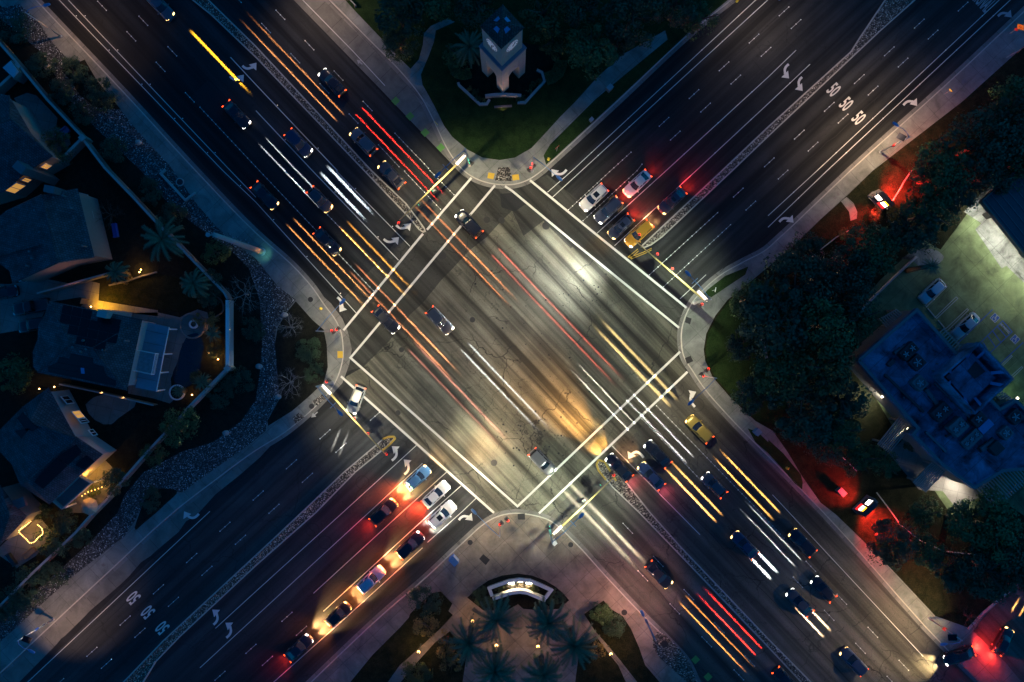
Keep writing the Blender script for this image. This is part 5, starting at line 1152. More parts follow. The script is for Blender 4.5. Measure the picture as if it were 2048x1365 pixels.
bay = xy(E5((706, 425), (760, 460), (775, 500), (745, 545), (700, 520)))
MB().prism(bay, .2, 3.4).build('bay_window', M['windark'], H2); MB().wall(bay + bay[:1], .12, 3.4, 3.55).wall(bay + bay[:1], .12, 1.0, 1.12).build('bay_frame', M['wtrim'], H2)
pa = [(v.x, v.y) for v in PP(E5((632, 172), (700, 190), (750, 380), (675, 350)), 2.8)]
MB().prism(pa, 2.65, 2.8).build('porch_roof', M['stucco_w'], H2)
windows(H2, E5((470, 735))[0], E5((100, 895))[0], 3.0, 0, [(.05, .25, 1.2, 2.5, None), (.45, .6, 1.2, 2.5, None), (.75, .9, 1.2, 2.5, None)], 'windark')
wparent(spot((*P(*E5((640, 1000))[0])[:2], 2.2), P(*E5((520, 760))[0], 4), 260, (1, .42, .28), 110, 1, .2), H2)

# lower left house with dormer gable and lit porch
S4 = lambda *z: T(0, 2, *z)
z4 = 5.8
c4 = [(x, y, z4) for x, y in S4((385, 365), (600, 760), (815, 905), (640, 1065), (395, 1300), (160, 1145), (85, 960), (0, 880), (-60, 760), (180, 520))]
k0, k1 = [(x, y, 8.3) for x, y in S4((230, 640), (610, 760))][0], [(x, y, 7.9) for x, y in S4((605, 770))][0]
k2 = [(x, y, 8.0) for x, y in S4((215, 1110))][0]
H4, R4 = house('house with stepped solar panels and string lights in its yard, lower left', [(a[0], a[1]) for a in c4], z4, [[c4[0], c4[1], k1, k0], [k0, k1, k2, c4[6], c4[7], c4[8]], [c4[8], c4[9], k0], [c4[9], c4[0], k0], [c4[1], c4[2], k1], [k1, c4[2], c4[3], k2], [k2, c4[3], c4[4]], [k2, c4[4], c4[5]], [k2, c4[5], c4[6]]], 'shing2', 'stucco_w', .45)
edges(R4, [(k0, k1), (k1, k2), (k0, c4[9])], 'shing')
fc = [k1, c4[2], c4[3]]
onroof(R4, 'solar_array', fc, [S4(*p) for p in ([(610, 820), (655, 880), (545, 985), (455, 920)], [(450, 925), (540, 990), (345, 1175), (270, 1120)], [(690, 905), (755, 955), (680, 1025), (600, 985)])], 'solar', .35)
fd = [k0, k1, c4[6]]
onroof(R4, 'solar_array', fd, [S4(*p) for p in ([(180, 565), (300, 690), (230, 740), (135, 610)], [(115, 710), (235, 690), (300, 790), (225, 835)])], 'solar', .35)
A_, B_ = P(*S4((440, 400))[0], 4), P(*S4((840, 860))[0], 4)
windows(H4, S4((470, 420))[0], S4((800, 800))[0], 4.0, 0, [(.05, .2, 2.2, 4.0, None), (.36, .5, 2.6, 4.6, 'winlit'), (.52, .6, 2.6, 4.6, None), (.75, .86, 3.2, 4.4, None)], 'windark')
ba = [(v.x, v.y) for v in PP(S4((440, 1262), (640, 1062), (745, 1122), (515, 1325)), 3.2)]
MB().prism(ba, 2.95, 3.2).build('balcony_deck', M['equip'], H4); MB().wall(ba + ba[:1], .16, 3.2, 4.0).build('parapet', M['stucco_w'], H4)
b = MB()
for q in ba: MB().tube([(*q, .13), (*q, 2.95)], .14, 8).build('balcony_post', M['wtrim'], H4)
bed('patio', S4((640, 1065), (830, 930), (900, 1000), (880, 1200), (760, 1365), (560, 1365), (560, 1310)), M['patio'], .146)
q = P(*S4((745, 1025))[0]); MB().ball((q.x, q.y, 2.4), (.16, .16, .2)).build('wall_lamp', M['bulb'], H4); wparent(point((q.x + .5, q.y - .5, 2.4), 330, (1, .46, .05), .15), H4)
def stringlights(label, pts, z, n, pw, nl=5):
    q = smoothline([(P(x, y, z).x, P(x, y, z).y) for x, y in pts], 8)
    r = thing('string_lights', label, 'string lights', (q[0][0], q[0][1], .13)); L = [0]
    for i in range(len(q) - 1): L.append(L[-1] + math.dist(q[i], q[i + 1]))
    def at(d):
        for i in range(len(q) - 1):
            if L[i + 1] >= d: t = (d - L[i]) / max(L[i + 1] - L[i], 1e-6); return Vector((q[i][0] + (q[i + 1][0] - q[i][0]) * t, q[i][1] + (q[i + 1][1] - q[i][1]) * t, z))
        return Vector((*q[-1], z))
    MB().tube([at(L[-1] * i / 30) for i in range(31)], .015, 5).build('wire', M['dark'], r, True)
    for i in range(n):
        p = at(L[-1] * (i + .5) / n); MB().ball((p.x, p.y, z - .1), (.065, .065, .08), 8).build('bulb', M['bulb'], r, True)
    for i in range(nl):
        p = at(L[-1] * (i + .5) / nl); wparent(point((p.x, p.y, z - .4), pw / nl, (1, .48, .08), .12), r)
    for t in (0, .5, 1): p = at(L[-1] * t); MB().tube([(p.x, p.y, .13), (p.x, p.y, z)], .03, 6).build('post', M['dark'], r)
stringlights('row of eight bulbs strung over the small lawn of the lower left house', S4((640, 1240), (690, 1205), (770, 1178), (850, 1145)), 2.6, 8, 260)
S6 = lambda *z: Z(0, 900, 5.688, *z)
stringlights('loop of glowing bulbs round the patio at the lower left edge', S6((350, 810), (280, 870), (210, 935), (255, 985), (305, 1030), (325, 1058), (375, 1055), (430, 1000), (480, 955), (470, 900), (415, 850)), 2.7, 33, 380, 8)
p = P(*S6((1005, 650))[0], 2.4); um = thing('parasol', 'tan garden parasol beside the string lit lawn', 'parasol', (p.x, p.y, .14))
MB().lathe((0, 0, 1.9), [(1.35, 0), (.7, .4), (.05, .65)], 8).build('canopy', M['cloth'], um, False, False); MB().tube([(0, 0, 0), (0, 0, 2.4)], .04, 8).build('pole', M['wood'], um, False, False)
# house at the left edge below, with lit patio
c5 = [(x, y, 5.6) for x, y in S6((-260, 560), (0, 400), (150, 600), (310, 760), (400, 730), (0, 1090), (-260, 1000))]; k5 = [(x, y, 8.0) for x, y in S6((-200, 760), (110, 740))]
H5, R5 = house('dark roofed house cut by the left edge above the bulb ringed patio', [(a[0], a[1]) for a in c5 if a is not c5[4]], 5.6, [[c5[0], c5[1], k5[0]], [c5[1], c5[2], k5[1], k5[0]], [c5[2], c5[3], k5[1]], [c5[3], c5[5], k5[0], k5[1]], [c5[5], c5[6], k5[0]], [c5[6], c5[0], k5[0]]], 'shing2', 'stucco', .4)
edges(R5, [(k5[0], k5[1]), (c5[3], k5[1])], 'shing')
windows(H5, S6((20, 425))[0], S6((320, 740))[0], 4.2, 0, [(.05, .3, 3.0, 4.6, 'winlit'), (.74, .98, 3.0, 4.6, 'winlit')], 'winlit')
p = P(*S6((190, 620))[0], 5.6); MB().box((p.x, p.y, 5.6), (2.8, 1.4, .5), R(20)).build('dormer', M['equip'], R5)
bed('patio', S6((0, 1110), (330, 790), (480, 790), (600, 930), (480, 1120), (420, 1200), (200, 1340), (0, 1200)), M['patio'], .146)
q = P(*S6((215, 900))[0]); wparent(spot((q.x + .6, q.y - .4, 2.5), (q.x + 1.5, q.y - 2, 0), 160, (1, .48, .06), 140, 1, .15), H5)
def garden_sofa(label, px, py, rot, m='dark'):
    p = P(px, py); r = thing('garden_sofa', label, 'sofa', (p.x, p.y, .146), rot)
    MB().box((0, 0, .22), (2.1, .8, .36)).build('seat', M[m], r, False, False, bevel=.05); MB().box((0, .38, .55), (2.1, .16, .45)).build('backrest', M[m], r, False, False, bevel=.05)
    for q in (-1, 1): MB().box((q * 1.0, 0, .42), (.16, .78, .3)).build('armrest', M[m], r, False, False, bevel=.04)
garden_sofa('dark garden sofa at the bottom of the bulb ringed patio', *S6((150, 1240))[0], R(-55)); garden_sofa('low lounge seat right of the bulb ringed patio table', *S6((355, 1165))[0], R(40), 'wood')
garden_sofa('blue lounge seat behind the upper left garden wall', 130, 268, R(40), 'luma'); garden_sofa('lounge seat on the terrace of the gabled house', *E5((930, 480))[0], R(-80), 'signblue')
# top left house (cut by the left edge)
S1 = lambda *z: Z(0, 60, 3.791, *z)
c1 = [(x, y, 5.8) for x, y in S1((-300, 420), (70, 500), (240, 790), (400, 960), (200, 1080), (30, 1230), (-300, 1330))]; q1 = [(x, y, 8.2) for x, y in S1((-200, 800), (75, 670))]
H1, R1 = house('large dark roofed house at the upper left edge with amber lit windows', [(a[0], a[1]) for a in c1], 5.8, [[c1[0], c1[1], q1[1], q1[0]], [c1[1], c1[2], q1[1]], [c1[2], c1[3], q1[1]], [c1[3], c1[4], q1[1]], [c1[4], c1[5], q1[0], q1[1]], [c1[5], c1[6], q1[0]], [c1[6], c1[0], q1[0]]], 'shing2', 'stucco', .4)
edges(R1, [(q1[0], q1[1]), (q1[1], c1[1]), (q1[1], c1[3])], 'shing')
windows(H1, S1((400, 985))[0], S1((20, 1250))[0], 4.6, 0, [(.12, .22, 3.4, 5.0, 'winlit'), (.52, .6, 3.4, 5.0, 'winlit'), (.68, .9, 3.0, 5.2, 'winlit')], 'winlit')
windows(H1, S1((245, 820))[0], S1((390, 965))[0], 4.6, 0, [(.1, .35, 3.2, 4.8, 'winlit'), (.55, .75, 3.2, 4.8, None)], 'windark')
p = P(*S1((165, 1050))[0], 8); MB().box((p.x, p.y, 4.5), (1.7, 1.2, 8.2), R(-40)).build('chimney', M['equip'], H1)
# shed roof at the far upper left
sh = thing('garden_shed', 'pale slab roofed shed at the upper left edge behind the wall', 'shed', P(24, 140))
q = [(v.x, v.y) for v in PP(S1((20, 285), (85, 228), (155, 320), (105, 375)), 2.5)]; MB().prism(q, .1, 2.5).build('wall', M['stucco'], sh); MB().prism([tuple(p) for p in offset(q + q[:1], -.15)][:4], 2.5, 2.65).build('roof', plain('pale_shed_roof', (.34, .40, .46), .7, .1, 1), sh)
bed('side_yard', S1((110, 520), (210, 480), (280, 500), (440, 670), (430, 740), (520, 790), (540, 870), (420, 960), (260, 760)), M['patio'], .146)
bed('driveway', E5((-300, 900), (80, 905), (350, 860), (560, 900), (720, 880), (800, 900), (790, 1040), (640, 1010), (400, 1050), (300, 1250), (-300, 1350)), M['patio'], .146)
bed('back_lawn', E5((870, 910), (1100, 870), (1260, 820), (1450, 860), (1640, 1000), (1640, 1100), (1450, 1130), (1200, 1090), (850, 1030)), M['lawn_dry'], .145, True)
# garden walls
GWL = 'block garden walls of the western houses'
wallobj('garden_wall', 'long block wall with pale coping from the left edge to its corner pier', [(-60, 10), (0, 78), (50, 135), (110, 208), (180, 282)], .25, 2.0, 'wallb', 'garden wall', 'cap', GWL)
wallobj('garden_wall', 'block wall from the corner pier down past the second house', [(182, 288), (223, 342), (280, 401), (314, 438), (376, 503)], .25, 2.0, 'wallb', 'garden wall', 'cap', GWL)
wallobj('garden_wall', 'pale wall end running to the bright upright wall of the pool garden', [(376, 503), (458, 587), (465, 600)], .25, 2.0, 'wallb', 'garden wall', 'cap', GWL)
wallobj('garden_wall', 'bright upright white wall of the pool garden', [(465, 602), (465, 733)], .45, 2.1, 'stucco_w', 'garden wall', 'wtrim', GWL)
wallobj('garden_wall', 'diagonal white wall below the pool garden', [(465, 735), (381, 820)], .3, 2.0, 'stucco_w', 'garden wall', 'cap', GWL)
wallobj('garden_wall', 'broken diagonal wall between the two shrubs beside the gravel', [(381, 822), (307, 900), (260, 954), (229, 990)], .25, 2.0, 'wallb', 'garden wall', 'cap', GWL)
wallobj('garden_wall', 'wall beside the string lit lawn running to the lower left', [(229, 992), (193, 1028), (165, 1060), (80, 1140), (-40, 1260)], .25, 2.0, 'wallb', 'garden wall', 'cap', GWL)
wallobj('garden_wall', 'side wall from the corner pier down to the lit windows at upper left', [(176, 286), (140, 322), (54, 388)], .3, 2.0, 'stucco', 'garden wall', 'cap', GWL)
wallobj('garden_wall', 'short side wall behind the pale slab roofed shed', [(52, 148), (0, 196), (-40, 230)], .3, 2.0, 'stucco', 'garden wall', 'cap', GWL)
wallobj('garden_wall', 'pink lit fence on the driveway between the second and the solar roofed house', E5((355, 985), (550, 930), (700, 885), (940, 820)), .15, 1.9, 'stucco', 'garden wall', 'cap', GWL)
wallobj('garden_wall', 'curved garden edging under the palm of the back lawn', E5((880, 915), (1000, 890), (1130, 845), (1260, 810)), .2, .5, 'stucco', 'edging')
wallobj('garden_wall', 'curved pale edging beside the pool garden lights', E5((1700, 980), (1780, 1050), (1785, 1120), (1720, 1170)), .15, .4, 'stucco', 'edging', smooth=5)
wallobj('garden_wall', 'fence with lamps between the solar roofed house and the yard below', S3((660, 1050), (1000, 1120), (1300, 1190), (1600, 1260)), .12, 1.6, 'wood', 'fence', 'cap')
for px, py, l in ((181, 284, 'square pier at the corner of the long block wall'), (466, 736, 'square pier at the foot of the bright upright wall'), (53, 144, 'square pier beside the pale slab roofed shed')):
    p = P(px, py); r = thing('wall_pier', l, 'pier', (p.x, p.y, .13), A_NE); MB().box((0, 0, 1.1), (.7, .7, 2.2)).build('shaft', M['stucco'], r, False, False); MB().box((0, 0, 2.26), (.85, .85, .12)).build('cap', M['cap'], r, False, False)
bw = wallobj('seat_wall', 'low L shaped seat wall in the gravel beside the west pavement', [(333, 341), (324, 349), (373, 402), (393, 387)], .3, .6, 'cap', 'seat wall')
ring('tree_well', 'round dark tree well inside the low L shaped wall', 'tree well', 361, 365, .55, .15, .25, 'cap', 'dark')
# row of slim posts by the steel mast
for k in range(3):
    p = P(*T(0, 1, (1850 + 62 * k, 520 + 22 * k))[0]); r = thing('bike_rack', ['bicycle hoop nearest the steel mast tip', 'middle bicycle hoop by the steel mast', 'bicycle hoop nearest the kerb by the steel mast'][k], 'bicycle rack', (p.x, p.y, .13), A_NW, 'bicycle hoops on the west pavement')
    MB().tube([(-.35, 0, 0), (-.35, 0, .7), (-.2, 0, .85), (.2, 0, .85), (.35, 0, .7), (.35, 0, 0)], .03, 6).build('hoop', M['dark'], r, False, False)
    for q in (-.35, .35): MB().lathe((q, 0, 0), [(.1, 0), (.1, .03), (.05, .05)], 8).build('foot', M['steel'], r, False, False)

# shop with blue-lit flat roof, parapet and plant
zs = 6.0
ol = T(3, 2, (725, 150), (1190 - 0, -255), (1525, 120), (1690, 15), (1950, 295), (1770, 455), (1850, 540), (1980, 470), (2200, 690), (2200, 1000), (1870, 1030), (1650, 1165), (1390, 975), (1160, 740), (1200, 690))
q = [(v.x, v.y) for v in PP(ol, zs)]; c_ = P(1880, 810)
SH = thing('shop_building', 'flat roofed shop building with blue lit roof full of plant units', 'building', (c_.x, c_.y, .13))
MB().prism(q, .1, 5.0).build('wall', M['stucco'], SH)
rm = MB().prism([tuple(p) for p in q], 5.003, 5.2).build('roof', M['roofmem'], SH)
A = sum(q[i][0] * q[(i + 1) % len(q)][1] - q[(i + 1) % len(q)][0] * q[i][1] for i in range(len(q)))
MB().wall(q + q[:1], .35, 5.0, 6.0).build('parapet', M['roofmem'], SH)
MB().wall(q + q[:1], .45, 6.0, 6.08).build('coping', M['equip'], SH)
tw = [(v.x, v.y) for v in PP(T(3, 2, (1690, 15), (1950, 295), (1655, 570), (1390, 280)), 8.2)]
MB().wall(tw + tw[:1], .3, 5.2, 8.2).build('tower_parapet', M['roofmem'], SH)
tc = sum((Vector(p) for p in tw), Vector((0, 0))) / 4; inn = [tuple(tc + (Vector(p) - tc) * .72) for p in tw]
MB().prism(inn, 5.2, 6.6).build('tower_deck', M['roofmem'], SH)
b = MB()
for i in range(4):
    for t in (.2, .5, .8):
        a = sub((*tw[i], 8.0), (*tw[(i + 1) % 4], 8.0), t); c2 = sub((*inn[i], 6.6), (*inn[(i + 1) % 4], 6.6), t); d = (Vector(tw[(i + 1) % 4]) - Vector(tw[i])).normalized()
        if t != .5: b.bar(a, c2, .45, .06)
b.build('parapet_brace', M['luma'], SH)
t2 = [tuple(tc + (Vector(p) - tc) * f + Vector((.6, .9))) for p, f in zip(tw, (.3, .3, .22, .22))]; MB().prism(t2, 6.62, 6.68).build('roof_hatch', M['dark'], SH)
def unit(label, z_, d, fans=1, m='equip', rot=A_NE, name='air_conditioner'):
    x, y = T(3, 2, z_)[0]; p = P(x, y, 6.4); r = thing(name, label, 'roof plant', (p.x, p.y, 5.2), rot, 'plant units on the shop roof')
    MB().box((0, 0, d[2] / 2 + .1), d).build('housing', M[m], r, False, False, bevel=.04); MB().box((0, 0, .06), (d[0] * 1.05, d[1] * .5, .12)).build('curb', M['dark'], r, False, False)
    for k in range(fans):
        x_ = (k - (fans - 1) / 2) * d[0] / max(fans, 1); f = MB().tube([(x_, 0, d[2] + .08), (x_, 0, d[2] + .2)], min(d[1], d[0] / fans) * .38, 16, False).build('fan_ring', M['dark'], r, False, False)
        bl = MB(); rad = min(d[1], d[0] / fans) * .35
        for a in range(5): bl.box((x_ + math.cos(a * 1.257) * rad * .5, math.sin(a * 1.257) * rad * .5, d[2] + .13), (rad, .12, .02), a * 1.257)
        bl.build('fan_blade', M['steel'], f, False, False)
unit('dark condenser at the upper left of the shop roof', (1130, 75), (2.6, 1.6, 1.1), 2, 'dark'); unit('cross braced open grille unit right of the dark condenser', (1205, 165), (1.9, 1.9, .8), 1, 'trimd')
unit('square blue unit with round fan in the middle of the shop roof', (1215, 330), (1.7, 1.9, 1.2), 1); unit('dark double fan unit below the square blue unit', (1390, 560), (2.6, 2.0, 1.2), 2, 'trimd')
unit('large twin fan unit at the lower middle of the shop roof', (1520, 680), (2.4, 2.0, 1.3), 2); unit('open framed dark unit beside the pale hatch box', (1690, 620), (2.0, 1.5, 1.0), 1, 'trimd')
unit('pale flat hatch box on the shop roof', (1755, 680), (2.2, 1.2, .7), 0, 'luma'); unit('long low unit with four small fans near the shop roof edge', (1640, 780), (3.0, 1.6, .8), 3)
unit('round topped unit at the far right of the shop roof', (1985, 600), (1.8, 1.8, 1.0), 1, 'trimd'); unit('dark box unit at the lower right of the shop roof', (1830, 850), (1.7, 1.7, 1.1), 0, 'dark'); unit('small dark vent box near the left shop parapet', (1000, 170), (1.1, .7, .6), 0, 'trimd'); unit('tank like unit with a round drum by the pale hatch box', (1910, 730), (1.6, 1.6, 1.0), 1)
b = MB(); rr = random.Random(4)
for k in range(46):
    x, y = T(3, 2, (rr.uniform(900, 1900), rr.uniform(60, 900)))[0]; p = P(x, y, 5.2)
    if abs((x - 1880) * .73 + (y - 800) * .68) < 60 and abs((x - 1880) * -.68 + (y - 800) * .73) < 60: b.lathe((p.x, p.y, 5.2), [(.1, 0), (.1, .3), (.14, .32), (.05, .4)], 8)
b.build('roof_pipe', M['equip'], SH)
M['pgl'] = plain('pale_pergola_timber', (.38, .36, .31), .8, .2, 4.0, 0, .2)
def duct(label, z0_, z1_, wd=.5, m='equip'):
    (x0, y0), (x1, y1) = T(3, 2, z0_, z1_); a, c2 = P(x0, y0, 5.5), P(x1, y1, 5.5); a.z = c2.z = 5.55; r = thing('roof_duct', label, 'duct', (a.x, a.y, 5.2), 0, 'ducts on the shop roof')
    MB().bar(a, c2, wd, wd * .8).build('run', M[m], r); b = MB()
    for f in (.05, .5, .95): q = sub(a, c2, f); b.box((q.x, q.y, 5.27), (wd * 1.2, wd * 1.2, .14), A_NE)
    b.build('support', M['dark'], r)
duct('duct along the left shop parapet', (930, 260), (1240, 560), .35, 'trimd'); duct('duct from the square blue unit to the dark double fan unit', (1260, 380), (1350, 500)); duct('thin pipe run beside the roof tower', (1330, 330), (1620, 620), .22); duct('pipe run across the lower shop roof', (1420, 760), (1600, 640), .25, 'trimd'); duct('short wide duct beside the long low unit', (1700, 860), (1800, 790), .7); duct('pipe run along the lower left shop parapet', (1260, 720), (1420, 880), .3); duct('duct by the dark condenser', (1010, 90), (1100, 30), .4)
def pergola(label, pts, n, z=2.8, m='pgl'):
    """pts: four roof corners as seen; slats run from edge 0-1 to edge 3-2"""
    A, B, C, D = [P(x, y, z) for x, y in pts]; c = (A + B + C + D) / 4; r = thing('pergola', label, 'pergola', (c.x, c.y, .14), 0, 'slatted pergolas round the shop')
    for k in range(n):
        f = k / (n - 1); MB().bar(sub(A, B, f), sub(D, C, f), .14, .2).build('slat', M[m], r)
    for f in (.12, .88): MB().bar(sub(A, D, f) - Vector((0, 0, .22)), sub(B, C, f) - Vector((0, 0, .22)), .16, .22).build('beam', M[m], r)
    for f in (.12, .88):
        for g in (.06, .94): q = sub(sub(A, D, f), sub(B, C, f), g); MB().box((q.x, q.y, 1.35), (.28, .28, 2.45)).build('post', M['stucco'], r)
    return r
pergola('pergola beside the upper shop wall over the lit patio', T(3, 2, (1055, 595), (1150, 665), (965, 890), (875, 820)), 8)
pergola('pergola over the middle patio below the shop', T(3, 2, (1325, 945), (1435, 1010), (1255, 1200), (1160, 1125)), 9)
pergola('big pergola at the right edge below the shop', T(3, 2, (1665, 1165), (2120, 800), (2260, 960), (1820, 1330)), 26)
pergola('dark pergola at the upper left shop corner', T(3, 1, (890, 1180), (1020, 1105), (1075, 1150), (960, 1265)), 9)
pergola('small amber lit pergola behind the parked silver saloon', Z(1840, 560, 6.825, (265, 720), (475, 990), (560, 890), (340, 660)), 9)
pergola('small green lit pergola right of the shop roof tower', T(3, 2, (1810, 425), (1880, 495), (1945, 450), (1870, 390)), 6)
# light from the shop walls and the fuel canopy
for (px, py, tx, ty, pw, cl, nm) in ((1795, 852, 1770, 880, 2600, (1, .93, .8), 0), (1850, 905, 1830, 935, 2600, (1, .93, .8), 0), (1915, 960, 1890, 990, 2200, (1, .9, .76), 0), (1745, 790, 1725, 800, 1500, (1, .95, .8), 0), (1900, 700, 1910, 690, 900, (1, .5, .12), 1), (1912, 722, 1965, 690, 1900, (1, .42, .05), 1), (1735, 700, 1720, 680, 1500, (.95, 1, .75), 0), (2005, 795, 2015, 785, 160, (.6, 1, .4), 0)):
    p, t = P(px, py), P(tx, ty); d = (t - p).normalized()
    l_ = spot((p.x + d.x * .4, p.y + d.y * .4, 3.2), (t.x + d.x, t.y + d.y, 0), pw, cl, 150, .8, .15); wparent(l_, SH)
    MB().box((p.x + d.x * .15, p.y + d.y * .15, 3.4), (.3, .3, .18), math.atan2(d.y, d.x)).build('wall_lamp', M['lampglow'], SH)
cq = [(v.x, v.y) for v in PP([(1964, 402), (2120, 262), (2300, 460), (2130, 610)], 5.2)]; c_ = Vector((sum(p[0] for p in cq) / 4, sum(p[1] for p in cq) / 4))
FC = thing('fuel_canopy', 'dark flat fuel canopy at the right edge over brightly lit concrete', 'canopy', (c_.x, c_.y, .14))
MB().prism(cq, 4.6, 5.2).build('roof', plain('canopy_roof_sheet', (.05, .055, .065), .6, .25, .8), FC); MB().wall(cq + cq[:1], .25, 4.55, 5.35).build('fascia', plain('canopy_fascia', (.16, .13, .10), .6, .15, 1), FC)
b = MB()
for i in range(14): b.bar(sub((*cq[0], 5.24), (*cq[1], 5.24), (i + .5) / 14), sub((*cq[3], 5.24), (*cq[2], 5.24), (i + .5) / 14), .08, .06)
b.build('roof_rib', M['equip'], FC)
for f in (.18, .82):
    for g in (.2, .8): p = sub(sub((*cq[0], 0), (*cq[1], 0), f), sub((*cq[3], 0), (*cq[2], 0), f), g); MB().box((p.x, p.y, 2.35), (.4, .4, 4.5), A_NE).build('column', M['stucco_w'], FC)
for k in range(5):
    e0 = sub((*cq[0], 4.5), (*cq[3], 4.5), .1 + .2 * k); d = (Vector((*cq[1], 4.5)) - Vector((*cq[0], 4.5))).normalized(); p = e0 + d * .9
    MB().box(p, (.5, .5, .06), A_NE).build('down_light', M['bulbw'], FC); wparent(spot(p - Vector((0, 0, .1)), p - d * 1.0 - Vector((0, 0, 4)), 1500, (.98, 1, .86), 150, .9, .2), FC)
def pump(label, px, py):
    p = P(px, py); r = thing('fuel_pump', label, 'fuel pump', (p.x, p.y, .142), A_NE, 'fuel pumps at the canopy edge')
    MB().box((0, 0, .9), (.7, 1.0, 1.8)).build('cabinet', M['dark'], r, False, False, bevel=.05); MB().box((0, 0, 1.85), (.8, 1.1, .15)).build('top', M['wtrim'], r, False, False); MB().tube([(.4, .3, 1.2), (.8, .5, 1.0), (1.0, .6, .4), (.5, .5, .3)], .03, 6).build('hose', M['dark'], r, False, False)
pump('fuel pump at the upper corner of the canopy', 1970, 432); pump('fuel pump at the right edge under the canopy', 2042, 508)
p = P(1984, 427); r = thing('waste_bin', 'round pale bin with amber ring beside the upper fuel pump', 'bin', (p.x, p.y, .142)); MB().lathe((0, 0, 0), [(.4, 0), (.45, 1.0), (.35, 1.05)], 16).build('barrel', M['wtrim'], r, True, False); MB().lathe((0, 0, .9), [(.47, 0), (.47, .08), (.4, .1)], 16).build('rim', M['signora'], r, True, False)
# bay markings in the car park
lotp = bpy.data.objects['parking_lot']
def bm(segs, wd, m, name='bay_line'):
    b = MB()
    for s in segs: b.ribbon(xy(s), wd, .150)
    return b.build(name, M[m], lotp)
V = lambda *z: Z(1840, 560, 6.825, *z)
bm([V((60, 355), (335, 75), (360, 95), (75, 375)), V((205, 510), (485, 235), (510, 255), (220, 530), (205, 510)), V((350, 665), (635, 395), (655, 412), (370, 690)), V((495, 835), (790, 555), (805, 570)), V((1100, 1165), (1240, 1030), (1250, 1045), (1115, 1180)), V((1240, 1310), (1380, 1185), (1395, 1200), (1260, 1330))], .11, 'white_old')
bm([V((515, 860), (985, 405)), V((815, 860), (1120, 560), (1250, 710), (945, 1000), (815, 860)), V((850, 850), (940, 1000)), V((920, 770), (1025, 920)), V((985, 700), (1095, 850)), V((1050, 640), (1170, 780)), V((1095, 600), (1220, 715)), V((1085, 1150), (1400, 855))], .14, 'blue')
for cpt, nm in (((1015, 520), 'l'), ((1290, 812), 'r')):
    sq = [(cpt[0], cpt[1] - 68), (cpt[0] + 68, cpt[1]), (cpt[0], cpt[1] + 68), (cpt[0] - 68, cpt[1])]
    flat('bay_symbol', V(*sq), .149, M['blue'], lotp)
    b = MB(); b.ribbon(xy(V(*(sq + sq[:1]))), .07, .152)
    c0, c1 = cpt
    hd = xy(V((c0 + 24, c1 - 26)))[0]; b.poly([(hd[0] + .13 * math.cos(a * PI / 4), hd[1] + .13 * math.sin(a * PI / 4), .153) for a in range(8)])
    b.ribbon(xy(V((c0 + 18, c1 - 18), (c0 - 2, c1 + 2), (c0 + 14, c1 + 20), (c0 - 2, c1 + 36))), .11, .153); b.ribbon(xy(V((c0 + 6, c1 - 6), (c0 + 24, c1 + 6))), .08, .1535)
    cc = xy(V((c0 - 10, c1 + 14)))[0]; b.ribbon([(cc[0] + .32 * math.cos(1.6 + t * .45), cc[1] + .32 * math.sin(1.6 + t * .45)) for t in range(9)], .09, .1535)
    b.build('wheelchair_symbol', M['white_old'], lotp)
pp = P(*V((1150, 665))[0]); text_mark('NO PARKING', (pp.x, pp.y, .153), A_NW - .03 + 0, .33, .5, 'white_old', 'bay_text', 0, lotp)
def wheelstop(label, a, b_):
    p0, p1 = PP(V(a, b_)); c = (p0 + p1) / 2; d = p1 - p0; r = thing('wheel_stop', label, 'wheel stop', (c.x, c.y, .142), math.atan2(d.y, d.x), 'concrete wheel stops of the car park')
    MB().box((0, 0, .07), (1.8, .18, .14)).build('block', M['kerb'], r, False, False, bevel=.03); MB().box((-.6, 0, .145), (.08, .08, .02)).box((.6, 0, .145), (.08, .08, .02)).build('bolt', M['iron'], r, False, False)
wheelstop('wheel stop of the first empty bay', (100, 400), (195, 510)); wheelstop('wheel stop of the second empty bay', (245, 565), (330, 665)); wheelstop('wheel stop under the nose of the silver saloon', (395, 730), (490, 830))
# low wall and planter by the car park corner
wallobj('car_park_wall', 'low retaining wall between the trees and the car park corner', T(3, 1, (1170, 690), (980, 865), (640, 1200)), .25, .8, 'cap', 'wall')
wallobj('verge_kerb', 'thin kerb curving through the red lit verge by the north-east road', [(1822, 342), (1806, 365), (1795, 385), (1772, 420)], .14, .3, 'kerb', 'kerb')
wallobj('verge_kerb', 'thin kerb below the path in the red lit verge', [(1696, 462), (1672, 475), (1640, 500), (1600, 535)], .14, .3, 'kerb', 'kerb')
wallobj('verge_kerb', 'thin straight kerb above the south-east price sign', [(1668, 902), (1690, 920), (1712, 942)], .14, .3, 'kerb', 'kerb')
wallobj('verge_kerb', 'thin kerb bending away below the south-east price sign', [(1752, 985), (1775, 1015), (1800, 1050), (1838, 1080), (1885, 1102), (1960, 1110)], .14, .3, 'kerb', 'kerb')
wallobj('verge_kerb', 'pale kerb between the verge and the driveway at lower right', [(1935, 1258), (1965, 1225), (2022, 1178)], .35, .25, 'kerb', 'kerb')
p = P(1525, 690); r = thing('park_bench', 'narrow pale bench in the dark trees of the east corner', 'bench', (p.x, p.y, .14), R(-78))
MB().box((0, 0, .45), (4.2, .45, .07)).build('seat', M['stucco_w'], r, False, False)
for q in (-1.6, 0, 1.6): MB().box((q, 0, .21), (.12, .4, .42)).build('leg', M['steel'], r, False, False)
p = P(705, 8); r = thing('barrier_board', 'striped board at the top edge of the north lawn', 'barrier', (p.x, p.y, .14), A_NW)
MB().box((0, 0, .9), (2.0, .08, .6)).build('board', M['stucco_w'], r, False, False)
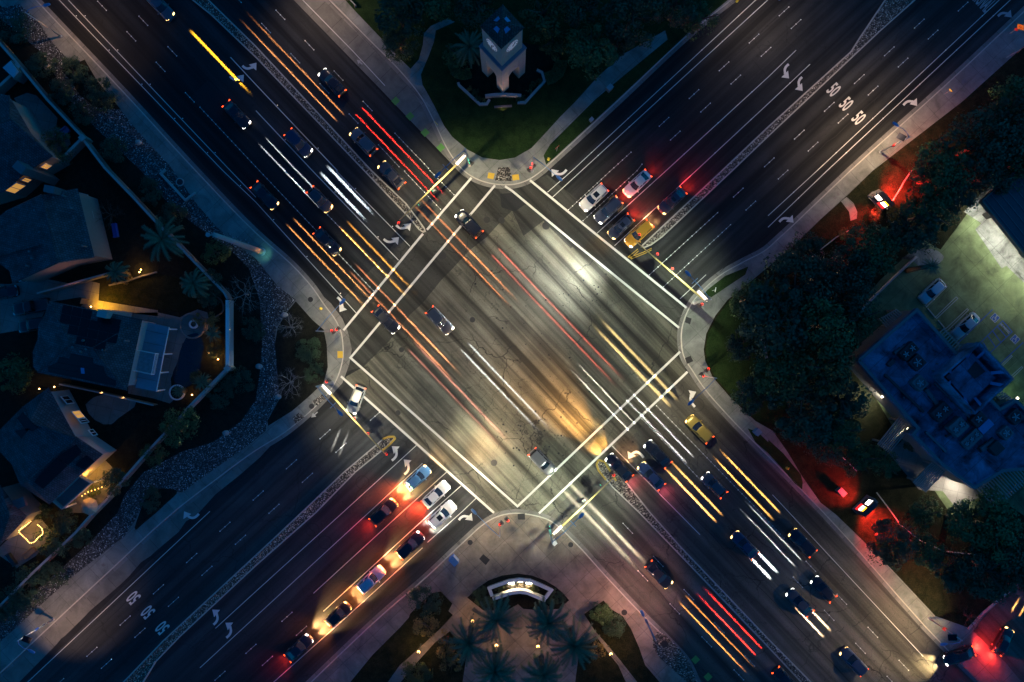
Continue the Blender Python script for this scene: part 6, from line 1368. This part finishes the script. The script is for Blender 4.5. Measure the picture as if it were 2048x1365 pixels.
for q in (-.8, .8): MB().box((q, 0, .4), (.08, .4, .8)).build('leg', M['wood'], r, False, False)
# ------------------------------------------------------------------ plants
def crown_mesh(name, m, seed, n=3000, lobes=24, leaf=.085, flat_=.75, spread=.76):
    """crown of unit radius: many small leaf sprays spread over lobes"""
    rr = random.Random(seed); b = MB(); L = []
    for k in range(lobes):
        a = rr.uniform(0, 2 * PI); d = spread * math.sqrt(rr.random()); L.append((d * math.cos(a) * 1.15, d * math.sin(a), rr.uniform(-.45, .5) * flat_ + .25 * (1 - d), rr.choice((.14, .2, .26, .34, .42))))
    for k in range(n):
        cx, cy, cz, r_ = rr.choice(L)
        u = Vector((rr.gauss(0, 1), rr.gauss(0, 1), rr.gauss(.25, 1))).normalized(); d = r_ * rr.uniform(.62, 1.04)
        p = Vector((cx, cy, cz)) + Vector((u.x * d, u.y * d, u.z * d * flat_))
        nrm = (u + Vector((rr.gauss(0, .5), rr.gauss(0, .5), rr.gauss(.3, .5)))).normalized(); t = nrm.orthogonal().normalized(); t = Matrix.Rotation(rr.uniform(0, 2 * PI), 3, nrm) @ t; s = nrm.cross(t)
        w_ = leaf * rr.uniform(.5, 1.15); h = w_ * rr.uniform(.8, 1.7)
        b.poly([p - t * w_ * .5, p + s * h * .45 - t * w_ * .15, p + t * w_ * .55, p - s * h * .45 + t * w_ * .1])
    me = bpy.data.meshes.new(name); me.from_pydata(b.v, [], b.f); me.materials.append(m); return me
CR = {}
for k_, m_, kw in (('a', 'leaf_a', {}), ('b', 'leaf_b', dict(lobes=28, spread=.8)), ('c', 'leaf_c', dict(n=3600, lobes=30, leaf=.078, spread=.8)), ('d', 'leaf_d', dict(n=1500, lobes=14, leaf=.075, spread=.7)), ('e', 'leaf_a', dict(n=3000, lobes=34, leaf=.075, spread=.82, flat_=.6))):
    CR[k_] = [crown_mesh('crown', M[m_], 20 + i + ord(k_), **kw) for i in range(4)]
def trunk_mesh(seed):
    rr = random.Random(seed); b = MB(); b.tube([(0, 0, 0), (.04, .02, .3), (.02, -.03, .62), (0, .02, .95)], [.06, .045, .035, .012], 8)
    for k in range(7):
        a = k * 2.4 + rr.random(); z = .42 + .06 * k; d = Vector((math.cos(a), math.sin(a), .75)); b.tube([(0, 0, z), Vector((0, 0, z)) + d * .2, Vector((0, 0, z)) + d * .42 + Vector((0, 0, .05))], [.028, .018, .006], 6)
    me = bpy.data.meshes.new('trunk'); me.from_pydata(b.v, [], b.f); me.materials.append(M['bark']); return me
TR = [trunk_mesh(s) for s in range(3)]
cnt = [0]
def tree(label, px, py, rpx, h, kind='a', group=None, name='tree', cat='tree', sq=1.0):
    """px, py: centre of the crown in the photograph, rpx its radius there, h its top"""
    zc = h * .62; p = P(px, py, zc); r_ = rpx / K * (HC - zc) / HC; cnt[0] += 1; i = cnt[0]
    r = thing(name, label, cat, (p.x, p.y, .13), i * 1.7, group)
    c = bpy.data.objects.new('crown', CR[kind][i % 4]); COL.objects.link(c); c.parent = r; c.location = (0, 0, zc); c.scale = (r_, r_ * sq, min(max(h * .5, 1.0), r_ * 1.1))
    t = bpy.data.objects.new('trunk', TR[i % 3]); COL.objects.link(t); t.parent = r; s = h * .85; t.scale = (min(s, 6), min(s, 6), s)
    return r
def shrub(label, px, py, rpx, h, kind='b', group=None, name='shrub', cat='shrub'):
    zc = h * .5; p = P(px, py, zc); r_ = rpx / K; cnt[0] += 1; i = cnt[0]; r = thing(name, label, cat, (p.x, p.y, .13), i * 2.3, group)
    c = bpy.data.objects.new('foliage', CR[kind][i % 4]); COL.objects.link(c); c.parent = r; c.location = (0, 0, zc); c.scale = (r_, r_ * .9, h * .62)
    t = bpy.data.objects.new('stem', TR[i % 3]); COL.objects.link(t); t.parent = r; t.scale = (h * .8, h * .8, h * .7); return r
def palm_mesh(seed, n=46, L=1.0, droop=.55, wide=.10, m='frond'):
    rr = random.Random(seed); b = MB()
    for k in range(n):
        a = k * 2.39996 + rr.gauss(0, .12); el = 1.25 - 1.45 * (k / n) ** .8 + rr.gauss(0, .08); ln = L * rr.uniform(.82, 1.05) * (.75 + .25 * min(1, k / n * 2))
        d = Vector((math.cos(a), math.sin(a), 0)); side = Vector((-d.y, d.x, 0)); pts = []
        x = z = 0.0; e = el
        for s in range(13):
            pts.append(d * x + Vector((0, 0, z))); x += math.cos(e) * ln / 12; z += math.sin(e) * ln / 12; e -= droop * 1.6 / 12 * (1 + s / 8)
        b.tube([tuple(p) for p in pts[::3]], [.014, .010, .007, .004, .002], 4, False)
        for s in range(1, 12):
            for q in (-1, 1):
                for hlf in (0, .5):
                    p = sub(pts[s], pts[s + 1], hlf) if s < 12 else pts[s]; t = (pts[s + 1] - pts[s]).normalized(); up = t.cross(side)
                    w_ = wide * (1 - abs(s / 12 - .4) * 1.1) * rr.uniform(.8, 1.15) + .02
                    tip = p + (side * q * .62 + t * .75 - up * 0.0 - Vector((0, 0, .22))) * w_ * 1.6; o_ = t * .019
                    b.poly([p - o_, p + o_, tip])
    me = bpy.data.meshes.new('fronds'); me.from_pydata(b.v, [], b.f); me.materials.append(M[m]); return me
PM = [palm_mesh(1, 36, droop=.45, wide=.075), palm_mesh(2, 32, droop=.6, wide=.075), palm_mesh(5, 30, droop=.85, wide=.08), palm_mesh(9, 40, droop=.7, wide=.07)]
def palm(label, px, py, rpx, h, group=None, k=0):
    p = P(px, py, h); r_ = rpx / K * (HC - h) / HC; cnt[0] += 1; r = thing('palm_tree', label, 'palm tree', (p.x, p.y, .13), cnt[0] * 1.3, group)
    c = bpy.data.objects.new('crown', PM[(k + cnt[0]) % 4]); COL.objects.link(c); c.parent = r; c.location = (0, 0, h); c.scale = (r_, r_, r_)
    MB().tube([(0, 0, 0), (.05, 0, h * .5), (0, 0, h + .1)], [.42, .34, .40], 10).build('trunk', M['bark'], r, True, False); return r
def bare_tree(label, px, py, rpx, h, seed, m='bare', group=None):
    p = P(px, py, h * .6); r_ = rpx / K; rr = random.Random(seed); r = thing('bare_tree', label, 'tree', (p.x, p.y, .13), 0, group)
    t = MB().tube([(0, 0, 0), (.05, 0, h * .2), (0, .05, h * .38)], [.14, .11, .08], 8).build('trunk', M[m], r, True, False); b = MB()
    def grow(q, d, ln, rad, lv):
        q1 = q + d * ln * .5 + Vector((rr.gauss(0, .06), rr.gauss(0, .06), 0)) * ln; q2 = q1 + (d + Vector((rr.gauss(0, .2), rr.gauss(0, .2), rr.gauss(.05, .15)))).normalized() * ln * .5
        b.tube([q, q1, q2], [rad, rad * .8, rad * .55], 5 if lv < 2 else 3, False)
        if lv < 3:
            for k in range(rr.choice((3, 3, 4)) if lv < 2 else 3):
                nd = (d + Vector((rr.gauss(0, .55), rr.gauss(0, .55), rr.gauss(.08, .3)))).normalized(); grow(sub(q, q2, rr.uniform(.45, 1)), nd, ln * rr.uniform(.55, .75), rad * .55, lv + 1)
    for k in range(8):
        a = k * PI / 4 + rr.gauss(0, .2); grow(Vector((0, 0, h * rr.uniform(.2, .38))), Vector((math.cos(a), math.sin(a), rr.uniform(.25, .8))).normalized(), r_ * .52, .045, 0)
    b.build('branches', M[m], r, False, False); return r

PG = 'date palms of the south plaza'
palm('date palm left behind the lit monument', 992, 1240, 62, 6.5, PG, 0); palm('date palm right behind the lit monument', 1096, 1245, 62, 6.5, PG, 1)
palm('date palm lower left of the plaza beside the golden shrubs', 938, 1286, 56, 6.2, PG, 1); palm('date palm lower right of the plaza beside the right garden path', 1148, 1290, 62, 6.2, PG, 0)
palm('date palm at the bottom edge left of centre', 990, 1342, 62, 6.0, PG, 2); palm('date palm at the bottom edge right of centre', 1086, 1348, 62, 6.0, PG, 0)
palm('large dark palm in the garden of the second western house', 325, 480, 58, 6, None, 2); palm('drooping palm right of the back lawn in the west', 388, 568, 46, 5, None, 2)
palm('small palm by the second house corner lights', 232, 545, 36, 4, None, 1); palm('palm beside the clock tower on its left', 940, 95, 44, 6, None, 2)
palm('small palm leaning over the car park corner', 1862, 533, 24, 7, None, 1); palm('small palm in the pool garden lights', 425, 668, 22, 3, None, 1); palm('small palm at the lower end of the pool garden', 405, 765, 24, 3, None, 0); palm('small palm standing in the round stone planter', 357, 783, 18, 2.5, None, 1)
GT = 'dark trees behind the clock tower'
for d in (('round tree right of the clock tower', 1180, 105, 58, 8, 'a'), ('broad tree at the top edge between tower and road', 1265, 35, 60, 9, 'c'), ('tree overhanging the north-east kerb', 1398, 42, 34, 7, 'e'), ('tree at the top edge beside the north-east road', 1350, 10, 48, 8, 'c'), ('tree behind the clock tower roof on the right', 1085, 30, 52, 9, 'b'),
          ('tree behind the clock tower roof on the left', 955, 12, 46, 9, 'c'), ('tree at the top edge left of the tower path', 800, 30, 52, 8, 'c'), ('tree in the middle of the upper north lawn', 865, 8, 44, 8, 'a'), ('small tree between the tower and the round right tree', 1105, 85, 34, 6, 'b'), ('small tree left of the tower path bend', 800, 90, 34, 5, 'c'), ('tree at the top edge right of the roof', 1160, 15, 45, 9, 'c'), ('dark tree beside the tower wall on the left', 915, 110, 30, 5, 'e'), ('small tree right of the planter wall', 1235, 85, 34, 6, 'c')):
    tree(d[0], *d[1:5], d[5], GT)
HB = 'low clipped shrubs inside the tower planter walls'
for i, (x, y) in enumerate(Z(900, 0, 5.935, (230, 1060), (300, 1100), (330, 1180), (395, 1205), (980, 1020), (1060, 980), (940, 1090), (875, 1170), (820, 1180))):
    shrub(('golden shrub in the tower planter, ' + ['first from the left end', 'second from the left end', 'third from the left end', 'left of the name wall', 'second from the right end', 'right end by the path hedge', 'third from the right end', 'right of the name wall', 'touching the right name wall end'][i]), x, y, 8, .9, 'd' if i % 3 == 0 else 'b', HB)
for lab, pts, wd, h in (('curved clipped hedge left of the clock tower', Z(900, 0, 5.935, (60, 600), (40, 760), (70, 880), (160, 910), (250, 890)), 1.5, .9), ('curved clipped hedge right of the clock tower', Z(900, 0, 5.935, (1310, 740), (1290, 860), (1220, 930), (1140, 960)), 1.9, .9)):
    q = smoothline(xy(pts), 5); r = thing('hedge', lab, 'hedge', (*q[0], .13)); b = MB(); rr = random.Random(len(lab))
    for k in range(1500):
        i = rr.randrange(len(q) - 1); a = Vector((*q[i], 0)); c = Vector((*q[i + 1], 0)); d = (c - a).normalized(); nrm = Vector((-d.y, d.x, 0)); p = sub(a, c, rr.random()) + nrm * rr.uniform(-.5, .5) * wd + Vector((0, 0, .14 + h * rr.uniform(.3, 1) ** .5)); t = Vector((rr.gauss(0, 1), rr.gauss(0, 1), rr.gauss(0, .5))).normalized() * .14; s = Vector((rr.gauss(0, 1), rr.gauss(0, 1), rr.gauss(0, .6))).normalized() * .14
        b.poly([p - t, p + s, p + t, p - s])
    b.build('foliage', M['leaf_a'], r)
    MB().wall(q, wd * .8, .13, h * .85).build('twigs', M['leaf_c'], r)
GE = 'dark trees of the east corner'
for d in (('large tree right of the east corner turf', 1545, 640, 72, 9, 'c'), ('tree above the narrow bench', 1590, 575, 60, 9, 'c'), ('tree below the narrow bench in the east corner', 1560, 745, 58, 8, 'e'), ('big tree touching the upper shop corner', 1650, 650, 56, 10, 'a'), ('tree left of the shop wall', 1640, 735, 58, 10, 'b'), ('tree against the shop wall middle', 1678, 800, 50, 9, 'c'), ('tree below the shop wall left of the first pergola', 1680, 862, 40, 8, 'e'), ('tree over the red lit path on the east corner', 1600, 830, 60, 8, 'c'), ('tree right of the upper price sign', 1822, 462, 46, 9, 'c'),
          ('leafy tree at the upper edge of the car park', 1856, 430, 46, 10, 'e'), ('tall tree between the price sign and the canopy', 1880, 350, 60, 10, 'e'), ('tree in the upper right corner wood', 1960, 290, 64, 10, 'c'), ('tree near the right edge above the canopy', 2030, 240, 56, 10, 'c'), ('tree beside the slanted red sign', 2030, 190, 40, 8, 'a'), ('tree left of the car park corner', 1745, 500, 52, 9, 'e'), ('tree over the red lit verge bend', 1700, 540, 48, 8, 'c'), ('tree between the red verge and the bare tree', 1690, 595, 52, 8, 'c'), ('tree above the south-east price sign', 1722, 918, 34, 6, 'e'), ('tree between the two middle pergolas', 1765, 925, 30, 6, 'e'),
          ('tree beside the north-east price sign glow', 1862, 345, 34, 8, 'c'), ('round tree over the south-east pavement', 1780, 1085, 46, 7, 'c'), ('tree below the middle pergola', 1850, 1030, 34, 5, 'e'), ('lit green tree right of the middle pergola', 1925, 1045, 44, 7, 'a'), ('big green tree at the lower right', 1990, 1060, 62, 8, 'a'), ('dark tree at the right edge below the big pergola', 2040, 1130, 58, 8, 'c'), ('dark red tinged tree near the driveway', 1975, 1140, 52, 7, 'c'), ('dark tree between the verge kerb and the driveway', 1905, 1140, 40, 6, 'c'), ('tree behind the red lit path below the corner', 1660, 880, 44, 7, 'c'), ('tree at the right edge behind the canopy', 2060, 320, 50, 9, 'e')):
    tree(d[0], d[1], d[2], d[3] * 1.12, d[4], d[5], GE)
for i, (x, y, l) in enumerate(((1830, 470, 'shrub in the shade left of the car park'), (1715, 700, 'sparse shrub between the trees and the shop corner'), (1690, 690, 'shrub beside the sparse one near the shop corner'), (1845, 960, 'small shrub in the curved bed under the middle pergola'), (1820, 890, 'small green shrub under the first pergola'), (1935, 905, 'shrub below the stepped shop wall'), (1960, 1000, 'pale shrub at the foot of the big pergola'), (1750, 430, 'dry shrub right of the red lit price sign'), (1690, 470, 'shrub on the bend of the red lit path'))):
    shrub(l, x, y, 16, 1.3, 'b', 'shrubs round the shop')
bare_tree('bare blue tree beside the red lit verge', 1655, 525, 45, 5, 3); bare_tree('upper bare tree in the west corner bed', 580, 655, 36, 4, 4); bare_tree('lower bare tree in the west corner bed', 577, 765, 40, 4, 5); bare_tree('bare tree right of the pool garden wall', 485, 588, 46, 4.5, 6); bare_tree('bare branched tree on the terrace of the gabled house', 215, 428, 32, 4, 7, 'bark')
bare_tree('bare tree hanging over the driveway apron', 1945, 1240, 30, 4, 8, 'bark')
for d in (('tree filling the gap left of the lit sign glow', 1640, 560, 44, 8, 'c'), ('tree in the dark belt above the corner turf', 1500, 600, 40, 7, 'e'), ('tree in the dark belt below the corner turf', 1500, 790, 42, 6, 'c'), ('tree between the belt and the shop corner', 1715, 640, 40, 8, 'e'), ('tree above the bend of the verge kerb', 1850, 1100, 40, 7, 'e'), ('tree in the wood above the slanted red sign line', 1920, 380, 46, 9, 'c'), ('tree in the wood between canopy and north-east verge', 1990, 350, 44, 9, 'c'), ('tree at the top of the right edge wood', 2045, 300, 50, 9, 'c'), ('tree beside the bare blue tree', 1610, 500, 36, 7, 'c'), ('tree over the belt middle beside the bench', 1480, 690, 34, 6, 'c')):
    tree(d[0], *d[1:5], d[5], GE)
GG = 'golden lit shrubs of the south garden'
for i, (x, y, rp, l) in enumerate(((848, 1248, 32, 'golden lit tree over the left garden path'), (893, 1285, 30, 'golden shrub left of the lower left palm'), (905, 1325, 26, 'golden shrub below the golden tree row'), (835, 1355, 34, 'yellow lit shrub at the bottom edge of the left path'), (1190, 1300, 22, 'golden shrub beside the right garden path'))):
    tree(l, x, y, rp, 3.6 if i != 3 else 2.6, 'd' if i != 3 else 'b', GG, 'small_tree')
tree('dark shrub between the left path and the road', 850, 1205, 34, 2.2, 'c', GG, 'small_tree'); tree('green shrub at the head of the right garden path', 1202, 1226, 26, 2.4, 'a', GG, 'small_tree'); tree('dark shrub beside the green one near the cobble patch', 1225, 1250, 26, 2.2, 'c', GG, 'small_tree')
shrub('left bright shrub inside the monument planter', *Z(920, 1120, 7.583, (600, 430))[0], 10, .7, 'b'); shrub('right bright shrub inside the monument planter', *Z(920, 1120, 7.583, (1140, 430))[0], 10, .7, 'b')
for i, (x, y) in enumerate(Z(920, 1120, 7.583, (260, 520), (340, 480), (420, 620), (1450, 500), (1520, 580), (1400, 600), (300, 620))):
    shrub(['groundcover shrub at the left end of the monument bed', 'groundcover shrub left behind the monument wall', 'groundcover shrub under the left palm tips', 'groundcover shrub right behind the monument wall', 'groundcover shrub at the right end of the monument bed', 'groundcover shrub under the right palm tips', 'groundcover shrub at the lower left of the monument bed'][i], x, y, 12, .6, 'c', 'shrubs of the monument bed')
GW = 'dark shrubs of the western strip'
for x, y, rp, h, k, l in ((150, 145, 30, 3, 'c', 'round dark shrub on the gravel near the top left lamp'), (195, 180, 28, 2.6, 'c', 'dark shrub right of the round one on the gravel strip'), (210, 205, 26, 2.4, 'c', 'dark shrub at the pavement tip of the upper bed'), (125, 185, 30, 2.5, 'c', 'dark shrub between the upper wall and the gravel'), (165, 225, 26, 2.2, 'c', 'dark shrub below the gap of the gravel strip'), (35, 60, 34, 2.5, 'c', 'dark shrub at the top left edge'), (85, 130, 30, 2.2, 'c', 'dark shrub along the long wall near the shed pier'), (230, 300, 30, 2.2, 'c', 'dark shrub right of the wall corner pier'), (300, 385, 28, 2.2, 'c', 'dark shrub along the wall past the second house'), (345, 430, 28, 2.4, 'c', 'dark shrub above the large dark palm'),
                        (432, 505, 28, 3, 'e', 'round dark green tree beside the steel mast tip'), (425, 560, 24, 2.2, 'c', 'shrub below the round tree by the mast'), (120, 290, 34, 4, 'c', 'bushy tree in the yard of the upper left house'), (360, 850, 46, 4, 'e', 'large bushy tree over the end of the pool garden wall'), (310, 910, 26, 3, 'e', 'bushy tree between the wall gaps beside the gravel'), (232, 962, 30, 3.5, 'c', 'dark tree beside the string lit lawn'), (300, 1000, 26, 1.4, 'c', 'low shrub in the bed beside the west pavement'), (30, 745, 46, 5, 'a', 'dark tree at the left edge below the solar roofed house'), (105, 1085, 34, 3, 'c', 'dark tree right of the bulb ringed patio'), (130, 1040, 30, 3, 'c', 'dark tree between the two lit yards'),
                        (60, 1170, 44, 2.8, 'c', 'dark shrub mass above the lower left lamp'), (20, 1210, 40, 2.8, 'c', 'dark shrub at the lower left edge'), (110, 1145, 30, 2.2, 'c', 'dark shrub on the gravel tip at lower left'), (165, 1075, 24, 2, 'c', 'small dark shrub beside the wall end at lower left'), (440, 790, 30, 1.6, 'c', 'low shrub on the slope below the white diagonal wall'), (480, 760, 30, 1.4, 'c', 'low shrub between the white wall and the gravel'), (505, 660, 26, 1.4, 'c', 'low shrub right of the bright upright wall'), (618, 700, 30, 1.2, 'c', 'round low shrub in the west corner bed'), (630, 745, 22, 1.0, 'c', 'small low shrub in the west corner bed by the post'), (400, 640, 18, 1.6, 'd', 'amber lit shrub above the pool'), (425, 640, 20, 2.4, 'd', 'amber lit shrub next to the bright garden light'), (430, 700, 18, 2, 'b', 'lit shrub between the two cluster lights'), (395, 755, 16, 1.6, 'b', 'shrub along the lower pool edge'), (250, 555, 18, 2.6, 'd', 'yellow lit shrub by the second house corner'), (190, 985, 16, 1.4, 'b', 'shrub in the lit porch corner'), (420, 590, 30, 2.6, 'c', 'dark shrub right of the back lawn'), (85, 1025, 20, 2.0, 'c', 'dark hedge end above the bulb ring')):
    shrub(l, x, y, rp, h, k, GW, 'shrub' if h < 3 else 'bushy_tree', 'shrub' if h < 3 else 'tree')
def boulder(label, px, py, r_, seed):
    p = P(px, py); rr = random.Random(seed); b = MB().ball((0, 0, 0), (r_, r_ * .8, r_ * .6), 10); b.v = [(x * rr.uniform(.85, 1.12), y * rr.uniform(.85, 1.12), z) for x, y, z in b.v]
    o = b.build('boulder', plain('granite_boulder', (.34, .33, .31), .9, .3, 3, 0, .2), None, True); o.location = (p.x, p.y, .25); tag(o, label, 'boulder', 'boulders on the gravel strip')
for i, (x, y, l) in enumerate(((97, 136, 'boulder at the gravel edge near the top left lamp'), (278, 286, 'small boulder on the gravel above the seat wall'), (36, 53, 'boulder on the top left gravel'), (519, 733, 'boulder at the narrow gravel neck'), (557, 794, 'boulder beside the lower bare tree'), (570, 630, 'boulder beside the upper bare tree'), (453, 866, 'boulder pair at the gravel bend'))): boulder(l, x, y, .55, i)
for o in bpy.data.objects:
    if o.parent is None and o.type == 'EMPTY' and not o.get('label'): o['kind'] = 'helper'
